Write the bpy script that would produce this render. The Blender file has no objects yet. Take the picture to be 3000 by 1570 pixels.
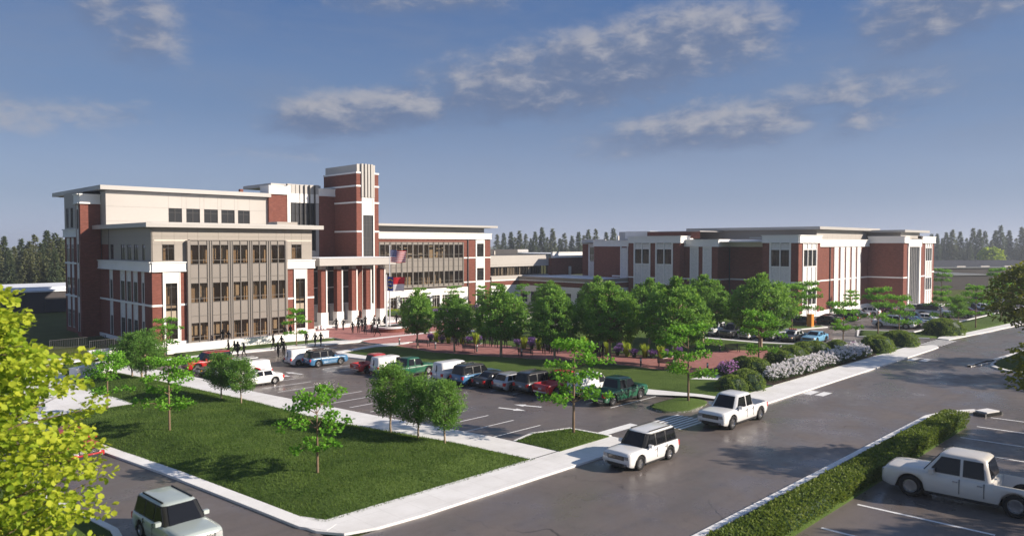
import bpy, bmesh, math, random
from mathutils import Vector, Matrix, noise

scene = bpy.context.scene
COL = scene.collection
R = math.radians

# ---------------------------------------------------------------- camera
cam_d = bpy.data.cameras.new('camera')
cam = bpy.data.objects.new('camera', cam_d)
COL.objects.link(cam)
cam.location = (0, 0, 14)
cam.rotation_euler = (R(90 - 1.837), 0, R(-45))
cam_d.sensor_width = 36
cam_d.lens = 26.18
cam_d.clip_start = 0.5
cam_d.clip_end = 6000
cam_d.dof.use_dof = True
cam_d.dof.focus_distance = 105
cam_d.dof.aperture_fstop = 0.42
scene.camera = cam

# ---------------------------------------------------------------- sun and sky
SUN_EL = R(25)
SUN_XY = Vector((0.545, -0.838)).normalized()
sun_dir = Vector((SUN_XY.x * math.cos(SUN_EL), SUN_XY.y * math.cos(SUN_EL), math.sin(SUN_EL)))
sd = bpy.data.lights.new('sun', 'SUN')
sd.energy = 5.0
sd.angle = R(0.6)
sd.color = (1.0, 0.885, 0.75)
sun = bpy.data.objects.new('sun', sd)
sun.rotation_euler = (-sun_dir).to_track_quat('-Z', 'Y').to_euler()
sun.location = (60, -60, 80)
COL.objects.link(sun)

world = bpy.data.worlds.new('World')
scene.world = world
world.use_nodes = True


def build_world():
    nt = world.node_tree
    N = nt.nodes
    for n in list(N):
        N.remove(n)
    lk = nt.links.new

    def nd(t, **k):
        n = N.new(t)
        for a, b in k.items():
            setattr(n, a, b)
        return n

    def mth(op, a, b=None, c=None, clamp=False):
        n = nd('ShaderNodeMath', operation=op, use_clamp=clamp)
        for i, v in enumerate((a, b, c)):
            if v is None:
                continue
            if isinstance(v, (int, float)):
                n.inputs[i].default_value = v
            else:
                lk(v, n.inputs[i])
        return n.outputs[0]

    def maprange(v, a, b, c=0.0, d=1.0):
        n = nd('ShaderNodeMapRange', interpolation_type='SMOOTHSTEP')
        lk(v, n.inputs[0])
        for i, x in enumerate((a, b, c, d)):
            n.inputs[i + 1].default_value = x
        return n.outputs[0]

    def mix(f, a, b):
        n = nd('ShaderNodeMix', data_type='RGBA')
        lk(f, n.inputs[0])
        for i, v in ((6, a), (7, b)):
            if isinstance(v, tuple):
                n.inputs[i].default_value = v
            else:
                lk(v, n.inputs[i])
        return n.outputs[2]

    sky = nd('ShaderNodeTexSky', sky_type='NISHITA')
    sky.sun_disc = False
    sky.sun_elevation = SUN_EL
    sky.sun_rotation = math.atan2(SUN_XY.x, SUN_XY.y)
    sky.altitude = 100
    sky.air_density = 1.0
    sky.dust_density = 0.7
    sky.ozone_density = 3.5
    tc = nd('ShaderNodeTexCoord')
    sep = nd('ShaderNodeSeparateXYZ')
    lk(tc.outputs['Generated'], sep.inputs[0])
    x, y, z = sep.outputs
    # azimuth (0 towards +X+Y, positive clockwise) and elevation, in degrees
    u = mth('ADD', mth('MULTIPLY', x, .70711), mth('MULTIPLY', y, .70711))
    v = mth('SUBTRACT', mth('MULTIPLY', x, .70711), mth('MULTIPLY', y, .70711))
    az = mth('MULTIPLY', mth('ARCTAN2', v, u), 57.2958)
    el = mth('MULTIPLY', mth('ARCSINE', z), 57.2958)

    def coords(sa, se, oa=0.0, oe=0.0):
        c = nd('ShaderNodeCombineXYZ')
        lk(mth('MULTIPLY', mth('ADD', az, oa), sa), c.inputs[0])
        lk(mth('MULTIPLY', mth('ADD', el, oe), se), c.inputs[1])
        c.inputs[2].default_value = 3.7
        return c.outputs[0]

    def fbm(vec, detail=8, rough=.58, dist=.25):
        n = nd('ShaderNodeTexNoise')
        lk(vec, n.inputs['Vector'])
        n.inputs['Scale'].default_value = 1.0
        n.inputs['Detail'].default_value = detail
        n.inputs['Roughness'].default_value = rough
        n.inputs['Distortion'].default_value = dist
        return n.outputs[0]

    def ell(ca, ce, ra, re, tilt):
        ct, st = math.cos(R(tilt)), math.sin(R(tilt))
        da = mth('SUBTRACT', az, ca)
        de = mth('SUBTRACT', el, ce)
        p = mth('DIVIDE', mth('ADD', mth('MULTIPLY', da, ct), mth('MULTIPLY', de, st)), ra)
        q = mth('DIVIDE', mth('SUBTRACT', mth('MULTIPLY', de, ct), mth('MULTIPLY', da, st)), re)
        d = mth('SQRT', mth('ADD', mth('MULTIPLY', p, p), mth('MULTIPLY', q, q)))
        return maprange(d, .25, 1.15, 1, 0)

    # cloud banks as they hang over the site: (azimuth, elevation, half width, half height, tilt, weight)
    BANKS = ((5.0, 12.6, 19.0, 4.2, 9, 1.0), (13.0, 14.6, 11.0, 4.0, 4, 1.0), (-11.0, 9.8, 11.0, 2.6, 7, .95), (15.0, 8.6, 14.0, 3.0, 6, .75), (26.0, 10.0, 9.0, 3.5, 10, .6),
             (-27.0, 15.4, 5.5, 4.0, -35, .85), (-6.0, 18.6, 13.0, 2.4, 2, .85), (30.0, 15.5, 9.0, 4.5, 12, .8), (-31.0, 8.2, 9.0, 1.8, 3, .6), (-14, 6.8, 12, 1.2, 2, .45),
             (-70, 14, 25, 6, 6, .9), (75, 16, 28, 7, -4, .9), (150, 14, 40, 7, 5, .9), (-140, 17, 35, 7, 0, .9), (30, 45, 60, 12, 10, .8), (-60, 38, 50, 10, -10, .8))

    def bank_mask(oa, oe, which):
        m = None
        for a in which:
            e = mth('MULTIPLY', ell(a[0] - oa, a[1] - oe, *a[2:5]), a[5])
            m = e if m is None else mth('MAXIMUM', m, e)
        return m

    def noise2(oa, oe):
        big = fbm(coords(.13, .30, oa, oe), 3, .5, .6)
        fine = fbm(coords(.42, .85, oa + 9, oe), 9, .62, .3)
        return mth('ADD', mth('MULTIPLY', mth('SUBTRACT', big, .5), .85), mth('MULTIPLY', mth('SUBTRACT', fine, .5), .95))

    n1 = noise2(0, 0)
    n2 = noise2(.9, 1.0)
    banks = bank_mask(0, 0, BANKS)
    up = bank_mask(.9, 1.0, BANKS[:8])
    dens = mth('ADD', n1, banks)
    cover = maprange(dens, .16, .98)
    lit = maprange(mth('ADD', mth('SUBTRACT', n1, n2), mth('MULTIPLY', mth('SUBTRACT', banks, up), .6)), -.14, .38)
    thick = maprange(dens, .7, 1.25)
    veil = mth('MULTIPLY', maprange(fbm(coords(.06, .24, 20, 3), 7, .62), .38, .74), .34)
    ra = nd('ShaderNodeValToRGB')
    ra.color_ramp.interpolation = 'EASE'
    lk(mth('DIVIDE', el, 40.0), ra.inputs[0])
    e_ = ra.color_ramp.elements
    for k in range(2):
        e_.new(.5)
    for k, (q, c_) in enumerate(((0.0, (2.65, 3.15, 4.75)), (.10, (1.85, 2.32, 3.65)), (.27, (1.05, 1.62, 2.95)), (.47, (.50, 1.10, 2.65)))):
        e_[k].position = q
        e_[k].color = tuple(v_ / 5 for v_ in c_) + (1,)
    gr = nd('ShaderNodeMix', data_type='RGBA', blend_type='MULTIPLY')
    gr.inputs[0].default_value = 1
    lk(ra.outputs[0], gr.inputs[6])
    gr.inputs[7].default_value = (5, 5, 5, 1)
    base = mix(maprange(el, 20, 55, .82, 0), sky.outputs[0], gr.outputs[2])
    base = mix(mth('MULTIPLY', veil, maprange(el, 2, 9)), base, (1.7, 2.05, 2.85, 1))
    ccol = mix(lit, (1.12, 1.52, 2.5, 1), (3.1, 3.12, 3.45, 1))
    ccol = mix(mth('MULTIPLY', thick, mth('SUBTRACT', 1, lit)), ccol, (.98, 1.36, 2.3, 1))
    cover = mth('MULTIPLY', cover, maprange(el, 3.0, 8.5, 0, .85))
    outc = mix(cover, base, ccol)
    bg = nd('ShaderNodeBackground')
    bg.inputs['Strength'].default_value = 0.088
    lk(outc, bg.inputs['Color'])
    out = nd('ShaderNodeOutputWorld')
    lk(bg.outputs[0], out.inputs['Surface'])


build_world()
world.cycles.sampling_method = 'MANUAL'
world.cycles.sample_map_resolution = 512
vs = scene.view_settings
vs.view_transform = 'Standard'
vs.look = 'None'
vs.gamma = 1
vs.use_curve_mapping = False
vs.exposure = 0.60
scene.cycles.use_denoising = True
scene.cycles.max_bounces = 6
scene.cycles.diffuse_bounces = 3
scene.cycles.glossy_bounces = 3
scene.cycles.transmission_bounces = 4
scene.cycles.transparent_max_bounces = 8
scene.cycles.caustics_reflective = False
scene.cycles.caustics_refractive = False

# ---------------------------------------------------------------- materials
MAT = {}


class NT:
    def __init__(s, name):
        s.m = bpy.data.materials.new(name)
        s.m.use_nodes = True
        s.t = s.m.node_tree
        s.b = s.t.nodes['Principled BSDF']
        MAT[name] = s.m

    def n(s, t, **k):
        n = s.t.nodes.new(t)
        for a, b in k.items():
            setattr(n, a, b)
        return n

    def lk(s, a, b):
        s.t.links.new(a, b)

    def pos(s):
        return s.n('ShaderNodeNewGeometry').outputs['Position']

    def noise(s, scale, detail=4, rough=.55, vec=None, stretch=None):
        n = s.n('ShaderNodeTexNoise')
        v = vec or s.pos()
        if stretch:
            mp = s.n('ShaderNodeMapping')
            mp.inputs['Scale'].default_value = stretch
            s.lk(v, mp.inputs[0])
            v = mp.outputs[0]
        s.lk(v, n.inputs['Vector'])
        n.inputs['Scale'].default_value = scale
        n.inputs['Detail'].default_value = detail
        n.inputs['Roughness'].default_value = rough
        return n.outputs[0]

    def ramp(s, v, stops):
        r = s.n('ShaderNodeValToRGB')
        e = r.color_ramp.elements
        while len(e) < len(stops):
            e.new(.5)
        for i, (p, c) in enumerate(stops):
            e[i].position = p
            e[i].color = (*c, 1) if len(c) == 3 else c
        s.lk(v, r.inputs[0])
        return r.outputs[0]

    def mix(s, f, a, b, mode='MIX'):
        n = s.n('ShaderNodeMix', data_type='RGBA', blend_type=mode)
        for i, v in ((0, f), (6, a), (7, b)):
            if isinstance(v, (int, float)):
                n.inputs[i].default_value = v
            elif isinstance(v, tuple):
                n.inputs[i].default_value = (*v, 1) if len(v) == 3 else v
            else:
                s.lk(v, n.inputs[i])
        return n.outputs[2]

    def math(s, op, a, b):
        n = s.n('ShaderNodeMath', operation=op)
        for i, v in enumerate((a, b)):
            if isinstance(v, (int, float)):
                n.inputs[i].default_value = v
            else:
                s.lk(v, n.inputs[i])
        return n.outputs[0]

    def rng(s, v, a, b, c, d):
        n = s.n('ShaderNodeMapRange')
        s.lk(v, n.inputs[0])
        for i, x in enumerate((a, b, c, d)):
            n.inputs[i + 1].default_value = x
        return n.outputs[0]

    def col(s, c):
        if isinstance(c, tuple):
            s.b.inputs['Base Color'].default_value = (*c, 1)
        else:
            s.lk(c, s.b.inputs['Base Color'])
        return s

    def rough(s, r):
        if isinstance(r, (int, float)):
            s.b.inputs['Roughness'].default_value = r
        else:
            s.lk(r, s.b.inputs['Roughness'])
        return s

    def spec(s, v):
        s.b.inputs['Specular IOR Level'].default_value = v
        return s

    def bump(s, h, strength=.3, dist=.05):
        b = s.n('ShaderNodeBump')
        b.inputs['Strength'].default_value = strength
        b.inputs['Distance'].default_value = dist
        s.lk(h, b.inputs['Height'])
        s.lk(b.outputs[0], s.b.inputs['Normal'])
        return s


def varied(name, c, var=.12, scale=.6, rough=.7, spec=.3, fine=8.0, stretch=None):
    s = NT(name)
    a = s.noise(scale, 5, .6, stretch=stretch)
    f = s.noise(fine, 3)
    lo = tuple(v * (1 - var) for v in c)
    hi = tuple(min(1, v * (1 + var)) for v in c)
    k = s.ramp(a, [(.3, lo), (.7, hi)])
    k = s.mix(.18, k, s.ramp(f, [(.3, tuple(v * .8 for v in c)), (.7, tuple(min(1, v * 1.15) for v in c))]))
    s.col(k).rough(rough).spec(spec)
    return s


def brick_mat(name, c1, c2, mortar, bw=.42, bh=.13, flat=False, vary=.62):
    s = NT(name)
    sp = s.n('ShaderNodeSeparateXYZ')
    s.lk(s.pos(), sp.inputs[0])
    cb = s.n('ShaderNodeCombineXYZ')
    if flat:
        s.lk(sp.outputs[0], cb.inputs[0])
        s.lk(sp.outputs[1], cb.inputs[1])
    else:
        s.lk(s.math('ADD', sp.outputs[0], sp.outputs[1]), cb.inputs[0])
        s.lk(sp.outputs[2], cb.inputs[1])
    br = s.n('ShaderNodeTexBrick')
    s.lk(cb.outputs[0], br.inputs['Vector'])
    br.inputs['Scale'].default_value = 1
    br.inputs['Brick Width'].default_value = bw
    br.inputs['Row Height'].default_value = bh
    br.inputs['Mortar Size'].default_value = .012
    br.inputs['Color1'].default_value = (*c1, 1)
    br.inputs['Color2'].default_value = (*c2, 1)
    br.inputs['Mortar'].default_value = (*mortar, 1)
    br.inputs['Bias'].default_value = 0
    nz = s.noise(1.3, 5, .7, vec=cb.outputs[0], stretch=(1, 4, 1) if not flat else (1, 1, 1))
    k = s.mix(vary, br.outputs[0], s.ramp(nz, [(.28, tuple(v * .42 for v in c1)), (.5, c1), (.72, tuple(v * 1.65 for v in c2))]))
    big = s.noise(.11, 4, .6)
    k = s.mix(.35, k, s.ramp(big, [(.3, tuple(v * .75 for v in c1)), (.7, tuple(v * 1.15 for v in c2))]))
    s.col(k).rough(.85).spec(.2).bump(br.outputs[1], -.25, .02)
    return s


brick_mat('brick', (.160, .054, .040), (.215, .076, .056), (.26, .17, .14))
brick_mat('paver_brick', (.36, .145, .135), (.47, .23, .21), (.42, .30, .28), .8, .4, True, .45)
brick_mat('paver_dark', (.30, .12, .11), (.40, .19, .17), (.36, .26, .24), .8, .4, True, .45)
s = varied('white_precast', (.80, .785, .765), .05, .5, .75, .25)
s.bump(s.noise(2.2, 4), .12, .03)
varied('rough_white', (.70, .685, .67), .16, 3.0, .8, .2, 14)
varied('tan_panel', (.315, .283, .25), .035, .25, .5, .35)
varied('cream_panel', (.43, .402, .372), .035, .25, .5, .35)
varied('taupe_metal', (.225, .20, .178), .05, .4, .42, .5)
varied('taupe_frame', (.165, .15, .136), .05, .4, .4, .5)
varied('roof_metal', (.43, .412, .39), .05, .3, .45, .4)
varied('roof_membrane', (.74, .76, .80), .06, .2, .8, .2)
varied('grey_panel', (.42, .41, .40), .05, .3, .55, .3)
varied('dark_roof', (.06, .058, .06), .15, .5, .6, .3)
varied('shade_grey_wall', (.075, .068, .068), .08, .2, .8, .2)  # grey darkened so that the shed walls look shaded
varied('grey_roof', (.19, .20, .205), .12, .3, .7, .3)
varied('pale_wall', (.62, .58, .53), .06, .2, .8, .2)
varied('dark_frame', (.045, .042, .04), .1, 1, .4, .5)
varied('light_frame', (.66, .64, .62), .04, 1, .5, .4)
varied('interior_wall', (.60, .47, .34), .10, .35, .8, .2)
varied('interior_pale', (.62, .57, .50), .10, .3, .8, .2)
varied('interior_floor', (.34, .27, .21), .10, .5, .6, .3)
varied('interior_dark', (.055, .048, .043), .2, .5, .7, .3)
varied('added_brown_panel', (.36, .275, .20), .12, 1.5, .9, .1, 6, (6, 6, .3))
varied('blind', (.50, .42, .33), .08, 1.0, .8, .2)
s = NT('concrete')
sp = s.n('ShaderNodeSeparateXYZ')
s.lk(s.pos(), sp.inputs[0])
jt = None
for k_ in (0, 1):
    fr = s.math('FRACT', s.math('DIVIDE', sp.outputs[k_], 1.6), 0)
    j_ = s.rng(fr, 0, .022, 1, 0)
    jt = j_ if jt is None else s.math('MAXIMUM', jt, j_)
k = s.ramp(s.noise(.35, 6, .65), [(.28, (.66, .645, .63)), (.6, (.78, .77, .765)), (.8, (.82, .815, .81))])
k = s.mix(s.rng(s.noise(1.1, 6, .75), .55, .78, 0, .30), k, (.52, .49, .46))
k = s.mix(s.math('MULTIPLY', jt, .55), k, (.36, .34, .32))
s.col(k).rough(.85).spec(.2).bump(jt, -.3, .02)
varied('kerb_concrete', (.79, .78, .775), .08, .5, .85, .2, 5)
varied('paint_white', (.78, .78, .78), .10, 1.5, .7, .3, 9)
varied('stone_step', (.66, .645, .63), .10, .8, .8, .2)
varied('dark_metal', (.035, .035, .038), .15, 2, .45, .5)
varied('steel', (.50, .50, .52), .05, 2, .35, .6)
varied('black_cloth', (.012, .012, .013), .2, 3, .85, .15)
varied('bark_pale', (.33, .255, .185), .25, 2.5, .9, .15, 12, (1, 1, .25))
varied('bark', (.20, .14, .095), .30, 2.5, .9, .15, 12, (1, 1, .25))
varied('bark_dark', (.07, .055, .042), .25, 2.0, .9, .1, 12, (1, 1, .25))
varied('mulch', (.045, .034, .026), .4, 2.0, .95, .1, 12)
varied('orange_box', (.62, .22, .02), .05, 1, .5, .4)
varied('flag_red', (.60, .03, .045), .05, 1, .75, .2)
varied('flag_white', (.80, .80, .80), .03, 1, .75, .2)
varied('flag_blue', (.025, .055, .26), .05, 1, .75, .2)
varied('flag_yellow', (.70, .52, .06), .05, 1, .75, .2)
varied('red_lamp', (.55, .02, .02), .05, 4, .25, .5)
varied('blue_lamp', (.02, .05, .5), .05, 4, .25, .5)
varied('amber_lamp', (.65, .26, .03), .05, 4, .25, .5)
varied('clear_lamp', (.70, .71, .72), .05, 4, .12, .6)
varied('headlamp', (.26, .27, .29), .05, 4, .08, .9)
varied('tyre', (.018, .018, .019), .15, 4, .8, .25)
varied('rim', (.48, .48, .49), .05, 4, .28, .8)
MAT['rim'].node_tree.nodes['Principled BSDF'].inputs['Metallic'].default_value = .8
varied('underbody', (.012, .012, .012), .1, 2, .8, .2)
varied('black_trim', (.022, .022, .023), .1, 3, .45, .4)
varied('chrome', (.65, .65, .66), .03, 3, .15, .8)
MAT['chrome'].node_tree.nodes['Principled BSDF'].inputs['Metallic'].default_value = .9
varied('plate', (.72, .72, .74), .04, 5, .5, .4)

# asphalt, a little damp: broad patches of lower roughness
s = NT('asphalt')
k = s.ramp(s.noise(.16, 6, .62), [(.3, (.124, .102, .093)), (.7, (.172, .144, .131))])
k = s.mix(.35, k, s.ramp(s.noise(14, 3), [(.3, (.085, .073, .069)), (.7, (.195, .170, .159))]))
k = s.mix(s.rng(s.noise(.9, 6, .75), .55, .72, 0, .5), k, (.072, .063, .060))
# tyre-polished bands along the carriageway
k = s.mix(s.rng(s.noise(.5, 4, .6, stretch=(.05, 1.3, 1)), .50, .70, 0, .35), k, (.078, .069, .066))
# sealed cracks
vo = s.n('ShaderNodeTexVoronoi', feature='DISTANCE_TO_EDGE')
vo.inputs['Scale'].default_value = .085
wp = s.n('ShaderNodeVectorMath', operation='ADD')
s.lk(s.pos(), wp.inputs[0])
nn = s.n('ShaderNodeTexNoise')
s.lk(s.pos(), nn.inputs['Vector'])
nn.inputs['Scale'].default_value = .5
sc_ = s.n('ShaderNodeVectorMath', operation='SCALE')
s.lk(nn.outputs[1], sc_.inputs[0])
sc_.inputs['Scale'].default_value = 3.0
s.lk(sc_.outputs[0], wp.inputs[1])
s.lk(wp.outputs[0], vo.inputs['Vector'])
k = s.mix(s.math('MULTIPLY', s.rng(vo.outputs['Distance'], .002, .006, 1, 0), s.rng(s.noise(.07, 3), .5, .6, 0, .75)), k, (.035, .031, .030))
s.col(k).rough(s.rng(s.noise(.22, 5, .65), .38, .66, .22, .64)).spec(.5)
s.bump(s.noise(28, 3), .10, .02)

# grass
def grass_mat(name, a, b, c):
    s = NT(name)
    k = s.ramp(s.noise(.55, 6, .68, stretch=(1, 1.6, 1)), [(.28, a), (.52, b), (.75, c)])
    k = s.mix(.5, k, s.ramp(s.noise(7.0, 4, .7), [(.3, tuple(v * .55 for v in a)), (.7, tuple(v * 1.3 for v in c))]))
    k = s.mix(.45, k, s.ramp(s.noise(.16, 5, .65), [(.32, tuple(v * .8 for v in a)), (.68, c)]))
    k = s.mix(s.rng(s.noise(.35, 5, .7, stretch=(1.5, .5, 1)), .58, .75, 0, .35), k, (c[0] * 1.25, c[1] * 1.05, c[2]))
    s.col(k).rough(.9).spec(.15)
    s.bump(s.noise(5.5, 6, .75), .9, .22)
    return s


grass_mat('grass', (.044, .084, .016), (.084, .146, .029), (.140, .208, .046))
grass_mat('meadow', (.075, .095, .022), (.098, .118, .028), (.125, .14, .038))


def leaf_mat(name, cols, trans=.35, rough=.55):
    s = NT(name)
    inf = s.n('ShaderNodeObjectInfo')
    at = s.n('ShaderNodeAttribute')
    at.attribute_name = 'tone'
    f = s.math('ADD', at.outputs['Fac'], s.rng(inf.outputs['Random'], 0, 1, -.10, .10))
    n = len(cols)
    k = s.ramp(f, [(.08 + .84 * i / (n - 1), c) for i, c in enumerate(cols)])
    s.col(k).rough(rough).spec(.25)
    tr = s.n('ShaderNodeBsdfTranslucent')
    s.lk(s.mix(.0 if name.startswith('petal') else .35, k, (.25, .34, .03)), tr.inputs[0])
    mx = s.n('ShaderNodeMixShader')
    mx.inputs[0].default_value = trans
    s.lk(s.b.outputs[0], mx.inputs[1])
    s.lk(tr.outputs[0], mx.inputs[2])
    s.lk(mx.outputs[0], s.t.nodes['Material Output'].inputs[0])
    return s


leaf_mat('leaf_round', [(.062, .165, .028), (.148, .325, .050), (.26, .46, .078)], .48)
leaf_mat('leaf_layered', [(.075, .215, .016), (.135, .36, .025), (.215, .48, .045)], .45)
leaf_mat('leaf_small', [(.055, .145, .028), (.125, .275, .046), (.22, .40, .075)], .46)
leaf_mat('leaf_yellow', [(.13, .25, .018), (.33, .47, .035), (.58, .64, .055)], .54)
leaf_mat('leaf_olive', [(.075, .095, .014), (.155, .180, .022), (.30, .29, .03)], .42)
leaf_mat('needle', [(.060, .090, .050), (.105, .142, .072), (.170, .20, .095)], .3)  # needle tones lightened to put distant haze into the colour
leaf_mat('needle_pale', [(.10, .118, .058), (.165, .182, .082), (.24, .24, .12)], .3)  # paler set, with the same haze lift in its colour
leaf_mat('leaf_hedge', [(.060, .105, .018), (.120, .180, .030), (.21, .26, .045)], .38)
leaf_mat('leaf_box', [(.09, .155, .030), (.18, .265, .052), (.28, .36, .09)], .42)
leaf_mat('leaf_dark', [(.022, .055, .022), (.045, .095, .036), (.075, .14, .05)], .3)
leaf_mat('blade_lime', [(.22, .30, .02), (.34, .44, .035), (.46, .56, .06)], .4)
leaf_mat('blade_teal', [(.040, .095, .060), (.070, .14, .085), (.10, .18, .10)], .35)
leaf_mat('petal_purple', [(.16, .06, .30), (.27, .12, .43), (.40, .22, .56)], .3)
leaf_mat('petal_pink', [(.50, .17, .54), (.66, .32, .68), (.80, .54, .80)], .45)
leaf_mat('petal_white', [(.74, .70, .74), (.86, .84, .86), (.90, .89, .90)], .45)
leaf_mat('grass_blade', [(.044, .090, .017), (.084, .155, .030), (.148, .225, .050)], .45, .8)


def glass_mat(name, tint, refl=.5, see=.0, rough=.03):
    """Pane: dark reflecting glass; 'see' is how much of the room behind shows through."""
    s = NT(name)
    s.col(tint).rough(rough).spec(refl)
    # slight waviness so that the reflections are not perfectly flat
    s.bump(s.noise(.45, 2), .018, .25)
    if see > 0:
        t = s.n('ShaderNodeBsdfTransparent')
        t.inputs[0].default_value = (.97, .93, .87, 1)
        mx = s.n('ShaderNodeMixShader')
        mx.inputs[0].default_value = see
        s.lk(s.b.outputs[0], mx.inputs[1])
        s.lk(t.outputs[0], mx.inputs[2])
        s.lk(mx.outputs[0], s.t.nodes['Material Output'].inputs[0])
    return s


glass_mat('glass', (.022, .022, .022), .6)
glass_mat('glass_grey', (.050, .050, .052), .6)
glass_mat('glass_clear', (.03, .026, .022), .5, .80)
glass_mat('car_glass', (.010, .011, .014), .35, .0, .02)


def paint(name, c, metal=.0, rough=.28, coat=.6):
    s = NT(name)
    k = s.mix(.5, c, s.ramp(s.noise(1.1, 4), [(.3, tuple(v * .93 for v in c)), (.7, tuple(min(1, v * 1.04) for v in c))]))
    s.col(k).rough(rough).spec(.5)
    s.b.inputs['Metallic'].default_value = metal
    s.b.inputs['Coat Weight'].default_value = coat
    s.b.inputs['Coat Roughness'].default_value = .06
    return s


paint('paint_white_car', (.74, .74, .735))
paint('paint_cream', (.66, .62, .56))
paint('paint_silver', (.44, .45, .46), .4, .3)
paint('paint_sage', (.42, .48, .47), .1, .3)
paint('paint_red', (.40, .018, .018))
paint('paint_green', (.012, .105, .052))
paint('paint_blue', (.045, .155, .30))
paint('paint_skyblue', (.16, .38, .58))
paint('paint_grey', (.10, .11, .115), .3, .3)
paint('paint_charcoal', (.030, .030, .032), .3, .3)
paint('paint_black', (.012, .012, .013), .1, .25)
paint('paint_darkred', (.10, .012, .014))
paint('paint_navy', (.018, .026, .050))

# ---------------------------------------------------------------- helpers
rnd = random.Random(7)


def link(o, parent=None):
    COL.objects.link(o)
    if parent is not None:
        o.parent = parent
    return o


def tag(o, label=None, cat=None, group=None, kind=None):
    if label:
        o['label'] = label
    if cat:
        o['category'] = cat
    if group:
        o['group'] = group
    if kind:
        o['kind'] = kind
    return o


def thing(name, label, cat, loc=(0, 0, 0), rotz=0, group=None):
    o = bpy.data.objects.new(name, None)
    o.empty_display_size = .3
    o.location = loc
    o.rotation_euler = (0, 0, rotz)
    COL.objects.link(o)
    return tag(o, label, cat, group)


def copy_tree(o, parent=None):
    c = o.copy()
    COL.objects.link(c)
    c.parent = parent
    for ch in o.children:
        copy_tree(ch, c)
    return c


def mesh_from(name, verts, faces, mats, mi=None, smooth=False):
    me = bpy.data.meshes.new(name)
    me.from_pydata(verts, [], faces)
    for m in (mats if isinstance(mats, (list, tuple)) else [mats]):
        me.materials.append(MAT[m])
    if mi:
        me.polygons.foreach_set('material_index', mi)
    if smooth:
        me.polygons.foreach_set('use_smooth', [True] * len(me.polygons))
    me.update()
    return me


CUBE_F = [(0, 3, 2, 1), (4, 5, 6, 7), (0, 1, 5, 4), (1, 2, 6, 5), (2, 3, 7, 6), (3, 0, 4, 7)]
_boxes = {}


def box_mesh(dx, dy, dz, mat):
    key = (round(dx, 3), round(dy, 3), round(dz, 3), mat)
    if key not in _boxes:
        a, b, c = dx / 2, dy / 2, dz / 2
        v = [(-a, -b, -c), (a, -b, -c), (a, b, -c), (-a, b, -c), (-a, -b, c), (a, -b, c), (a, b, c), (-a, b, c)]
        _boxes[key] = mesh_from('box', v, CUBE_F, mat)
    return _boxes[key]


def wloc(o):
    v = Vector((0, 0, 0))
    while o is not None:
        v = v + o.location
        o = o.parent
    return v


def box(name, mat, x0, x1, y0, y1, z0, z1, parent=None):
    """Axis-aligned box given in world coordinates; parents here are never rotated or scaled."""
    o = bpy.data.objects.new(name, box_mesh(abs(x1 - x0), abs(y1 - y0), abs(z1 - z0), mat))
    c = Vector(((x0 + x1) / 2, (y0 + y1) / 2, (z0 + z1) / 2))
    o.location = c - (wloc(parent) if parent else Vector((0, 0, 0)))
    return link(o, parent)


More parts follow.
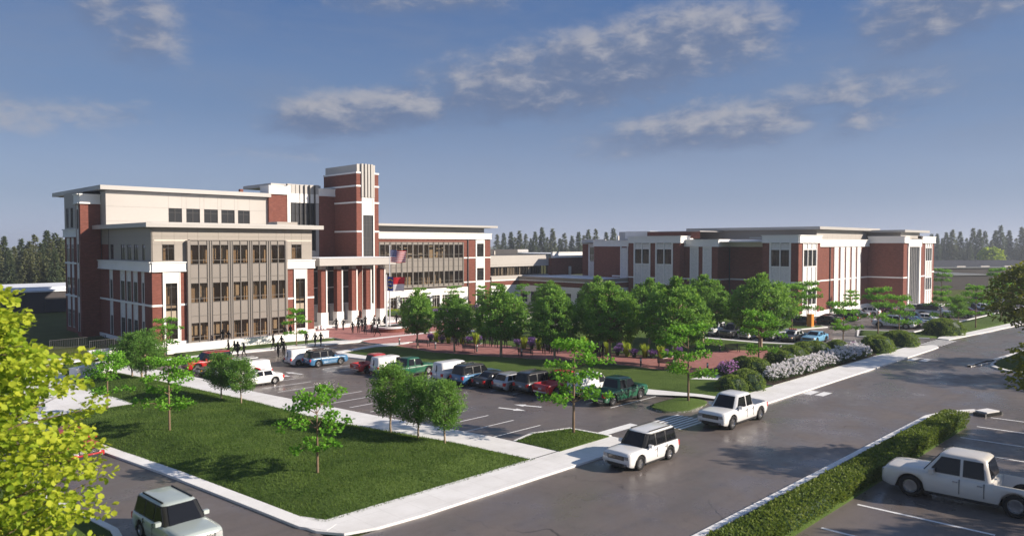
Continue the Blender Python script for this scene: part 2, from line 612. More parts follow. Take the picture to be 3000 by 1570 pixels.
class MB:
    """Collects simple shapes into one mesh."""

    def __init__(s):
        s.v, s.f, s.m = [], [], []

    def box(s, x0, x1, y0, y1, z0, z1, mi=0):
        n = len(s.v)
        s.v += [(x0, y0, z0), (x1, y0, z0), (x1, y1, z0), (x0, y1, z0), (x0, y0, z1), (x1, y0, z1), (x1, y1, z1), (x0, y1, z1)]
        s.f += [tuple(n + i for i in f) for f in CUBE_F]
        s.m += [mi] * 6
        return s

    def quad(s, a, b, c, d, mi=0):
        n = len(s.v)
        s.v += [a, b, c, d]
        s.f.append((n, n + 1, n + 2, n + 3))
        s.m.append(mi)

    def poly(s, pts, mi=0):
        n = len(s.v)
        s.v += list(pts)
        s.f.append(tuple(range(n, n + len(pts))))
        s.m.append(mi)

    def tube(s, pts, radii, seg=8, mi=0, cap=True):
        rings = []
        prev = None
        for i, p in enumerate(pts):
            p = Vector(p)
            a = Vector(pts[max(i - 1, 0)])
            b = Vector(pts[min(i + 1, len(pts) - 1)])
            t = (b - a)
            t = t.normalized() if t.length > 1e-6 else Vector((0, 0, 1))
            up = Vector((0, 0, 1)) if abs(t.z) < .95 else Vector((1, 0, 0))
            e1 = t.cross(up).normalized()
            e2 = t.cross(e1).normalized()
            r = radii[i] if isinstance(radii, (list, tuple)) else radii
            n = len(s.v)
            for k in range(seg):
                an = 2 * math.pi * k / seg
                s.v.append(tuple(p + e1 * (r * math.cos(an)) + e2 * (r * math.sin(an))))
            rings.append(n)
        for i in range(len(rings) - 1):
            for k in range(seg):
                s.f.append((rings[i] + k, rings[i] + (k + 1) % seg, rings[i + 1] + (k + 1) % seg, rings[i + 1] + k))
                s.m.append(mi)
        if cap:
            s.f.append(tuple(rings[0] + k for k in reversed(range(seg))))
            s.f.append(tuple(rings[-1] + k for k in range(seg)))
            s.m += [mi, mi]
        return s

    def lathe(s, prof, seg=20, mi=0, origin=(0, 0, 0), axis='z'):
        n = len(s.v)
        for r, h in prof:
            for k in range(seg):
                a = 2 * math.pi * k / seg
                c, sn = r * math.cos(a), r * math.sin(a)
                p = (c, sn, h) if axis == 'z' else (c, h, sn)
                s.v.append((p[0] + origin[0], p[1] + origin[1], p[2] + origin[2]))
        for i in range(len(prof) - 1):
            for k in range(seg):
                q = (n + i * seg + k, n + i * seg + (k + 1) % seg, n + (i + 1) * seg + (k + 1) % seg, n + (i + 1) * seg + k)
                s.f.append(q if axis == 'z' else q[::-1])
                s.m.append(mi)
        return s

    def mesh(s, name, mats, smooth=False):
        return mesh_from(name, s.v, s.f, mats, s.m, smooth)

    def obj(s, name, mats, parent=None, smooth=False, loc=None):
        o = bpy.data.objects.new(name, s.mesh(name, mats, smooth))
        if loc is not None:
            o.location = loc
        return link(o, parent)


def slab(name, pts, z0, z1, top, side=None, parent=None, kind='structure', label=None):
    """Extruded ground polygon: top face and sides, open below."""
    area = sum(pts[i][0] * pts[(i + 1) % len(pts)][1] - pts[(i + 1) % len(pts)][0] * pts[i][1] for i in range(len(pts)))
    if area < 0:
        pts = pts[::-1]
    n = len(pts)
    v = [(x, y, z1) for x, y in pts] + [(x, y, z0) for x, y in pts]
    f = [tuple(range(n))]
    m = [0]
    if side:
        for i in range(n):
            j = (i + 1) % n
            f.append((i, n + i, n + j, j))
            m.append(1)
    o = bpy.data.objects.new(name, mesh_from(name, v, f, [top, side or top], m))
    link(o, parent)
    if parent is None:
        tag(o, label, None, None, kind)
    return o


def offset_line(pts, d):
    """Polyline offset to the left by d."""
    out = []
    for i, p in enumerate(pts):
        a = Vector(pts[max(i - 1, 0)])
        b = Vector(pts[min(i + 1, len(pts) - 1)])
        t = (b - a).normalized()
        out.append((p[0] - t.y * d, p[1] + t.x * d))
    return out


def strip(name, pts, w, z0, z1, mat, parent=None):
    """Kerb or painted line: a band of width w to the left of a polyline."""
    q = offset_line(pts, w)
    n = len(pts)
    v = [(x, y, z1) for x, y in pts] + [(x, y, z1) for x, y in q] + [(x, y, z0) for x, y in pts] + [(x, y, z0) for x, y in q]
    f = []
    for i in range(n - 1):
        f.append((i, i + 1, n + i + 1, n + i))
        f.append((2 * n + i, 2 * n + i + 1, i + 1, i))
        f.append((n + i, n + i + 1, 3 * n + i + 1, 3 * n + i))
    f.append((0, n, 3 * n, 2 * n))
    f.append((n - 1, 2 * n - 1, 4 * n - 1, 3 * n - 1)[::-1])
    o = bpy.data.objects.new(name, mesh_from(name, v, f, mat))
    link(o, parent)
    if parent is None:
        tag(o, kind='structure')
    return o


def smooth_line(pts, n=6):
    """Catmull-Rom through 2-D points."""
    P = [Vector(p) for p in pts]
    out = []
    for i in range(len(P) - 1):
        p0, p1, p2, p3 = P[max(i - 1, 0)], P[i], P[i + 1], P[min(i + 2, len(P) - 1)]
        for k in range(n):
            t = k / n
            q = .5 * ((2 * p1) + (p2 - p0) * t + (2 * p0 - 5 * p1 + 4 * p2 - p3) * t * t + (3 * p1 - p0 - 3 * p2 + p3) * t ** 3)
            out.append(tuple(q))
    out.append(tuple(P[-1]))
    return out
# ---------------------------------------------------------------- ground, roads, pavements
ground = slab('ground', [(-900, -900), (3200, -900), (3200, 3200), (-900, 3200)], 0, -.12, 'meadow')

main_road = slab('main_road', [(-120, 18.7), (71, 18.7), (72, -30), (95.5, -30), (96, 17), (400, -20), (400, 10), (160, 28.5), (121, 31), (121, 33), (110, 33), (110, 30.2), (-120, 30.2)], 0, 0, 'asphalt')
side_road = slab('side_road', [(11.9, 30.2), (18.6, 30.2), (18.6, 40), (15.6, 58), (12, 90), (9, 140), (-2, 140), (5, 90), (9.5, 58), (11.6, 42)], 0, .004, 'asphalt')
front_lot = slab('parking_lot', [(42.9, 30.2), (59.8, 30.2), (59.8, 36), (58.6, 41), (53.4, 66), (50.3, 80), (52, 84), (59.6, 85.4), (59.2, 90.6), (47, 92), (35.3, 92.2), (29.6, 88), (31.2, 77), (32, 66), (34.4, 50.2), (36.5, 38.9), (36.6, 32.6), (42.9, 32.6)], 0, .008, 'asphalt')
east_lot = slab('parking_lot', [(98, 64), (98.6, 49.5), (104.3, 35.4), (110, 33), (122, 33), (127.7, 38), (143.5, 37.5), (183.5, 36.5), (235, 35), (238, 47), (194, 50), (172, 52), (160, 57), (131, 57.5), (128, 64)], 0, .008, 'asphalt')
south_lot = slab('parking_lot', [(-60, -30), (72, -30), (72, 18.7), (-60, 18.7)], 0, .006, 'asphalt')
court_drive = slab('access_road', [(80, 108), (86, 101), (112, 104), (112, 108), (88, 110), (84, 113)], 0, .03, 'asphalt')

LAWN_Z = .10


def dice(bm, step, x0, x1, y0, y1):
    x = math.ceil(x0 / step) * step
    while x < x1:
        bmesh.ops.bisect_plane(bm, geom=bm.verts[:] + bm.edges[:] + bm.faces[:], plane_co=(x, 0, 0), plane_no=(1, 0, 0))
        x += step
    y = math.ceil(y0 / step) * step
    while y < y1:
        bmesh.ops.bisect_plane(bm, geom=bm.verts[:] + bm.edges[:] + bm.faces[:], plane_co=(0, y, 0), plane_no=(0, 1, 0))
        y += step


def inside(p, poly):
    x, y = p
    c = False
    j = len(poly) - 1
    for i in range(len(poly)):
        xi, yi = poly[i]
        xj, yj = poly[j]
        if (yi > y) != (yj > y) and x < (xj - xi) * (y - yi) / (yj - yi) + xi:
            c = not c
        j = i
    return c


def edge_dist(p, poly):
    P = Vector(p)
    d = 1e9
    for i in range(len(poly)):
        a, b = Vector(poly[i]), Vector(poly[(i + 1) % len(poly)])
        ab = b - a
        t = max(0, min(1, (P - a).dot(ab) / max(ab.length_squared, 1e-9)))
        d = min(d, (P - a - ab * t).length)
    return d


def lawn(name, pts, mound=.0, step=1.2, mat='grass', z=LAWN_Z, rim=3.0):
    bm = bmesh.new()
    bm.faces.new([bm.verts.new((x, y, 0)) for x, y in pts])
    bmesh.ops.recalc_face_normals(bm, faces=bm.faces)
    if bm.faces[:][0].normal.z < 0:
        bmesh.ops.reverse_faces(bm, faces=bm.faces[:])
    xs, ys = [p[0] for p in pts], [p[1] for p in pts]
    dice(bm, step, min(xs), max(xs), min(ys), max(ys))
    for v in bm.verts:
        d = edge_dist((v.co.x, v.co.y), pts)
        k = min(1, d / rim)
        k = k * k * (3 - 2 * k)
        nz = noise.noise((v.co.x * .13, v.co.y * .13, 1.7)) * .5 + noise.noise((v.co.x * .45, v.co.y * .45, 5)) * .14
        v.co.z = z + (mound * (.75 + nz) + .05 * noise.noise((v.co.x * .9, v.co.y * .9, 9))) * k
    # a skirt so that the edge is a real step
    edges = [e for e in bm.edges if e.is_boundary]
    r = bmesh.ops.extrude_edge_only(bm, edges=edges)
    for e in r['geom']:
        if isinstance(e, bmesh.types.BMVert):
            e.co.z = -.12
    me = bpy.data.meshes.new(name)
    bm.to_mesh(me)
    bm.free()
    me.materials.append(MAT[mat])
    me.polygons.foreach_set('use_smooth', [True] * len(me.polygons))
    o = link(bpy.data.objects.new(name, me))
    return tag(o, kind='structure')


corner_lawn_pts = [(19.4, 32.6), (34.7, 32.6), (33.7, 40.1), (31, 51.7), (30.2, 62.3), (28.5, 74.7), (27, 84), (26.2, 87.5), (21.6, 85), (21.2, 76), (22.2, 68.3), (19.3, 68.3), (14.4, 68), (16.2, 55.5), (17.2, 48.5), (18.5, 38.4), (18.9, 34.2)]
lawn('corner_lawn', corner_lawn_pts, .75, 1.0)
lawn('island_lawn', [(37.2, 32.7), (42.6, 32.7), (42.3, 36.2), (39.4, 37.1), (37, 36.6)], .38, .6, z=.16, rim=1.6)
isl = smooth_line([(52.3, 34.8), (52.9, 36.2), (54.2, 36.7), (57.7, 36.6), (58.6, 34.9), (57.6, 33.6), (54, 33.2), (52.5, 34.2), (52.3, 34.8)])[:-1]
lawn('island_lawn', isl, .30, .6, z=.17, rim=1.5)
oval = smooth_line([(43.2, 81.8), (44.2, 83.3), (47, 84), (50.3, 83.2), (49.6, 80.6), (46, 79.3), (43.6, 80.2), (43.2, 81.8)])[:-1]
lawn('island_lawn', oval, .15, .8, z=.16, rim=1.5)
park_lawn_pts = [(51.8, 82.6), (58, 84), (60.9, 82.9), (60.6, 74.8), (64.5, 64.4), (69.2, 54), (70, 46), (71, 41.4), (67, 41), (69.5, 37.8), (69.4, 33), (61, 33), (60.6, 35.5), (59.5, 41.4), (53.7, 66.5)]
lawn('park_lawn', park_lawn_pts, .25, 1.3)
lawn('north_lawn', [(66, 84), (69.6, 75.6), (73.2, 64.3), (75.4, 49.4), (81, 50.5), (88, 48.6), (92, 44.5), (92, 40), (70, 37.5), (69.6, 32.8), (110, 32.8), (104.2, 35.3), (101.9, 42.3), (98.7, 49.5), (97.6, 57), (97.8, 64), (128, 64.5), (131, 58), (134.5, 60), (134.5, 98), (123.7, 98), (123.7, 121.9), (86, 121.9), (84, 113), (88, 110), (112, 108), (112, 104), (86, 101), (83, 96), (80, 90), (72, 84.5)], .12, 2.6)
lawn('east_lawn', [(123.8, 33.1), (130, 32), (160, 29.6), (240, 22), (240, 34.6), (183.5, 36.3), (143.5, 37.3), (128, 37.8)], .2, 2.0)
lawn('island_lawn', [(116.6, 42.3), (124.2, 44.8), (127.5, 38.2), (123.6, 33.6), (121.4, 34.2)], .12, 1.2, z=.16, rim=2)
lawn('island_lawn', [(117.5, 55.5), (119.6, 52.8), (125.4, 51.2), (126, 52.2), (122.5, 56.2), (118.5, 57.5)], .1, 1.2, z=.16, rim=2)
lawn('island_lawn', [(115.4, 21.2), (103.5, 21.5), (100.1, 21.3), (97.8, 20.3), (96, 17.5), (96.5, -30), (330, -30), (330, 2)], .3, 6.0, z=.16, rim=4)
lawn('verge', [(-60, 15.4), (64.5, 15.4), (67.5, 16.4), (68.8, 18.0), (66, 18.35), (-60, 18.35)], .05, 3.0, rim=.8)
lawn('corner_verge', [(-60, 33), (9.3, 33), (11.2, 35), (11.7, 38), (11.3, 43), (9.2, 58), (4.7, 90), (-2.5, 140), (-60, 140)], .25, 4.0)
lawn('building_lawn', [(36, 93.2), (57.2, 93.6), (59, 96.2), (49, 97.7), (36.5, 97.4)], .0, 1.5, z=.11)
lawn('terrace_lawn', [(22.4, 88.6), (26.5, 90.5), (26.5, 97), (23.4, 97)], .05, 1.5)

# ---- pavements
PV = .13
slab('pavement', [(18.3, 33.2), (18.5, 31.9), (19.3, 30.7), (20.9, 30.2), (23.5, 30), (42.9, 30), (42.9, 32.9), (19.6, 32.9), (19, 34.2), (18.7, 34.2)], 0, PV, 'concrete', 'kerb_concrete')
slab('pavement', [(58.6, 30), (109.3, 30), (111.6, 30.1), (113, 30.7), (112.6, 31.6), (110, 33.2), (60, 33.2), (59.6, 36), (57.2, 39.6), (59.3, 41.3), (60.9, 36), (61, 33.1), (59, 33.1)], 0, PV, 'concrete', 'kerb_concrete')
slab('pavement', [(34.6, 32.8), (37.2, 32.8), (36.9, 36.6), (36.7, 38.9), (34.6, 50.2), (32.2, 66.1), (31.5, 76.9), (29.8, 88.4), (35.5, 92.3), (35.7, 93.4), (28.5, 91), (26.5, 88), (27, 84), (28.4, 74.7), (30.1, 62.3), (30.8, 51.7), (33.6, 40.1)], 0, PV, 'concrete', 'kerb_concrete')
slab('pavement', [(35.5, 92), (47, 91.6), (59.3, 90.3), (62, 91.2), (86, 91), (86, 92.2), (59.5, 92.2), (57.4, 93.7), (36, 93.3)], 0, PV, 'concrete', 'kerb_concrete')
slab('pavement', [(50.1, 79.7), (53.2, 65.7), (58.4, 40.8), (59.6, 41.5), (53.8, 66.6), (51.9, 82.8), (58, 84.2), (60.8, 83.1), (64, 84.6), (60, 86), (51.6, 83.9)], 0, PV, 'concrete', 'kerb_concrete')
slab('pavement', [(121.3, 31.4), (123, 31.2), (138.9, 29.7), (160, 28), (240, 20.5), (240, 22.3), (160, 29.9), (130, 32.2), (123.6, 33.3), (121.6, 33)], 0, PV, 'concrete', 'kerb_concrete')
slab('pavement', [(97.2, 64), (98.4, 49.5), (101.6, 42.3), (104, 35.2), (110, 32.9), (110.4, 33.6), (105, 36), (102.6, 42.6), (99.4, 49.7), (98.4, 64)], 0, PV, 'concrete', 'kerb_concrete')
slab('pavement', [(130.5, 57.6), (160, 57.2), (172, 51.2), (194, 49.6), (194, 53.4), (171, 53.4), (171, 60.5), (134.6, 60.2), (130.5, 62)], 0, PV, 'concrete', 'kerb_concrete')
slab('pavement', [(67, 41), (71.3, 40.8), (76, 40.6), (72, 38.2), (69.5, 37.4)], 0, PV, 'concrete', 'kerb_concrete')
slab('terrace_pavement', [(19.3, 68.4), (22.3, 68.4), (21.9, 76), (21.7, 85), (22.3, 93), (23.2, 98), (28.6, 99.6), (30.5, 101.5), (12, 105), (11.5, 93), (14, 80), (14.2, 68.2)], 0, PV, 'concrete', 'kerb_concrete')
slab('pavement', [(78, 88), (92, 86.2), (112, 92), (123.6, 96), (123.6, 97.6), (111, 93.8), (92, 88), (78.2, 89.8)], 0, PV, 'concrete', 'kerb_concrete')
slab('pavement', [(76.5, 77.5), (90, 71), (97.8, 63), (99.5, 64.5), (91.5, 72.6), (77.5, 79.2)], 0, PV, 'concrete', 'kerb_concrete')

# kerbs along the roads
def kerb(pts, w=.35, parent=None):
    return strip('kerb', pts, w, 0, .16, 'kerb_concrete', parent)


kerb([(-60, 18.3), (66, 18.3), (68.9, 17.6), (71.2, 16.2)], .4)
strip('gutter', [(18.9, 31.6), (18.2, 33), (17.8, 36.8), (16.7, 46.6), (15.6, 54.2), (13.8, 68)][::-1], .85, 0, .14, 'kerb_concrete')
kerb([(4.7, 90), (9.2, 58), (11.3, 43), (11.8, 39), (11.3, 35.4), (9.5, 33.3), (-60, 33)], -.35)
kerb(smooth_line([(330, 2), (116, 21.3), (103.5, 21.7), (99.8, 21.5), (97.3, 20.4), (95.6, 17.3), (95.9, 5)], 4), .5)
kerb(isl + isl[:1], -.5)
kerb(oval + oval[:1], -.45)
kerb([(37.05, 36.6), (39.4, 37.2), (42.4, 36.3), (42.8, 32.8)], .25)
kerb([(127.8, 38), (143.5, 37.5), (183.5, 36.5), (238, 34.8)], .3)
kerb([(121.3, 34), (116.3, 42.3), (124.4, 45.1), (127.8, 38)], .35)
kerb([(117.2, 55.5), (119.4, 52.6), (125.6, 50.9), (126.3, 52.2)], -.3)

# brick walks
brick_walk = slab('brick_walk', [(60.6, 83.4), (60.3, 74.8), (64.2, 64.4), (69, 54), (69.8, 46), (71, 41), (75, 40.5), (90, 42.6), (92.6, 44.6), (88.5, 48.9), (81, 50.8), (77.3, 50.9), (75, 58), (73.4, 64.3), (70.8, 71.2), (76, 73.6), (79, 77.5), (75.8, 79.4), (69.8, 75.8), (66.3, 84.2)], 0, .118, 'paver_dark', 'kerb_concrete')
plaza = slab('brick_plaza', [(59.3, 92), (86, 92), (85, 100), (81, 108.5), (60.6, 108.5), (60.6, 103.8), (43.2, 103.8), (43.2, 101), (36.3, 101), (36.3, 98.6), (56.6, 98.8), (59.3, 97)], 0, .122, 'paver_brick', 'kerb_concrete')
slab('brick_plaza', [(60.2, 91.1), (86, 91.1), (82, 86), (78, 84.4), (66, 84.4), (60.4, 86), (59.6, 88)], 0, .122, 'paver_brick', 'kerb_concrete')
slab('planting_bed', [(66.4, 84.2), (69.7, 76), (72.8, 77.8), (69.5, 84.5)], 0, .15, 'mulch', 'kerb_concrete')
slab('planting_bed', [(70.7, 70.6), (73.2, 64.3), (75, 57), (76.4, 50.6), (81.5, 51), (79, 62), (75, 72.6)], 0, .15, 'mulch', 'kerb_concrete')
slab('planting_bed', [(84.5, 114), (108, 113), (116, 112), (116, 121.6), (84.5, 121.6)], 0, .14, 'mulch', 'kerb_concrete')
slab('planting_bed', [(69.6, 33.3), (98, 33.3), (103, 36.2), (97, 39.4), (76, 39.2), (71, 40)], 0, .14, 'mulch', 'kerb_concrete')

# painted markings, each its own piece of the surface it lies on
def line(parent, a, b, w=.13, z=.016):
    a, b = Vector(a), Vector(b)
    t = (b - a).normalized()
    n = Vector((-t.y, t.x)) * (w / 2)
    pts = [a - n, b - n, b + n, a + n]
    return slab('stall_line', [tuple(p) for p in pts], 0, z, 'paint_white', None, parent)


for i in range(17):
    y = 38.9 + 2.63 * i
    if y > 80:
        break
    xl = 36.6 - .108 * (y - 38.9)
    line(front_lot, (xl + .1, y), (xl + 5.4, y))
for i in range(15):
    y = 38.8 + 2.5 * i
    if y > 76:
        break
    xr = 57.9 - .205 * (y - 38.8)
    line(front_lot, (xr - 7.2 + (0 if i == 0 else .3), y), (xr - .4, y))
for x in (36.5, 41.2, 48.6, 52.6, 56.7, 60.9, 65.4, 69.6):
    line(south_lot, (x, 14.9), (x + .3, 8.6), .2)
for i in range(8):
    y = 41.0 + 2.65 * i
    xl = 104.4 - .36 * (y - 41.0)
    line(east_lot, (xl + .4, y), (xl + 6.0, y))
for i in range(24):
    x = 128.5 + 2.9 * i
    line(east_lot, (x, 38.6), (x - .6, 44), .15)
for i in range(12):
    x = 131 + 2.9 * i
    line(east_lot, (x, 50), (x - .6, 55), .15)
line(front_lot, (43.2, 33.9), (47.4, 33.9), .9, .014)['label'] = 'wide white stop bar across the lot exit'


def arrow(parent, x, y, ang, L=2.6):
    c, s_ = math.cos(ang), math.sin(ang)
    pts = [(-L / 2, -.14), (L * .1, -.14), (L * .1, -.42), (L / 2, 0), (L * .1, .42), (L * .1, .14), (-L / 2, .14)]
    o = slab('painted_arrow', [(x + px * c - py * s_, y + px * s_ + py * c) for px, py in pts], 0, .016, 'paint_white', None, parent)
    return o


arrow(front_lot, 44.4, 44.4, R(-72))
arrow(front_lot, 46.3, 44.4, R(112))
arrow(front_lot, 38.5, 73.2, R(-75))
arrow(front_lot, 40.1, 73.6, R(105))
arrow(front_lot, 52.4, 89.4, R(5))
arrow(front_lot, 53.2, 88.0, R(185))
for i in range(7):
    y = 30.5 + .44 * i
    slab('crossing_bar', [(48.5, y), (52.6, y), (52.6, y + .24), (48.5, y + .24)], 0, .014, 'paint_white', None, front_lot)
for i in range(6):
    x = 113.8 + 1.32 * i
    slab('crossing_bar', [(x, 30.3), (x + .62, 30.3), (x + .62, 33), (x, 33)], 0, .013, 'paint_white', None, main_road)
for (x0, x1, y0, y1) in ((68.3, 70.4, 29.05, 29.85), (68.5, 70.6, 27.95, 28.75), (96.9, 99.3, 28.9, 29.6), (97.4, 99.8, 27.6, 28.4)):
    slab('crossing_bar', [(x0, y0), (x1, y0), (x1, y1), (x0, y1)], 0, .005, 'paint_white', None, main_road)
slab('painted_line', [(99.7, 27), (100.1, 27), (100.1, 29.6), (99.7, 29.6)], 0, .005, 'paint_white', None, main_road)
slab('painted_line', [(17.0, 31.0), (18.4, 30.5), (18.4, 31.2), (17.2, 31.7)], 0, .011, 'paint_white', None, side_road)
# ---------------------------------------------------------------- buildings
# A face is ('Y', plane) facing -Y or ('X', plane) facing -X; 'a' runs along it, 'd' goes inwards.
def fb(b, name, mat, F, a0, a1, z0, z1, d0, d1):
    ax, p = F
    if ax == 'Y':
        return box(name, mat, a0, a1, p + d0, p + d1, z0, z1, b)
    return box(name, mat, p + d0, p + d1, a0, a1, z0, z1, b)


def fp(F, a, z, d):
    ax, p = F
    return (a, p + d, z) if ax == 'Y' else (p + d, a, z)


def fwall(b, name, mat, F, a0, a1, z0, z1, holes=(), depth=.35, mat2=None):
    """Wall with real openings and reveals."""
    xs = sorted({a0, a1, *[h[0] for h in holes], *[h[1] for h in holes]})
    zs = sorted({z0, z1, *[h[2] for h in holes], *[h[3] for h in holes]})
    mb = MB()
    for i in range(len(xs) - 1):
        for k in range(len(zs) - 1):
            cx, cz = (xs[i] + xs[i + 1]) / 2, (zs[k] + zs[k + 1]) / 2
            if any(h[0] < cx < h[1] and h[2] < cz < h[3] for h in holes):
                continue
            q = [fp(F, xs[i], zs[k], 0), fp(F, xs[i + 1], zs[k], 0), fp(F, xs[i + 1], zs[k + 1], 0), fp(F, xs[i], zs[k + 1], 0)]
            mb.quad(*(q if F[0] == 'Y' else q[::-1]))
    for h in holes:
        c = [(h[0], h[2]), (h[1], h[2]), (h[1], h[3]), (h[0], h[3])]
        for i in range(4):
            p, q = c[i], c[(i + 1) % 4]
            mb.quad(fp(F, *p, 0), fp(F, *p, depth), fp(F, *q, depth), fp(F, *q, 0))
    w = wloc(b)
    mb.v = [(x - w.x, y - w.y, z - w.z) for x, y, z in mb.v]
    return mb.obj(name, [mat], b)


def window(b, F, a0, a1, z0, z1, cols=2, bars=(), d=.14, fm='dark_frame', gm='glass', fw=.07, proud=.05):
    """Frame with mullions as one part, every pane a sub-part."""
    mb = MB()
    w = wloc(b)

    def bar(p0, p1, q0, q1, e0, e1):
        x = fp(F, p0, q0, e0)
        y = fp(F, p1, q1, e1)
        mb.box(x[0] - w.x, y[0] - w.x, x[1] - w.y, y[1] - w.y, x[2] - w.z, y[2] - w.z)
    bar(a0, a0 + fw, z0, z1, d - proud, d + .05)
    bar(a1 - fw, a1, z0, z1, d - proud, d + .05)
    bar(a0 + fw, a1 - fw, z0, z0 + fw, d - proud, d + .05)
    bar(a0 + fw, a1 - fw, z1 - fw, z1, d - proud, d + .05)
    ca = [a0 + fw / 2] + [a0 + (a1 - a0) * i / cols for i in range(1, cols)] + [a1 - fw / 2]
    cz = [z0 + fw / 2] + [z0 + (z1 - z0) * f for f in bars] + [z1 - fw / 2]
    for a in ca[1:-1]:
        bar(a - fw / 2, a + fw / 2, z0 + fw, z1 - fw, d - proud + .008, d + .045)
    for z in cz[1:-1]:
        bar(a0 + fw, a1 - fw, z - fw * .4, z + fw * .4, d - proud + .016, d + .04)
    o = mb.obj('window', [fm], b)
    for i in range(len(ca) - 1):
        for k in range(len(cz) - 1):
            g = fb(b, 'pane', gm, F, ca[i] + .01, ca[i + 1] - .01, cz[k] + .01, cz[k + 1] - .01, d, d + .025)
            g.parent = o
    return o


def cornice(b, F, a0, a1, z0, z1, d=-.28, back=.3, mat='white_precast', ret=0.0):
    """White parapet band with a lip on top and a fillet below."""
    h = z1 - z0
    fb(b, 'cornice', mat, F, a0, a1, z0 + .18, z1 - .16, d, back)
    fb(b, 'cornice_lip', mat, F, a0 - .10, a1 + .10, z1 - .16, z1, d - .13, back)
    fb(b, 'cornice_fillet', mat, F, a0 - .04, a1 + .04, z0, z0 + .18, d - .07, back)


def belt(b, F, a0, a1, z, d=-.07):
    fb(b, 'belt_course', 'white_precast', F, a0, a1, z - .14, z + .14, d, .05)


def joints(b, F, a0, a1, z0, z1, cols, rows=(), d=-.004, mat='taupe_frame', w=.035):
    """Thin shadow joints between cladding panels: one cladding panel per cell, set a hair apart."""
    pass


def clad(b, F, a0, a1, z0, z1, acuts, zcuts, mat, holes=(), d0=0.0, gap=.022, back=.25):
    """Cladding: each panel is its own piece with an open joint; a backing sheet shows dark in the joints."""
    fwall(b, 'wall_backing', 'taupe_frame', (F[0], F[1] + d0 + .03), a0, a1, z0, z1, holes, back)
    A = sorted({a0, a1, *[c for c in acuts if a0 < c < a1], *[h[0] for h in holes], *[h[1] for h in holes]})
    Z = sorted({z0, z1, *[c for c in zcuts if z0 < c < z1], *[h[2] for h in holes], *[h[3] for h in holes]})
    for i in range(len(A) - 1):
        run = None
        for k in range(len(Z) - 1):
            ca, cz = (A[i] + A[i + 1]) / 2, (Z[k] + Z[k + 1]) / 2
            if any(h[0] < ca < h[1] and h[2] < cz < h[3] for h in holes):
                continue
            fb(b, 'panel', mat, F, A[i] + gap / 2, A[i + 1] - gap / 2, Z[k] + gap / 2, Z[k + 1] - gap / 2, d0, d0 + .028)


def curtain(b, F, bays, rows, z0, z1, d, fm, pm, half=True, gm='glass_clear', pier=.10):
    """Curtain wall: bays [(a0,a1)], rows [(kind, z0, z1)], mullions proud of panes and panels."""
    a_lo, a_hi = bays[0][0], bays[-1][1]
    for a0, a1 in bays:
        cuts = [a0, (a0 + a1) / 2, a1] if half else [a0, a1]
        for a in cuts:
            fb(b, 'mullion', fm, F, a - .05, a + .05, z0, z1, d - .14, d + .06)
        for i in range(len(cuts) - 1):
            for kind, q0, q1 in rows:
                if kind == 'g':
                    fb(b, 'pane', gm, F, cuts[i] + .05, cuts[i + 1] - .05, q0 + .03, q1 - .03, d, d + .025)
                else:
                    fb(b, 'spandrel_panel', pm, F, cuts[i] + .05, cuts[i + 1] - .05, q0 + .03, q1 - .03, d - .03, d + .05)
        for z in sorted({q for r in rows for q in r[1:]}):
            fb(b, 'transom', fm, F, a0 + .05, a1 - .05, z - .03, z + .03, d - .09, d + .04)
    for i in range(len(bays) - 1):
        a0, a1 = bays[i][1], bays[i + 1][0]
        if a1 - a0 > .12:
            fb(b, 'pier_panel', pm, F, a0 + .05, a1 - .05, z0, z1, d - .05, d + .05)
            m = (a0 + a1) / 2
            fb(b, 'mullion', fm, F, m - .04, m + .04, z0, z1, d - .16, d - .05)


# ================================================================ courthouse (left)
A = thing('courthouse', 'large red brick courthouse with white cornices, tall tower and columned entrance', 'building', (36.2, 104.1, 0))
FY = ('Y', 104.1)
FX = ('X', 36.2)
Z_C0, Z_C1 = 10.25, 11.6

# --- front block, street face: two brick bays either side of the glazed bay
for a0, a1, w0, w1, g0, g1 in ((36.2, 41.0, 37.6, 39.8, 37.9, 39.45), (55.6, 60.3, 56.9, 59.0, 57.12, 58.75)):
    fwall(A, 'wall', 'brick', FY, a0, w0, .75, Z_C0)
    fwall(A, 'wall', 'brick', FY, w1, a1, .75, Z_C0)
    fwall(A, 'window_surround', 'white_precast', ('Y', 103.98), w0, w1, .75, Z_C0, [(g0, g1, 1.05, 8.7)], .35)
    fb(A, 'relief_panel', 'rough_white', FY, w0 + .25, w1 - .25, 8.95, Z_C0 - .2, -.16, -.1)
    for ww in (w0, w1):
        fb(A, 'surround_edge', 'white_precast', FY, ww - .06, ww + .06, .75, Z_C0, -.18, .3)
    window(A, ('Y', 103.98), g0, g1, 1.05, 8.7, 2, (.095, .30, .36, .62, .93), .2, 'dark_frame', 'glass_clear')
    fb(A, 'plinth', 'white_precast', FY, a0 - .12, a1 + .1, -.3, .75, -.2, .4)
    belt(A, FY, a0, w0 - .06, 5.72)
    belt(A, FY, w1 + .06, a1, 5.72)
    cornice(A, FY, a0 - .05, a1 + .05, Z_C0, Z_C1)
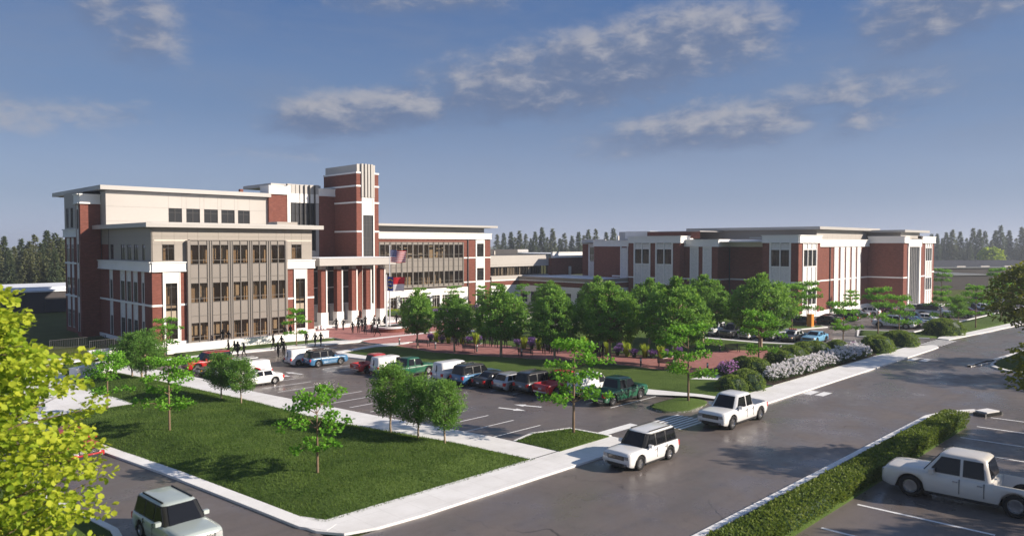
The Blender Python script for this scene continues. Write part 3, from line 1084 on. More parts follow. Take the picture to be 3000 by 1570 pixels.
# top floor of the front block
holes = [(37.6, 39.2, 11.75, 13.95), (56.6, 58.3, 11.75, 13.95), (41.0, 55.5, 11.6, 14.5)]
clad(A, FY, 36.2, 60.1, 11.6, 16.25, [37.6, 39.2, 42.4, 45.3, 48.3, 51.3, 54.1, 56.6, 58.3], [13.95, 15.05], 'tan_panel', holes, .12)
for h in holes[:2]:
    window(A, FY, *h, 2, (.76,), .2, 'dark_frame', 'glass_clear')
bays = [(41.1, 43.5), (44.15, 46.5), (47.12, 49.42), (50.05, 52.32), (52.95, 55.25)]
rows = [('p', .05, .62), ('g', .62, 1.15), ('g', 1.15, 3.1), ('p', 3.1, 4.05), ('p', 4.05, 5.9), ('g', 5.9, 6.45), ('g', 6.45, 8.6),
        ('p', 8.6, 9.3), ('p', 9.3, 11.2), ('g', 11.2, 11.75), ('g', 11.75, 13.9), ('p', 13.9, 14.5)]
curtain(A, FY, bays, rows, .05, 14.5, -.35, 'taupe_frame', 'taupe_metal')
fb(A, 'curtain_return', 'taupe_metal', FY, 40.72, 41.05, .05, 14.5, -.55, .1)
fb(A, 'curtain_return', 'taupe_metal', FY, 55.3, 55.58, .05, 14.5, -.55, .1)
fb(A, 'curtain_head', 'taupe_metal', FY, 41.05, 55.3, 14.5, 14.62, -.52, .1)
fb(A, 'curtain_base', 'white_precast', FY, 41.0, 55.5, -.3, .05, -.4, .3)
# rooms behind the glazed bay: slabs, back wall, cross walls, blinds
for z in (.0, 5.3, 10.6):
    box('floor_slab', 'interior_floor', 36.6, 60, 104.2, 106.85, z + .02, z + .32, A)
    box('ceiling', 'interior_pale', 36.6, 60, 104.2, 106.85, z + 3.85, z + 4.9, A) if z < 10 else None
box('ceiling', 'interior_pale', 36.6, 60, 104.2, 106.85, 14.4, 14.6, A)
box('back_wall', 'interior_wall', 36.6, 60, 106.9, 107.1, 0, 16, A)
for x in (40.8, 43.85, 46.85, 49.75, 52.6, 55.45):
    for z in (.32, 5.62, 10.92):
        box('cross_wall', 'interior_wall', x - .1, x + .1, 104.9, 106.9, z, z + 3.5, A)
rb = random.Random(5)
for a0, a1 in bays:
    for z0, z1 in ((1.2, 3.0), (6.5, 8.5), (11.8, 13.8)):
        k = rb.random()
        if k < .65:
            q = rb.uniform(.25, .5)
            box('blind', 'blind', a0 + .15, a0 + .15 + (a1 - a0) * q, 104.5, 104.53, z0 + .1, z1, A)
        if k > .4:
            q = rb.uniform(.12, .3)
            box('blind', 'blind', a1 - .15 - (a1 - a0) * q, a1 - .15, 104.45, 104.48, z0 + .1, z1, A)

for a0, a1 in bays + [(37.6, 39.6), (56.8, 58.9)]:  # brown panels added so the unlit rooms show an even brown
    for z0, z1 in ((.4, 3.6), (5.7, 9.0), (10.95, 14.35)):
        q = rb.uniform(.0, .35)
        w_ = (a1 - a0)
        box('curtain', 'added_brown_panel', a0 - .1, a0 + w_ * (.5 - q * .5), 105.0, 105.04, z0, z1, A)
        box('curtain', 'added_brown_panel', a0 + w_ * (.5 + q * .5) + .05, a1 + .1, 105.0, 105.04, z0, z1, A)

# --- front block, side face
strips = [(120.0, 121.4), (114.7, 116.7), (112.1, 114.0), (109.5, 111.3), (106.9, 107.95)]
holes = []
for a0, a1 in strips:
    holes += [(a0, a1, 5.95, 8.7), (a0, a1, .6, 3.4)]
fwall(A, 'wall', 'brick', FX, 104.1, 126, -2.2, Z_C0, [(a0, a1, .6, Z_C0) for a0, a1 in strips], .35)
for a0, a1 in strips:
    window(A, FX, a0 + .1, a1 - .1, 5.95, 8.7, 2 if a1 - a0 > 1.5 else 1, (.8,), .12, 'dark_frame', 'glass_grey')
    window(A, FX, a0 + .1, a1 - .1, .6, 3.4, 2 if a1 - a0 > 1.5 else 1, (.8,), .12, 'dark_frame', 'glass_grey')
    fb(A, 'infill_panel', 'rough_white', FX, a0 + .1, a1 - .1, 8.7, Z_C0, .06, .3)
    fb(A, 'infill_panel', 'rough_white', FX, a0 + .1, a1 - .1, 3.4, 5.58, .06, .3)
    for q in (a0, a1 - .1):
        fb(A, 'jamb', 'light_frame', FX, q, q + .1, .6, Z_C0, -.04, .3)
last = 104.1
for a0, a1 in sorted(strips) + [(126, 126)]:
    belt(A, FX, last, a0 if a0 < 126 else 126, 5.72)
    if a1 < 126:
        fb(A, 'belt_course', 'white_precast', FX, a0, a1, 5.58, 5.86, -.07, .3)
    last = a1
fb(A, 'plinth', 'white_precast', FX, 104, 126, -2.2, .1, -.16, .2)
fb(A, 'plinth_lip', 'white_precast', FX, 104, 126, .1, .45, -.22, .2)
cornice(A, FX, 104.0, 126, Z_C0, Z_C1)
top_holes = [(119.9, 121.3, 11.75, 13.95), (114.8, 116.6, 11.75, 13.95), (112.2, 113.9, 11.75, 13.95), (109.5, 111.2, 11.75, 13.95), (106.9, 107.9, 11.75, 13.95)]
clad(A, FX, 104.12, 122, 11.6, 16.25, [105.5, 108.7, 113.0, 115.0, 117.5, 118.9], [13.95, 15.05], 'tan_panel', top_holes, .12)
for h in top_holes:
    window(A, FX, *h, 2 if h[1] - h[0] > 1.5 else 1, (.78,), .2, 'dark_frame', 'glass_grey')
fwall(A, 'wall', 'brick', ('X', 36.5), 122, 126, 11.6, 13.95)
clad(A, ('X', 36.5), 122, 126, 13.95, 16.25, [], [15.05], 'tan_panel')
box('downspout', 'dark_metal', 36.3, 36.5, 121.9, 122.1, 11.6, 16.2, A)
# flat roof of the front block with a thin projecting edge
box('roof', 'roof_metal', 35.2, 61.5, 103.05, 127, 16.25, 16.85, A)
box('roof_membrane', 'roof_membrane', 36.3, 60.5, 104.2, 123, 16.852, 16.9, A)
box('back_wall', 'grey_panel', 59.9, 60.1, 104.5, 123, 0, 16.2, A)
box('roof_hatch', 'tan_panel', 60.4, 64.4, 111, 114, 16.9, 17.65, A) if False else box('roof_hatch', 'tan_panel', 56.8, 60.3, 109, 112, 16.9, 17.5, A)

# --- upper block
FU = ('Y', 123.4)
uw = [(45.6, 47.7), (48.4, 50.6), (51.3, 53.6), (54.2, 56.5), (57.1, 59.2)]
holes = [(a0, a1, 17.5, 19.75) for a0, a1 in uw]
clad(A, FU, 36.4, 62.5, 16.85, 22.2, [45.6, 47.7, 48.4, 50.6, 51.3, 53.6, 54.2, 56.5, 57.1, 59.2], [19.75], 'cream_panel', holes)
for h in holes:
    window(A, FU, *h, 2, (.7,), .16, 'dark_frame', 'glass')
fwall(A, 'wall', 'cream_panel', ('X', 36.4), 123.4, 126, 16.85, 22.2)
box('roof', 'roof_metal', 35.4, 62.7, 122.4, 149, 22.2, 22.85, A)
box('soffit', 'dark_frame', 36.2, 62.4, 123.2, 148, 22.1, 22.2, A)
box('roof_vent', 'grey_panel', 57.5, 61.0, 133, 137, 22.85, 23.5, A)
box('roof_vent', 'brick', 60.6, 61.2, 130, 130.6, 22.85, 23.9, A)
# corner pier, left
PX = ('X', 33.6)
fwall(A, 'wall', 'brick', ('Y', 126), 33.6, 36.4, -2.2, 20.1)
fwall(A, 'wall', 'brick', PX, 126, 128.3, -2.2, 20.1, [(126.85, 127.85, .6, 20.0)], .3)
for z0, z1 in ((16.3, 19.3), (11.1, 14.0), (5.9, 8.7), (.6, 3.5)):
    window(A, PX, 126.9, 127.8, z0, z1, 2, (.75,), .1, 'dark_frame', 'glass_grey')
for z0, z1 in ((19.3, 20.0), (14.0, 16.3), (8.7, 11.1), (3.5, 5.9)):
    fb(A, 'infill_panel', 'rough_white', PX, 126.85, 127.85, z0, z1, .05, .3)
for q in (126.82, 127.82):
    fb(A, 'jamb', 'light_frame', PX, q, q + .07, .6, 20.05, -.04, .3)
cornice(A, ('Y', 126), 33.5, 36.35, 20.1, 21.6, -.25, 2.2)
cornice(A, PX, 126.05, 128.3, 20.1, 21.6)
# far-left wing
WX = ('X', 34.6)
ws = [(128.9, 130.1), (131.0, 132.2), (133.5, 134.9), (135.7, 137.6)]
fwall(A, 'wall', 'brick', WX, 128.3, 138.4, -2.2, 15.1, [(a0, a1, .6, 15.0) for a0, a1 in ws], .3)
for a0, a1 in ws:
    for z0, z1 in ((11.1, 14.0), (5.9, 8.7), (.6, 3.5)):
        window(A, WX, a0, a1, z0, z1, 2, (.78,), .1, 'light_frame', 'glass_grey')
    for z0, z1 in ((14.0, 15.0), (8.7, 11.1), (3.5, 5.9)):
        fb(A, 'infill_panel', 'rough_white', WX, a0, a1, z0, z1, .05, .3)
for z in (5.7, 10.95):
    belt(A, WX, 128.4, 138.4, z)
cornice(A, WX, 128.4, 138.4, 15.1, 16.4)
fwall(A, 'wall', 'tan_panel', WX, 128.3, 138.4, 16.4, 22.2, [(133.6, 134.9, 16.6, 19.8), (135.8, 137.4, 16.6, 19.8), (129, 131, 16.6, 19.8)], .3)
for a0, a1 in ((133.6, 134.9), (135.8, 137.4), (129, 131)):
    window(A, WX, a0, a1, 16.6, 19.8, 2, (.75,), .12, 'dark_frame', 'glass')
box('wall', 'brick', 34.9, 62, 138.4, 138.7, -2.2, 22.2, A)
box('back_wall', 'grey_panel', 36.6, 62, 137, 138.3, -2, 22.1, A)

# --- brick pier, glazed link and shaded brick wall behind the entrance
fwall(A, 'wall', 'brick', ('Y', 122.9), 62.5, 66.0, 11, 22.8)
fwall(A, 'wall', 'brick', ('X', 62.5), 122.9, 126, 16, 22.8)
cornice(A, ('Y', 122.9), 62.4, 66.05, 22.8, 24.3, -.25, 3)
fb(A, 'wall_edge', 'white_precast', ('Y', 122.9), 66.0, 66.6, 11, 24.4, -.1, 1.5)
nf = 7
for i in range(nf):
    a0, a1 = 66.6 + i * .9, 66.6 + (i + 1) * .9
    t = (i + .5) / nf
    yo = 123.9 + .5 * math.sin(math.pi * t) - 1.0 * max(0, t - .55)
    box('link_panel', 'roof_metal', a0 + .03, a1 - .03, yo, yo + .3, 23.2, 24.9, A)
    box('link_panel', 'white_precast', a0 + .03, a1 - .03, yo - .06, yo + .3, 21.55, 23.2, A)
    if i < 6:
        for z0, z1 in ((19.6, 21.5), (16.6, 19.55), (12.9, 16.5)):
            box('pane', 'glass_grey', a0 + .05, a1 - .05, yo + .1, yo + .14, z0, z1, A)
    else:
        box('link_panel', 'grey_panel', a0 + .02, a1 + .1, yo, yo + .3, 11, 21.5, A)
    box('fin', 'dark_frame', a0 - .05, a0 + .03, yo - .18, yo + .3, 12.6, 24.8, A)
box('link_sill', 'grey_panel', 66.6, 72.7, 123.5, 124.6, 11, 12.8, A)
box('link_core', 'interior_dark', 66.6, 72.8, 124.8, 126, 11, 24.6, A)
box('link_roof', 'roof_metal', 64, 74, 125, 136, 24.3, 24.9, A)
fwall(A, 'wall', 'brick', ('Y', 123.4), 72.8, 76.0, 0, 22.9)
cornice(A, ('Y', 123.4), 72.7, 75.98, 22.9, 24.3)
fwall(A, 'wall', 'brick', ('X', 72.8), 123.4, 125.5, 0, 22.9)

# --- tower
FT = ('Y', 116.0)
TX = ('X', 76.0)
fwall(A, 'tower_wall', 'brick', TX, 116, 127.2, 0, 27)
fwall(A, 'tower_wall', 'brick', FT, 76, 77.1, 0, 27)
fwall(A, 'tower_wall', 'brick', FT, 79.8, 80.8, 0, 26.95)
box('tower_wall', 'brick', 80.5, 80.8, 116.01, 127.2, 0, 26.9, A)
box('tower_wall', 'brick', 76.01, 80.5, 127.0, 127.2, 0, 26.9, A)
for z in (16.3, 21.6, 24.6, 27.0):
    fb(A, 'belt_course', 'white_precast', TX, 115.92, 127.3, z - .15, z + .15, -.08, .1)
    fb(A, 'belt_course', 'white_precast', FT, 75.92, 77.1, z - .15, z + .15, -.08, .1)
    fb(A, 'belt_course', 'white_precast', FT, 79.8, 80.9, z - .15, z + .15, -.08, .1)
box('tower_cap', 'grey_panel', 76.2, 80.15, 116.35, 126.9, 27.15, 28.5, A)
box('tower_cap_front', 'roof_metal', 76.2, 80.15, 116.12, 116.35, 27.15, 28.58, A)
box('tower_slot_back', 'cream_panel', 77.1, 79.8, 116.5, 116.6, 22.4, 28.5, A)
for a in (77.0, 77.75, 78.4, 79.05):
    box('tower_fin', 'roof_metal', a, a + .38, 115.75, 116.5, 22.55, 28.65, A)
box('tower_fin', 'roof_metal', 79.55, 79.85, 115.85, 116.5, 22.55, 28.5, A)
fb(A, 'tower_panel', 'rough_white', FT, 77.4, 79.6, 19.5, 22.2, .02, .3)
for q in (77.1, 79.58):
    fb(A, 'tower_frame', 'white_precast', FT, q, q + .24, .8, 22.5, -.08, .35)
fb(A, 'tower_frame', 'white_precast', FT, 77.34, 79.58, 22.2, 22.5, -.08, .35)
fb(A, 'tower_frame', 'white_precast', FT, 77.34, 79.58, 19.3, 19.5, -.08, .35)
window(A, FT, 77.34, 79.58, 10.5, 19.3, 3, (.2, .27, .45, .52, .80, .87), .12, 'dark_frame', 'glass_grey', .1)
window(A, FT, 77.34, 79.58, 3.0, 10.4, 3, (.33, .66), .12, 'dark_frame', 'glass', .1)
fb(A, 'door_panel', 'white_precast', FT, 77.34, 79.58, .5, 3.0, .0, .3)

# --- entrance: porch, steps, columns, canopy, glazed wall
box('porch_floor', 'stone_step', 60.4, 82, 108.6, 116, 0, .45, A)
box('step', 'stone_step', 60.4, 80.8, 108.25, 108.6, 0, .31, A)
box('step', 'stone_step', 60.4, 80.8, 107.9, 108.25, 0, .17, A)
box('entrance_wall', 'brick', 60.3, 62.6, 115.7, 116.1, .45, 10.6, A)
glz = [(62.6, 64.6), (65.6, 67.8), (68.8, 71.0), (72.0, 74.2)]
for a0, a1 in glz:
    fb(A, 'entrance_reveal', 'white_precast', ('Y', 115.5), a0 - .28, a0, .45, 10.6, -.1, .5)
    box('pane', 'glass_grey', a0 + .1, (a0 + a1) / 2 - .04, 115.62, 115.65, 3.3, 10.4, A)
    box('pane', 'glass_grey', (a0 + a1) / 2 + .04, a1 - .1, 115.62, 115.65, 3.3, 10.4, A)
    for z in (3.1, 3.35, 6.3, 9.2):
        box('transom', 'steel', a0 + .05, a1 - .05, 115.5, 115.6, z, z + .16, A)
    dr = box('door', 'grey_panel', a0 + .1, (a0 + a1) / 2 - .03, 115.6, 115.68, .47, 3.05, A)
    box('handle', 'steel', (a0 + a1) / 2 - .16, (a0 + a1) / 2 - .1, 115.5, 115.56, 1.2, 2.0, dr)
    dr = box('door', 'grey_panel', (a0 + a1) / 2 + .03, a1 - .1, 115.6, 115.68, .47, 3.05, A)
    box('handle', 'steel', (a0 + a1) / 2 + .1, (a0 + a1) / 2 + .16, 115.5, 115.56, 1.2, 2.0, dr)
    box('mullion', 'dark_frame', (a0 + a1) / 2 - .04, (a0 + a1) / 2 + .04, 115.48, 115.66, .47, 10.4, A)
for i in range(4):
    a0 = glz[i][1]
    a1 = glz[i + 1][0] - .28 if i < 3 else 76.0
    box('entrance_wall', 'brick', a0 + .3, a1, 115.45, 116.1, .45, 10.6, A)
    fb(A, 'entrance_reveal', 'white_precast', ('Y', 115.5), a0, a0 + .28, .45, 10.6, -.1, .5)
box('entrance_back', 'interior_dark', 61, 76, 116.2, 118, 0, 10.6, A)
box('entrance_parapet', 'grey_panel', 60.3, 76, 115.4, 123.4, 10.6, 11.2, A)
for i, x in enumerate((65.3, 68.3, 71.2, 74.1, 77.0)):
    y = 109.4
    co = box('column', 'brick', x - .55, x + .55, y, y + 1.1, 2.6, 9.75, A)
    box('column_base', 'white_precast', x - .68, x + .68, y - .1, y + 1.2, .45, 2.6, co)
    box('column_capital', 'roof_metal', x - .38, x + .38, y + .15, y + .95, 9.75, 10.35, co)
    box('column_pilaster', 'white_precast', x + .28, x + .50, y - .13, y, 2.6, 9.75, co)
    box('column_pilaster', 'white_precast', x - .80, x - .55, y + .42, y + .78, 2.6, 9.75, co) if False else None
cp = box('canopy', 'roof_metal', 63.4, 78.6, 107.6, 116, 10.45, 11.65, A)
box('canopy_soffit', 'cream_panel', 63.7, 78.3, 107.9, 115.9, 10.36, 10.45, cp)
box('canopy_cap', 'roof_membrane', 63.3, 78.7, 107.5, 116, 11.65, 11.74, cp)
box('canopy_arm', 'roof_metal', 60.4, 63.4, 110.5, 116, 10.6, 11.5, A)

# --- right wing
FR = ('Y', 122.0)
cwb = [(84.8 + 2.74 * i + .12, 84.8 + 2.74 * (i + 1) - .12) for i in range(8)]
cwb = [(81.0, 82.0), (82.24, 84.6)] + cwb
rows = [('p', 5.15, 5.7), ('g', 5.7, 6.3), ('g', 6.3, 8.3), ('p', 8.3, 9.3), ('p', 9.3, 10.6), ('p', 10.6, 11.1), ('g', 11.1, 11.8), ('g', 11.8, 13.9), ('p', 13.9, 14.4)]
curtain(A, FR, cwb, rows, 5.15, 14.4, -.3, 'taupe_frame', 'taupe_metal')
fb(A, 'curtain_return', 'taupe_frame', FR, 106.6, 106.8, 5.15, 14.4, -.45, .05)
fb(A, 'curtain_sill', 'taupe_frame', FR, 81, 106.8, 5.0, 5.15, -.48, .1)
fwall(A, 'wall', 'brick', FR, 80.8, 106.8, 14.4, 15.05)
fwall(A, 'wall', 'brick', FR, 80.8, 106.8, 4.72, 5.1)
gw = [(84.6, 86.4), (87.2, 89.2), (90.0, 92.1), (92.8, 95.0), (95.7, 97.6), (98.3, 100.3), (101.0, 103.4), (104.3, 105.8)]
holes = [(a0, a1, .55, 3.25) for a0, a1 in gw]
fwall(A, 'wall', 'white_precast', ('Y', 121.85), 80.8, 108.2, 0, 4.72, holes, .45)
for h in holes:
    window(A, ('Y', 121.85), *h, 3, (.82,), .3, 'light_frame', 'glass_clear')
fwall(A, 'wall', 'brick', FR, 106.8, 110.6, .0, 15.05)
fwall(A, 'wall', 'brick', FR, 113.3, 115.1, .0, 15.05)
wh = [(110.95, 113.0, 11.2, 14.1), (110.95, 113.0, 5.95, 8.7), (110.95, 113.0, .6, 3.4)]
fwall(A, 'window_surround', 'white_precast', ('Y', 121.9), 110.6, 113.3, 0, 15.05, wh, .35)
for h in wh:
    window(A, ('Y', 121.9), *h, 2, (.24, .8), .2, 'dark_frame', 'glass')
fb(A, 'relief_panel', 'rough_white', FR, 110.9, 113.05, 14.3, 14.95, -.16, -.11)
for z in (5.7, 11.0):
    belt(A, FR, 106.9, 110.6, z)
    belt(A, FR, 113.3, 115.2, z)
box('downspout', 'dark_metal', 108.2, 108.4, 121.8, 121.98, 0, 16.2, A)
cornice(A, FR, 80.8, 115.2, 15.05, 16.35)
clad(A, ('Y', 123.2), 80.8, 114.3, 16.3, 17.6, [84.2, 87.5, 91, 94.4, 97.8, 101.2, 104.6, 108, 111.4], [], 'cream_panel')
box('roof', 'roof_metal', 80.9, 116.7, 121.2, 138, 17.6, 18.05, A)
box('soffit', 'dark_frame', 81, 115.5, 122.4, 137, 17.5, 17.6, A)
box('end_wall', 'brick', 115.0, 115.15, 122.1, 137, 0, 15.05, A)
box('end_wall', 'cream_panel', 114.2, 114.4, 123.3, 137, 15, 17.5, A)
for z in (.0, 5.0, 10.4):
    box('floor_slab', 'interior_floor', 81, 108, 122.1, 130, z + .02, z + .35, A)
    box('ceiling', 'interior_pale', 81, 108, 122.2, 130, z + (4.0 if z else 3.5), z + (4.6 if z else 4.6), A)
box('back_wall', 'interior_pale', 81, 108, 126.3, 126.5, 0, 15, A)
rb = random.Random(11)
x = 82.5
while x < 107:
    for z in (.35, 5.35, 10.75):
        if rb.random() < .72:
            yy = rb.uniform(122.9, 126)
            w_ = rb.uniform(.5, 1.5)
            box('partition', rb.choice(['interior_pale', 'blind', 'interior_dark', 'interior_wall', 'blind']), x, x + w_, yy, yy + .15, z, z + 3.4, A)
    x += 1.45

# ================================================================ low link between the buildings
Cn = thing('link_building', 'low link with long window strip and white roof between the brick buildings', 'building', (123.8, 110, 0))
CX = ('X', 123.8)
CY = ('Y', 121.75)
cw = [(118.8, 121.1), (115.4, 117.7), (112.1, 114.2), (108.9, 110.9), (105.6, 107.6), (102.0, 104.0), (98.9, 100.6)]
holes = [(a0, a1, .7, 3.15) for a0, a1 in cw]
fwall(Cn, 'wall', 'white_precast', CX, 98, 121.8, 0, 4.55, holes, .4)
for h in holes:
    window(Cn, CX, *h, 2, (.8,), .2, 'dark_frame', 'glass_grey')
fwall(Cn, 'wall', 'brick', CX, 98, 121.8, 4.55, 5.6)
fb(Cn, 'belt_course', 'white_precast', CX, 97.9, 121.7, 5.6, 5.8, -.12, .2)
fb(Cn, 'fascia', 'taupe_metal', CX, 97.9, 121.7, 5.8, 6.55, -.05, .3)
fwall(Cn, 'wall', 'white_precast', CY, 115.15, 123.8, 0, 4.6)
fwall(Cn, 'wall', 'brick', CY, 115.15, 123.8, 4.6, 5.62)
fb(Cn, 'belt_course', 'white_precast', CY, 115.2, 123.8, 5.62, 5.84, -.12, .2)
fb(Cn, 'fascia', 'cream_panel', CY, 115.2, 123.75, 5.84, 6.6, -.05, .4)
fwall(Cn, 'wall', 'white_precast', ('Y', 98), 123.8, 135.6, 0, 4.5)
fwall(Cn, 'wall', 'brick', ('Y', 98), 123.8, 135.6, 4.5, 5.6)
fb(Cn, 'belt_course', 'white_precast', ('Y', 98), 123.7, 135.6, 5.6, 5.8, -.12, .2)
fb(Cn, 'fascia', 'taupe_metal', ('Y', 98), 123.8, 135.6, 5.8, 6.55, -.06, .3)
box('low_roof', 'roof_membrane', 124.1, 140, 98.3, 122.3, 6.35, 6.45, Cn)
# second floor: tan wall over a window strip, then brick
FU2 = ('Y', 122.4)
fb(Cn, 'fascia', 'cream_panel', FU2, 115.2, 134.9, 8.8, 11.35, -.12, .4)
fb(Cn, 'fascia_joint', 'taupe_frame', FU2, 115.2, 134.85, 9.26, 9.29, -.124, 0)
fb(Cn, 'sill_wall', 'cream_panel', FU2, 115.2, 134.9, 6.4, 6.75, -.06, .4)
x = 115.3
rb = random.Random(3)
while x < 134.7:
    x1 = min(x + 1.0, 134.85)
    box('pane', 'glass_clear', x + .03, x1 - .03, 122.55, 122.58, 6.75, 8.8, Cn)
    box('mullion', 'dark_frame', x - .03, x + .03, 122.42, 122.6, 6.75, 8.8, Cn)
    if rb.random() < .6:
        box('blind', rb.choice(['interior_pale', 'blind', 'light_frame']), x + .1, x + rb.uniform(.4, .9), 122.9, 122.95, 6.8, 8.7, Cn)
    x = x1
box('back_wall', 'interior_dark', 115.2, 134.9, 125, 125.2, 6.4, 11, Cn)
box('floor_slab', 'interior_floor', 115.2, 134.9, 122.6, 125, 6.5, 6.7, Cn)
box('upper_roof', 'dark_roof', 115.2, 134.9, 122.9, 140, 11.3, 11.5, Cn)
box('roof_unit', 'dark_roof', 121, 133, 131, 138, 11.5, 12.7, Cn)
box('roof_unit', 'grey_panel', 116, 119.6, 132, 136, 11.5, 12.4, Cn)
box('roof_pipe', 'pale_wall', 119.2, 119.5, 125, 125.3, 11.5, 12.4, Cn)
box('roof_unit', 'grey_panel', 134, 140, 134, 140, 11.9, 12.6, Cn)
fwall(Cn, 'wall', 'brick', ('Y', 121.2), 134.9, 149, 6.4, 10.65)
box('wall', 'brick', 134.9, 135.1, 121.3, 123, 6.4, 10.6, Cn)
cornice(Cn, ('Y', 121.2), 134.9, 149, 10.65, 12.05)
dr = box('roof_door', 'light_frame', 141.1, 142.1, 121.12, 121.2, 6.45, 8.5, Cn)
box('handle', 'steel', 141.9, 141.98, 121.06, 121.12, 7.4, 7.6, dr)
box('upper_roof', 'roof_membrane', 135, 149, 121.6, 140, 11.6, 11.7, Cn)

# ================================================================ brick building (right)
B = thing('brick_annex', 'broad red brick building with flat overhanging roof and white pilaster strips on the right', 'building', (135.3, 60.1, 0))
ZB0, ZB1 = 14.2, 15.7
ZL0, ZL1 = 13.45, 14.95


def bay_windows(b, F, a0, a1, cols, zs, zt, zb):
    """White framed strip of windows and rough panels over the full height; built as a projecting frame."""
    n = cols
    w = (a1 - a0) / n
    levels = sorted(zs + zt)
    for i in range(n + 1):
        a = a0 + w * i
        fb(b, 'strip_frame', 'white_precast', F, a - (.16 if i in (0, n) else .09), a + (.16 if i in (0, n) else .09), zb, ZB0, -.14, .2)
    for i in range(n):
        for z0, z1 in zs:
            window(b, F, a0 + w * i + .1, a0 + w * (i + 1) - .1, z0, z1, 3, (.1, .62, .78, .92), .1, 'dark_frame', 'glass', .05)
        for z0, z1 in zt:
            fb(b, 'infill_panel', 'rough_white', F, a0 + w * i + .09, a0 + w * (i + 1) - .09, z0 + .1, z1 - .1, .0, .2)
    for z0, z1 in zt:
        fb(b, 'strip_rail', 'white_precast', F, a0, a1, z1 - .1, z1 + .1, -.1, .2) if z1 < ZB0 - .1 else None
        fb(b, 'strip_rail', 'white_precast', F, a0, a1, z0 - .1, z0 + .1, -.1, .2)


ZS = [(9.7, 13.0), (2.4, 5.5)]
ZT = [(13.0, 14.2), (5.5, 9.7), (.1, 2.4)]
# corner bay
F = ('Y', 60.1)
fwall(B, 'wall', 'brick', F, 135.3, 137.1, .0, ZB0)
fwall(B, 'wall', 'brick', F, 143.1, 145.0, .0, ZB0)
bay_windows(B, F, 137.1, 143.1, 3, ZS, ZT, .1)
belt(B, F, 135.2, 136.9, 6.8)
belt(B, F, 143.3, 145.0, 6.8)
fb(B, 'plinth', 'white_precast', F, 135.2, 137, -.2, .9, -.1, .2)
fb(B, 'plinth', 'white_precast', F, 143.2, 145, -.2, .9, -.1, .2)
cornice(B, F, 135.2, 145.1, ZB0, ZB1)
G = ('X', 135.3)
fwall(B, 'wall', 'brick', G, 60.1, 61.7, .0, ZB0)
fwall(B, 'wall', 'brick', G, 65.6, 67.2, .0, ZB0)
bay_windows(B, G, 61.7, 65.6, 2, ZS, ZT, .1)
belt(B, G, 60.0, 61.5, 6.8)
belt(B, G, 65.8, 67.2, 6.8)
cornice(B, G, 60.0, 67.2, ZB0, ZB1)
box('wall', 'brick', 135.5, 141, 67.0, 67.2, 0, 15.6, B)
box('core', 'interior_dark', 136, 144.6, 60.9, 66.8, 0, 15.2, B)
box('bay_roof', 'roof_membrane', 135.4, 145, 60.2, 70, 15.2, 15.3, B)
# street face with the five white pilasters
F = ('Y', 60.55)
fwall(B, 'wall', 'brick', F, 145, 171.5, .0, ZL0)
fb(B, 'plinth', 'white_precast', F, 145, 171.5, -.2, .95, -.14, .1)
cornice(B, F, 145.0, 171.5, ZL0, ZL1)
box('downspout', 'dark_metal', 150.55, 150.75, 60.36, 60.55, 0, 14.9, B)
prev = 145.0
for a in (152.7, 155.9, 158.8, 161.9, 164.9):
    fb(B, 'pilaster', 'white_precast', F, a, a + 1.8, .95, ZL0, -.16, .1)
    fb(B, 'pilaster_edge', 'dark_frame', F, a + 1.72, a + 1.84, .95, 13.0, -.168, -.12)
    fb(B, 'pilaster_edge', 'white_precast', F, a + 1.84, a + 2.2, .95, ZL0, -.12, .1)
    belt(B, F, prev, a, 6.8)
    prev = a + 2.2
belt(B, F, prev, 171.5, 6.8)
# right block
G = ('X', 171.5)
F = ('Y', 53.3)
fwall(B, 'wall', 'brick', G, 53.3, 60.55, .0, ZB0)
belt(B, G, 53.25, 60.5, 6.8)
fb(B, 'plinth', 'white_precast', G, 53.2, 60.4, -.2, .95, -.12, .1)
cornice(B, G, 53.1, 60.5, ZB0, ZB1)
fwall(B, 'wall', 'brick', F, 171.5, 174.0, .0, ZB0)
cornice(B, F, 171.4, 174.2, ZB0, ZB1)
belt(B, F, 171.4, 174.0, 6.8)
fb(B, 'portal_head', 'white_precast', F, 174.2, 183.1, 13.4, 15.0, -.22, .4)
fb(B, 'portal_jamb', 'white_precast', F, 174.0, 174.75, .4, 13.4, -.2, .4)
fb(B, 'portal_jamb', 'white_precast', F, 181.6, 182.5, .4, 13.4, -.2, .4)
a = 174.75
while a < 181.5:
    box('pane', 'glass', a + .06, min(a + 1.1, 181.6) - .03, 53.62, 53.65, .6, 13.3, B)
    box('mullion', 'light_frame', a - .05, a + .05, 53.4, 53.7, .5, 13.4, B)
    a += 1.14
fwall(B, 'wall', 'brick', F, 182.5, 186.0, .0, 14.3)
fwall(B, 'wall', 'brick', F, 190.7, 192.6, .0, 14.3)
bay_windows(B, F, 186.0, 190.7, 3, [(10.1, 13.2), (3.5, 6.4)], [(13.2, 14.2), (6.4, 10.1), (.1, 3.5)], .1)
belt(B, F, 182.6, 185.9, 6.8)
belt(B, F, 190.9, 192.7, 7.6)
cornice(B, F, 183.2, 192.8, 14.2, 15.7)
fb(B, 'plinth', 'white_precast', F, 171.4, 186, -.2, .55, -.12, .1)
box('wall_lamp', 'bark_dark', 181.8, 182.8, 53.0, 53.6, 15.2, 15.8, B)
box('wall', 'brick', 192.4, 192.6, 53.4, 90, 0, 14.2, B)
box('core', 'interior_dark', 172, 192.3, 54.2, 70, 0, 14.6, B)
box('block_roof', 'roof_membrane', 171.6, 192.5, 53.5, 62, 14.8, 14.9, B)
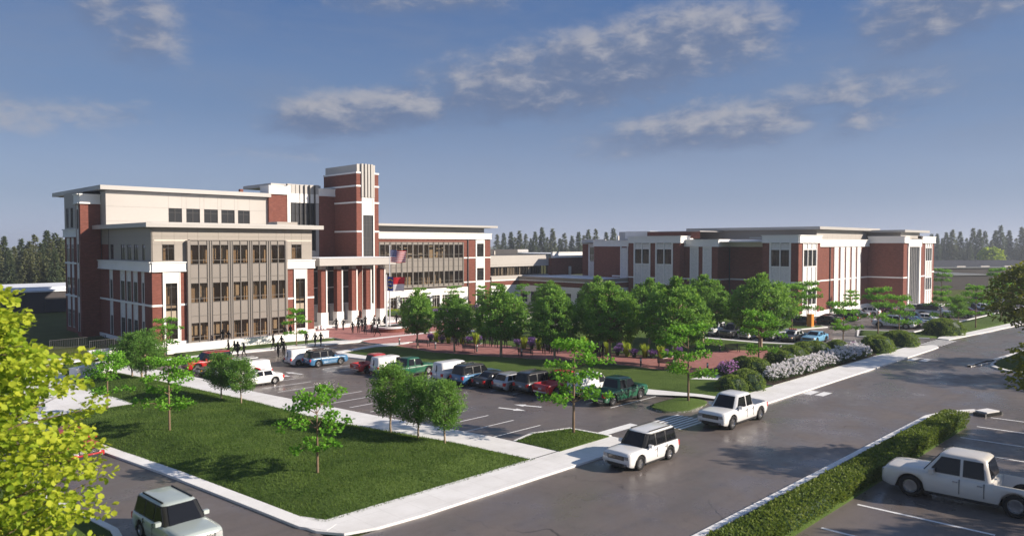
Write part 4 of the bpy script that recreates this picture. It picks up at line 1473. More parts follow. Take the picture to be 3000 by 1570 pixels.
# tan upper storey and overhanging roof
clad(B, ('Y', 61.7), 147, 176, 14.9, 16.9, [149.6, 152.2, 154.8, 157.2, 159.6, 162, 164.6, 167.2, 169.8], [], 'cream_panel')
fwall(B, 'upper_wall', 'tan_panel', ('X', 147), 61.7, 90, 14.9, 16.9)
box('roof', 'roof_metal', 145.2, 178, 60.3, 90.2, 16.9, 17.45, B)
fwall(B, 'upper_wall', 'taupe_metal', ('X', 173.6), 54.6, 61.7, 14.9, 16.6)
fwall(B, 'upper_wall', 'cream_panel', ('Y', 54.6), 173.6, 186.5, 14.9, 16.6)
box('roof', 'roof_metal', 172.6, 189.6, 53.4, 62, 16.55, 17.05, B)
# shaded left face, from the street backwards
G = ('X', 140.5)
fwall(B, 'wall', 'brick', G, 67.2, 77.0, .0, ZL0)
belt(B, G, 67.2, 77.0, 6.8)
cornice(B, G, 67.2, 77.0, ZL0, ZL1)
fwall(B, 'wall', 'brick', ('Y', 77.0), 135.7, 140.5, .0, ZL0)
belt(B, ('Y', 77.0), 135.6, 140.5, 6.8)
cornice(B, ('Y', 77.0), 135.5, 140.2, ZL0, ZL1)
box('downspout', 'dark_metal', 140.2, 140.4, 76.75, 76.95, 0, 14.8, B)
G = ('X', 135.7)
fwall(B, 'wall', 'brick', G, 77.0, 84.9, .0, ZL0)
for a0, a1 in ((78.3, 80.3), (81.3, 83.3)):
    fb(B, 'pilaster', 'rough_white', G, a0 + .25, a1 - .25, .2, ZL0 - .3, -.06, .1)
    fb(B, 'pilaster_edge', 'white_precast', G, a0, a0 + .25, .2, ZL0, -.16, .1)
    fb(B, 'pilaster_edge', 'white_precast', G, a1 - .25, a1, .2, ZL0, -.16, .1)
    fb(B, 'pilaster_head', 'white_precast', G, a0 + .25, a1 - .25, ZL0 - .3, ZL0, -.15, .1)
for a0, a1 in ((77.0, 78.3), (80.3, 81.3), (83.3, 84.6)):
    belt(B, G, a0, a1, 6.8)
cornice(B, G, 76.9, 84.6, ZL0, ZL1)
G = ('X', 133.8)
fwall(B, 'wall', 'brick', G, 84.6, 86.4, .0, ZB0)
fwall(B, 'wall', 'brick', G, 90.4, 92.0, .0, ZB0)
fwall(B, 'wall', 'brick', G, 96.0, 97.6, .0, ZB0)
bay_windows(B, G, 86.4, 90.4, 2, ZS, ZT, .1)
bay_windows(B, G, 92.0, 96.0, 2, ZS, ZT, .1)
for a0, a1 in ((84.6, 86.2), (90.6, 91.8), (96.2, 97.6)):
    belt(B, G, a0, a1, 6.8)
fwall(B, 'wall', 'brick', ('Y', 84.6), 133.8, 135.7, .0, ZB0)
belt(B, ('Y', 84.6), 133.7, 135.7, 6.8)
cornice(B, G, 84.5, 97.6, ZB0, ZB1)
cornice(B, ('Y', 84.6), 133.6, 138.5, ZB0, ZB1)
box('core', 'interior_dark', 134.5, 146, 85.2, 97, 0, 15.2, B)
G = ('X', 135.7)
fwall(B, 'wall', 'brick', G, 97.6, 108.8, .0, ZL0)
fb(B, 'pilaster', 'rough_white', G, 99.3, 100.9, .2, ZL0 - .3, -.1, .1)
fb(B, 'pilaster_edge', 'white_precast', G, 99.05, 99.3, .2, ZL0, -.18, .1)
fb(B, 'pilaster_edge', 'white_precast', G, 100.9, 101.15, .2, ZL0, -.18, .1)
belt(B, G, 97.6, 99.05, 6.8)
belt(B, G, 101.15, 103.5, 6.8)
cornice(B, G, 97.7, 108.8, ZL0, ZL1 - .1)
fwall(B, 'wall', 'brick', ('Y', 108.8), 135.7, 141, 0, ZL0)
box('wall', 'brick', 135.8, 141, 108.6, 108.8, 0, 14.6, B)
G = ('X', 140.0)
fwall(B, 'wall', 'brick', G, 113.9, 115.8, 6, 14.0)
fb(B, 'strip_frame', 'rough_white', G, 108.8, 113.9, 6.4, 9.8, -.05, .2)
window(B, G, 112.2, 113.5, 10.0, 13.3, 2, (.4,), .0, 'light_frame', 'glass_clear')
fb(B, 'strip_frame', 'white_precast', G, 113.5, 113.9, 6.4, 14, -.1, .2)
fb(B, 'strip_frame', 'white_precast', G, 108.8, 112.2, 9.8, 14, -.05, .2)
fb(B, 'strip_head', 'white_precast', G, 112.2, 113.5, 13.3, 14, -.05, .2)
fb(B, 'parapet', 'grey_panel', G, 108.8, 115.9, 14.0, 15.1, -.1, .3)
box('roof_pipe', 'pale_wall', 140.6, 141.0, 105.5, 105.9, 14.5, 15.9, B)
box('roof_unit', 'grey_panel', 145, 149, 104.2, 108.6, 14.5, 16.9, B)
fwall(B, 'upper_wall', 'brick', ('X', 137.4), 82, 95.2, 15.2, 16.6)
fb(B, 'upper_parapet', 'white_precast', ('Y', 99.0), 145, 150, 15, 16.95, -.2, .3)
box('upper_penthouse', 'white_precast', 138.5, 147, 95.2, 102, 15.2, 16.85, B)
box('upper_cap', 'grey_panel', 137.3, 147, 82, 95.2, 16.6, 16.75, B)
box('main_roof', 'roof_membrane', 136, 192, 67.5, 115, 14.4, 14.5, B)

# ================================================================ far buildings
def plain_building(label, x0, x1, y0, y1, h, wall, roof, extra=()):
    b = thing('warehouse', label, 'building', (x0, y0, -.1))
    box('wall', wall, x0, x1, y0, y1, -.1, h, b)
    box('roof', roof, x0 - .3, x1 + .3, y0 - .3, y1 + .3, h, h + .35, b)
    for e in extra:
        box(*e, b)
    return b


w1 = thing('warehouse', 'low grey shed with shade-darkened walls and sun-pale end wall beyond the brick building', 'building', (269, 59, -.1), math.atan2(.54, -.84) - math.pi)
MB().box(-46, 0, 0, 34, 0, 4.4).obj('wall', ['shade_grey_wall'], w1)
MB().box(-46.3, .3, -.3, 34.3, 4.4, 4.7).obj('roof', ['grey_roof'], w1)
MB().box(.0, .25, .3, 33.7, 0, 4.3).obj('end_wall', ['pale_wall'], w1)  # sun-facing end given a paler colour than the shade-toned walls
MB().box(-30, -27, -.2, 0, 0, 3).obj('door', ['dark_roof'], w1)
MB().box(-44, -42.5, -.2, 0, .4, 3.4).obj('wall_band', ['pale_wall'], w1)
w2 = thing('warehouse', 'long grey hall with dark ridge roof behind the low grey shed', 'building', (352, 62, -.1), math.atan2(.54, -.84) - math.pi)
MB().box(-62, 12, 0, 40, 0, 4.9).obj('wall', ['shade_grey_wall'], w2)
MB().box(-62.4, 12.4, -.4, 40.4, 4.9, 5.2).obj('roof', ['grey_roof'], w2)
mb = MB()
mb.poly([(-40, 4, 5.25), (12, 4, 5.25), (12, 20, 7.4), (-40, 20, 7.4)])
mb.poly([(12, 36, 5.25), (-40, 36, 5.25), (-40, 20, 7.4), (12, 20, 7.4)])
mb.poly([(-40, 4, 5.25), (-40, 20, 7.4), (-40, 36, 5.25)], 1)
mb.poly([(12, 4, 5.25), (12, 36, 5.25), (12, 20, 7.4)], 1)
mb.obj('ridge_roof', ['dark_roof', 'pale_wall'], w2)
for i in range(4):
    MB().box(-34 + 11 * i, -30 + 11 * i, 1.5, 2.6, 5.2, 5.6).obj('roof_light', ['pale_wall'], w2)
w3 = plain_building('pale low building with white sloping roof behind the yellow tree', 20, 70, 176, 200, 4.2, 'shade_grey_wall', 'roof_membrane',
                    [('canopy', 'pale_wall', 60, 72, 172, 175.6, 3.0, 3.5), ('door', 'dark_roof', 40, 44, 175.6, 175.9, 0, 3)])
box('roof_curb', 'roof_membrane', 24, 66, 180, 198, 4.55, 5.0, w3)
# ---------------------------------------------------------------- vegetation
class Leaves:
    """Many small leaf faces with a per-face 'tone' so that clumps vary from light to dark."""

    def __init__(s):
        s.v, s.f, s.t, s.m = [], [], [], []

    def leaf(s, p, d, up, L, W, tone, mi=0, shape=4):
        p, d = Vector(p), Vector(d).normalized()
        side = d.cross(up)
        side = side.normalized() if side.length > 1e-4 else Vector((1, 0, 0))
        nrm = side.cross(d)
        n = len(s.v)
        if shape == 4:
            s.v += [tuple(p), tuple(p + d * L * .5 + side * W * .5 - nrm * L * .06), tuple(p + d * L), tuple(p + d * L * .5 - side * W * .5 - nrm * L * .06)]
        elif shape == 3:
            s.v += [tuple(p - side * W * .5), tuple(p + side * W * .5), tuple(p + d * L)]
        else:
            c = p + d * L * .5
            for k in range(shape):
                a = 2 * math.pi * k / shape
                s.v.append(tuple(c + d * (math.cos(a) * L * .5) + side * (math.sin(a) * W * .5) - nrm * (L * .08 * (k % 2))))
        s.f.append(tuple(range(n, len(s.v))))
        s.t.append(tone)
        s.m.append(mi)

    def mesh(s, name, mats):
        me = mesh_from(name, s.v, s.f, mats, s.m)
        at = me.attributes.new('tone', 'FLOAT', 'FACE')
        at.data.foreach_set('value', s.t)
        return me


def rdir(r):
    while True:
        v = Vector((r.uniform(-1, 1), r.uniform(-1, 1), r.uniform(-1, 1)))
        if .05 < v.length < 1:
            return v.normalized()


UP = Vector((0, 0, 1))


def clump(lv, c, rad, n, r, L, W, tone, flat=1.0, mi=0, shape=4, droop=.2, out=None):
    for _ in range(n):
        q = rdir(r) * (rad * (r.random() ** .45))
        q.z *= flat
        d = (q.normalized() * .7 + rdir(r) * .8 + Vector((0, 0, -droop)))
        if out is not None:
            d += out * .5
        t = tone + r.uniform(-.20, .20) + .18 * (q.z / max(rad * flat, .01))  # higher leaves in a clump coloured lighter, as if lit from above
        k = r.uniform(.75, 1.25)
        lv.leaf(c + q, d, (UP + rdir(r) * .9), L * k, W * k, max(0, min(1, t)), mi, shape)


def trunk_mb(path, radii, seg=9):
    return MB().tube(path, radii, seg)


TREES = {}


def round_tree(seed, h=9.0, rad=4.1, base=2.7):
    """Mature park tree: clear trunk, broad domed crown built of leaf layers."""
    r = random.Random(seed)
    mb = MB()
    mb.tube([(0, 0, -.1), (.03, 0, .3), (.0, .03, base * .6), (.04, .0, base + .6), (.08, .05, h * .55)], [.30, .22, .19, .16, .07], 10)
    lv = Leaves()
    nl = 10
    for i in range(nl):
        u = i / (nl - 1)
        z = base + (h - base) * (.05 + .90 * u)
        w = rad * min(1, .62 + 1.9 * u) * (1 - u ** 2.9) ** .68 + .22
        n = int(5 + 17 * w / rad)
        for k in range(n):
            a = 6.283 * k / n + r.uniform(-.35, .35) + i
            for inner in (0, 1):
                if inner and k % 2:
                    continue
                q = w * (r.uniform(.74, 1.04) if not inner else r.uniform(.15, .62))
                c = Vector((math.cos(a) * q, math.sin(a) * q, z + r.uniform(-.28, .28) - .18 * (q / rad)))
                od = Vector((math.cos(a), math.sin(a), .5 + u))
                tone = (.46 + .22 * u if not inner else .16 + .2 * u) + r.uniform(-.17, .17)  # crown shade in the leaf colour: inner clumps darker, upper ones lighter
                rad_c = r.uniform(.5, .85)
                if not inner and k % 2 == 0:
                    s0 = Vector((.04, .03, max(base * .8, z - 1.2)))
                    mb.tube([tuple(s0), tuple(s0.lerp(c, .5) + Vector((0, 0, .2))), tuple(c)], [.07, .045, .012], 5, 0, False)
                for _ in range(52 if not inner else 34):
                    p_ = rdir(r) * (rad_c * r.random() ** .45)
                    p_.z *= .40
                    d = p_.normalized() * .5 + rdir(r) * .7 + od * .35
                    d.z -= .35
                    t_ = tone + r.uniform(-.18, .18) + .22 * (p_.z / (rad_c * .4))  # lit clump tops put into the leaf tone
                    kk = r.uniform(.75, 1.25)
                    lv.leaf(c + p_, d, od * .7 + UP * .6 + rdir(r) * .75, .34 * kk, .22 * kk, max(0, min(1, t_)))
    return mb.mesh('trunk', ['bark_pale'], True), lv.mesh('crown', ['leaf_round'])


def layered_tree(seed, h=6.3):
    """Young tree with open, flat tiers of bright leaves."""
    r = random.Random(seed)
    mb = MB()
    lean = Vector((r.uniform(-.12, .12), r.uniform(-.12, .12)))
    path = [(lean.x * t * t, lean.y * t * t, -.1 + h * .93 * t) for t in (0, .12, .3, .5, .7, .85, 1)]
    mb.tube(path, [.115, .09, .082, .072, .055, .035, .012], 8)
    lv = Leaves()
    tiers = r.choice([[(.40, 2.2), (.66, 2.7), (.82, 1.9), (.97, 1.6)], [(.36, 1.7), (.55, 2.4), (.75, 2.6), (.95, 1.9)], [(.43, 2.5), (.62, 1.8), (.79, 2.6), (.97, 1.7)]])
    for ti, (f, reach) in enumerate(tiers):
        z0 = h * f
        nb = r.choice((3, 4, 4, 5, 5))
        a0 = r.uniform(0, 6.28)
        miss = r.random() < .4 and ti < 3
        for b in range(nb):
            if miss and b == 0:
                continue
            a = a0 + b * 6.283 / nb + r.uniform(-.4, .4)
            L = reach * r.uniform(.6, 1.08)
            st = Vector((lean.x * f * f, lean.y * f * f, z0 - .45))
            e = Vector((math.cos(a) * L, math.sin(a) * L, z0 + r.uniform(-.18, .22)))
            m = st.lerp(e, .45) + Vector((0, 0, .28))
            mb.tube([tuple(st), tuple(m), tuple(e)], [.038, .025, .008], 5, 0, False)
            side = Vector((-math.sin(a), math.cos(a), 0))
            for g in (.42, .72, 1.0):
                for sgn in (-1, 0, 1):
                    if sgn and r.random() < .30:
                        continue
                    w = (.20 + .30 * math.sin(math.pi * g * .85)) * r.uniform(.8, 1.3) * min(1, L / 1.6)
                    c0 = st.lerp(e, g) + Vector((0, 0, .26 * math.sin(g * 3)))
                    c = c0 + side * (sgn * w) + rdir(r) * .16
                    if sgn:
                        mb.tube([tuple(c0), tuple(c)], [.012, .004], 4, 0, False)
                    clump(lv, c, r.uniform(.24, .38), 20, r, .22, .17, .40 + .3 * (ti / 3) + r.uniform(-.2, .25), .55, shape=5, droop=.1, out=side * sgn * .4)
    return mb.mesh('trunk', ['bark'], True), lv.mesh('crown', ['leaf_layered'])


def small_tree(seed, h=4.4, rad=1.35):
    """Small fine-leaved tree on a short bare stem, tufted outline."""
    r = random.Random(seed)
    mb = MB()
    mb.tube([(0, 0, -.1), (.02, .01, .5), (-.02, .03, 1.2), (.03, 0, h * .6), (0, 0, h * .92)], [.085, .065, .058, .04, .01], 8)
    lv = Leaves()
    for i in range(58):
        t = (i + .5) / 58
        z0 = h * (.24 + .66 * t)
        a = i * 2.39996 + r.uniform(-.4, .4)
        q = rad * (math.sin(math.pi * (.18 + .74 * t)) ** .75) * r.uniform(.6, 1.12)
        e = Vector((math.cos(a) * q, math.sin(a) * q, z0 + .35 + .2 * r.random()))
        s0 = Vector((0, 0, z0))
        mb.tube([tuple(s0), tuple(e)], [.018, .005], 4, 0, False)
        for k in range(3):
            c = s0.lerp(e, .5 + .25 * k)
            clump(lv, c, .30, 40, r, .19, .065, .3 + .32 * (q / rad) * .8 + .2 * t + r.uniform(-.15, .15), .9, droop=-.3)
    return mb.mesh('trunk', ['bark_pale'], True), lv.mesh('crown', ['leaf_small'])


def conifer(seed, h=22, rad=3.6, mat='needle', thin=1.0):
    r = random.Random(seed)
    mb = MB()
    mb.tube([(0, 0, -.3), (0, 0, h * .5), (0, 0, h * .97)], [.35, .22, .03], 6)
    lv = Leaves()
    nl = 36
    for i in range(nl):
        t = i / (nl - 1)
        z = h * (.07 + .90 * t)
        R_ = rad * (1 - t) ** .85 * r.uniform(.72, 1.08) + .15
        nb = max(5, int(12 * (1 - t) + 6))
        for b in range(nb):
            if r.random() > thin:
                continue
            a = r.uniform(0, 6.283)
            L = R_ * r.uniform(.65, 1.08)
            d = Vector((math.cos(a), math.sin(a), -.28 + .2 * t))
            for k in range(4):
                c = Vector((0, 0, z)) + d * (L * (.3 + .22 * k))
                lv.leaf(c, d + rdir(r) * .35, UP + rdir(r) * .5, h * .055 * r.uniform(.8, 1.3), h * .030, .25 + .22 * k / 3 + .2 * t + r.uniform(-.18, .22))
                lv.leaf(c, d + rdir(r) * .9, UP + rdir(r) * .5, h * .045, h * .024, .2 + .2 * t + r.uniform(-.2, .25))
    return mb.mesh('trunk', ['bark_dark'], True), lv.mesh('crown', [mat])


def big_leaf_tree(seed, h=13, rad=4.6, base=2.2, mat='leaf_yellow', n=150, per=24, L=.40, W=.34):
    r = random.Random(seed)
    mb = MB()
    mb.tube([(0, 0, -.1), (.05, 0, 1.5), (.0, .1, 4), (.1, .1, h * .6), (0, 0, h * .9)], [.32, .24, .2, .13, .03], 10)
    lv = Leaves()
    for i in range(n):
        t = (i + .5) / n
        z0 = base + (h - base) * (.02 + .74 * t)
        a = i * 2.39996 + r.uniform(-.3, .3)
        q = rad * (math.sin(math.pi * (.30 + .62 * t)) ** .6) * r.uniform(.78, 1.08)
        s0 = Vector((.05, .05, z0))
        e = Vector((math.cos(a) * q, math.sin(a) * q, z0 + (h - z0) * .18 + r.uniform(-.5, .3)))
        m = s0.lerp(e, .5) + Vector((0, 0, .3))
        mb.tube([tuple(s0), tuple(m), tuple(e)], [.05, .03, .01], 4, 0, False)
        for k in range(4):
            f = .45 + .58 * k / 3
            c = s0.lerp(e, f) + Vector((0, 0, .25 * math.sin(3.1 * f))) + rdir(r) * .3
            clump(lv, c, .64, per, r, L, W, .22 + .5 * f * .9 + r.uniform(-.16, .2), .42, shape=6, droop=.35, out=(e - s0).normalized())
    return mb.mesh('trunk', ['bark'], True), lv.mesh('crown', [mat])


def plant(name, meshes, x, y, z, s, rz, label, cat, group=None, names=('trunk', 'crown'), sz=None):
    o = thing(name, label, cat, (x, y, z), rz, group)
    o.scale = (s, s, sz or s)
    for n_, me in zip(names, meshes):
        link(bpy.data.objects.new(n_, me), o)
    return o


ROUND = [round_tree(s_) for s_ in (3, 8, 21)]
LAYER = [layered_tree(s_) for s_ in (2, 5, 9, 14, 23, 37)]
SMALL = [small_tree(s_) for s_ in (4, 12)]
CONE = [conifer(1, 22, 5.2), conifer(2, 22, 4.4), conifer(3, 22, 5.8, 'needle_pale', .7), conifer(4, 22, 4.8, 'needle_pale')]

# park trees along the brick walk
GP = 'mature round trees in the park'
rt = [(61.2, 79.1, 7.7, 2.3, 'small domed tree on the lawn corner nearest the flagpoles'),
      (62.4, 72.9, 7.3, 2.6, 'second domed tree along the brick walk from the flagpoles'),
      (64.0, 65.9, 8.6, 3.4, 'third domed tree along the brick walk, broad crown over walking people'),
      (65.6, 58.5, 8.4, 2.9, 'fourth domed tree along the brick walk, behind a young bright tree'),
      (70.0, 53.7, 9.4, 3.7, 'fifth domed tree along the brick walk, left of the largest one'),
      (72.1, 46.1, 9.9, 3.8, 'tall domed tree with the largest crown in the middle of the park'),
      (91.9, 45.7, 9.9, 4.2, 'rightmost domed park tree, standing near the blue coupe'),
      (85.1, 76.7, 8.2, 3.0, 'domed tree behind the brick walk, in front of the low link'),
      (84.3, 66.9, 9.0, 3.4, 'domed tree in the back row, left part of the park'),
      (86.4, 59.4, 9.0, 3.4, 'domed tree in the back row, middle of the park'),
      (92.7, 54.8, 9.5, 3.8, 'domed tree in the back row by the white pickup')]
for i, (x, y, h, cr, lab) in enumerate(rt):
    plant('park_tree', ROUND[i % 3], x, y, .1, cr / 4.3, i * 1.3, lab, 'tree', GP, sz=h / 9.0)

GL = 'young trees with bright leaf tiers'
lt = [(22.5, 38.6, 5.3, 'young tiered tree standing alone nearest the lawn corner'),
      (20.1, 54.8, 5.7, 'young tiered tree in the middle of the sloping lawn'),
      (19.3, 65.9, 5.0, 'young tiered tree beside the white terrace paving'),
      (33.5, 92.5, 4.9, 'young tiered tree by the left brick corner of the courthouse'),
      (50.9, 92.6, 4.9, 'young tiered tree in front of the right brick bay of the courthouse'),
      (41.0, 34.7, 6.8, 'young tiered tree on the grass island left of the lot exit'),
      (56.4, 34.7, 6.7, 'young tiered tree on the kerbed island behind the white pickup'),
      (75.7, 37.9, 6.4, 'young tiered tree between the pink flowers and the white flower bed'),
      (101.6, 38.9, 6.1, 'young tiered tree at the far end of the white flower bed'),
      (120.5, 40.9, 7.0, 'young tiered tree on the left part of the lot entrance island'),
      (114.7, 36.1, 6.4, 'young tiered tree rising behind the two round hedges'),
      (136.9, 36.7, 5.9, 'young tiered tree behind the third round hedge'),
      (141.0, 32.6, 6.8, 'young tiered tree on the roadside lawn of the east lot'),
      (157.3, 32.4, 6.8, 'farthest young tiered tree on the roadside lawn'),
      (126.7, 54.5, 7.2, 'young tiered tree beside the orange box'),
      (120.2, 54.4, 7.1, 'young tiered tree left of the orange box'),
      (153.2, 57.0, 4.5, 'young tiered tree at the foot of the white pilasters'),
      (91.7, 117.5, 5.1, 'young tiered tree in front of the right wing, nearest the tower'),
      (100, 117, 5.1, 'young tiered tree before the middle windows of the right wing'),
      (107, 116, 4.9, 'young tiered tree before the brick end of the right wing'),
      (110.8, 115.5, 5.3, 'young tiered tree at the end corner of the right wing'),
      (116, 113, 5.0, 'young tiered tree in the corner of the low link'),
      (121, 112, 5.0, 'young tiered tree close to the shaded wall of the low link'),
      (209, 56, 7.4, 'young tiered tree behind the right end of the brick building'),
      (219, 46, 7.6, 'young tiered tree in front of the low grey shed'),
      (176, 33, 6.4, 'young tiered tree at the right edge, half behind the olive tree')]
for i, (x, y, h, lab) in enumerate(lt):
    plant('young_tree', LAYER[(i * 5 + i // 6) % 6], x, y, .12, h / 6.3, i * 2.1 + .4, lab, 'tree', GL)

GS = 'small fine-leaved trees'
st = [(26.4, 82.0, 4.4, 'left tree of the dense dark clump by the terrace'), (26.9, 80.6, 4.9, 'tallest tree of the dense dark clump by the terrace'),
      (26.3, 77.8, 4.4, 'front tree of the dense dark clump by the terrace'), (27.8, 63.8, 4.1, 'small tree in front of the police car, left of the pair'),
      (28.5, 61.4, 3.8, 'small tree in front of the police car, right of the pair'), (31.8, 44.3, 4.9, 'tallest and leftmost of three small lawn trees'),
      (31.9, 41.2, 4.4, 'middle of three small lawn trees'), (32.3, 38.8, 4.4, 'rightmost of three small lawn trees'),
      (145.8, 36.3, 4.8, 'small dark tree by the kerb of the east lot')]
for i, (x, y, h, lab) in enumerate(st):
    s_ = h / 4.4
    plant('small_tree', SMALL[i % 2], x, y, .3 if x < 40 and i > 2 else .15, s_ * (1.35 if i < 3 else 1.08), i * 1.7, lab, 'tree', GS, sz=s_)

yt = big_leaf_tree(31, 15.2, 5.1, -.6, 'leaf_yellow', 160, 33, .25, .21)
plant('broadleaf_tree', yt, 4.3, 34.2, 0, 1, .6, 'large yellow green tree close at the left edge', 'tree')
ot = big_leaf_tree(47, 13.5, 5.0, 3.6, 'leaf_olive', 90, 16, .34, .26)
plant('broadleaf_tree', ot, 101.4, 17.6, .1, 1, 1.0, 'dark olive tree reaching in at the right edge', 'tree')
for x, y, rz, w_ in ((96.8, 5.5, 2.0, 'first'), (112, 6.0, 3.3, 'second')):
    plant('broadleaf_tree', ot, x, y, .1, .95, rz, 'olive street tree out of view shading the far road, %s past the lot' % w_, 'tree', 'street trees right of the road')
for x, y, rz, w_ in ((60, -6, 1.0, 'first'), (72, -5, 2.2, 'second'), (50, -9, 5.0, 'third')):
    plant('broadleaf_tree', ot, x, y, 0, 1.0, rz, 'olive tree out of view shading the south lot, %s in line' % w_, 'tree', 'street trees right of the road')
plant('broadleaf_tree', ot, 56.0, 7.0, 0, .8, 4.0, 'olive tree outside the view shading the near road', 'tree', 'street trees right of the road')

# conifers on the skyline: left, middle and right groups
rc = random.Random(77)


def at(px, dist):
    """Column of the photograph (0..3000) at a distance to ground position."""
    lat = (px - 1500) / 2182 * dist
    return ((dist + lat) * .70711, (dist - lat) * .70711)


ORD = ['first', 'second', 'third', 'fourth', 'fifth', 'sixth', 'seventh', 'eighth', 'ninth', 'tenth', 'eleventh', 'twelfth', 'thirteenth', 'fourteenth', 'fifteenth', 'sixteenth', 'seventeenth', 'eighteenth', 'nineteenth', 'twentieth', 'twenty-first', 'twenty-second']


def conifers(spec, where):
    n = len(spec)
    for i, (px, dist, h, k) in enumerate(spec):
        x, y = at(px, dist)
        lab = '%s skyline conifer %s, %s from the left' % ('pale' if k >= 2 else 'dark', where, ORD[sorted(q[0] for q in spec).index(px)])
        plant('conifer', CONE[k], x, y, -.1, h / 22, rc.uniform(0, 6), lab, 'tree', 'conifers on the skyline', sz=h / 22 * rc.uniform(.95, 1.05))


left = [(-30, 235, 17, 0), (12, 260, 16.5, 1), (40, 240, 13.5, 2), (62, 262, 16, 0), (84, 236, 15, 3), (104, 255, 17, 2), (122, 246, 14, 0), (138, 262, 18.5, 1),
        (150, 238, 15.5, 2), (163, 258, 18.5, 0), (176, 240, 16, 3), (188, 262, 16.5, 1), (205, 250, 15, 0), (-8, 248, 15, 3), (28, 230, 12, 0), (72, 232, 12, 2), (115, 232, 11.5, 3), (160, 232, 12, 0)]
conifers(left, 'left of the courthouse')
mid = [(1456, 500, 21, 2), (1476, 520, 21.5, 0), (1497, 500, 23.5, 1), (1522, 490, 22.5, 3), (1541, 505, 22, 2), (1556, 500, 19, 0), (1568, 490, 21.5, 0), (1588, 495, 24.5, 1), (1604, 505, 19.5, 2),
       (1619, 490, 24, 3), (1653, 500, 22, 2), (1676, 510, 21, 0), (1695, 495, 23.5, 1), (1723, 500, 23, 0), (1745, 505, 23.5, 2), (1776, 500, 22, 1), (1797, 495, 25, 0), (1640, 520, 19, 0), (1510, 520, 20, 2), (1710, 515, 19.5, 3)]
conifers(mid, 'between the two buildings')
right = [(2715, 600, 20, 2), (2728, 620, 24, 0), (2745, 590, 22, 1), (2772, 600, 25, 0), (2789, 590, 27, 3), (2800, 610, 19, 2), (2812, 595, 24.5, 0), (2830, 615, 20, 2), (2850, 600, 26.5, 3), (2868, 590, 27, 1), (2885, 610, 24, 0),
         (2915, 600, 25.5, 1), (2930, 595, 28, 0), (2945, 615, 21, 2), (2956, 600, 26, 1), (2975, 610, 20, 2), (2993, 595, 28.5, 3), (3012, 600, 27, 0), (2760, 615, 19, 3), (2840, 585, 17, 0), (2903, 590, 18, 3)]
conifers(right, 'right of the brick building')
conifers([(-300, 250, 16, 2), (-262, 240, 17, 0), (-225, 255, 15, 3), (-190, 245, 17.5, 1), (-158, 238, 15, 0), (-122, 256, 16, 2), (-92, 244, 17, 1), (-62, 252, 15.5, 3)], 'beyond the left edge')
conifers([(222, 262, 15, 1), (240, 250, 15.5, 2), (258, 264, 14.5, 0), (276, 252, 15, 3), (296, 262, 14.5, 1), (318, 255, 14, 2)], 'behind the courthouse corner')
conifers([(3035, 600, 25, 2), (3060, 590, 27, 0), (3088, 605, 24, 1), (3115, 595, 26, 3), (3145, 600, 25, 0), (3180, 590, 27, 2)], 'beyond the right edge')
x, y = at(2903, 470)
plant('broadleaf_tree', ROUND[1], x, y, -.1, 1.2, 0, 'bright yellow green tree before the right conifers', 'tree')
bt = big_leaf_tree(53, 12, 6, 1.2, 'leaf_yellow', 50, 12, .9, .7)
for o_ in list(COL.objects)[-2:]:
    if o_.name.startswith('crown'):
        o_.data = bt[1]


# ---- hedges and shrubs: a leafy shell over a dark core, each one its own object
def shrub_mesh(seed, rx, ry, h, mat, n, L=.13, W=.09, boxy=False, core='leaf_dark'):
    r = random.Random(seed)
    lv = Leaves()
    for i in range(n):
        a = r.uniform(0, 6.283)
        if boxy:
            x, y = r.uniform(-rx, rx), r.uniform(-ry, ry)
            k = r.random()
            if k < .40:
                p = Vector((x, y, h))
            elif k < .7:
                p = Vector((x, math.copysign(ry, y), r.uniform(.05, h)))
            else:
                p = Vector((math.copysign(rx, x), y, r.uniform(.05, h))) if rx < 3 * ry else Vector((x, -ry, r.uniform(.05, h)))
            nn = Vector((p.x * 0, p.y / ry, p.z / h - .4))
        else:
            u = r.random()
            z = h * (1 - u ** 1.6)
            q = (1 - (z / h) ** 3.2) ** .5
            wob = 1 + .10 * math.sin(a * 5 + seed) + .07 * math.sin(a * 11 + z * 6)
            p = Vector((math.cos(a) * rx * q * wob, math.sin(a) * ry * q * wob, z))
            nn = Vector((math.cos(a) * q, math.sin(a) * q, z / h))
        nz = noise.noise((p.x * 2.2, p.y * 2.2, p.z * 2.2 + seed))
        p = p + nn * (.10 * nz + r.uniform(-.08, .05))
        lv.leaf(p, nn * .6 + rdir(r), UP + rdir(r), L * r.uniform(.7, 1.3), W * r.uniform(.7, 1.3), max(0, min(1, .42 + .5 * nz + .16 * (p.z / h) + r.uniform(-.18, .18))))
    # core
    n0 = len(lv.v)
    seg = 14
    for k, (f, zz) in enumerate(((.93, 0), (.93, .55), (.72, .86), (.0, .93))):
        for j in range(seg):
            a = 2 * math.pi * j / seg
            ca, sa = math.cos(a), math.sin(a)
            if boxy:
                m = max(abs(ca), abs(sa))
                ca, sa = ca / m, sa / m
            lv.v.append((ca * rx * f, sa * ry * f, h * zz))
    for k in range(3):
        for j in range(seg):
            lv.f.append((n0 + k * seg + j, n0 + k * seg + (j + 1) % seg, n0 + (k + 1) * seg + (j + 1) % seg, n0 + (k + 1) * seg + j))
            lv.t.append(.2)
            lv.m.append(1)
    return lv.mesh('foliage', [mat, core])


def shrub(name, me, x, y, z, rz, label, cat, group=None, s=1.0):
    o = bpy.data.objects.new(name, me)
    o.location = (x, y, z)
    o.rotation_euler = (0, 0, rz)
    o.scale = (s, s, s)
    link(o)
    return tag(o, label, cat, group)


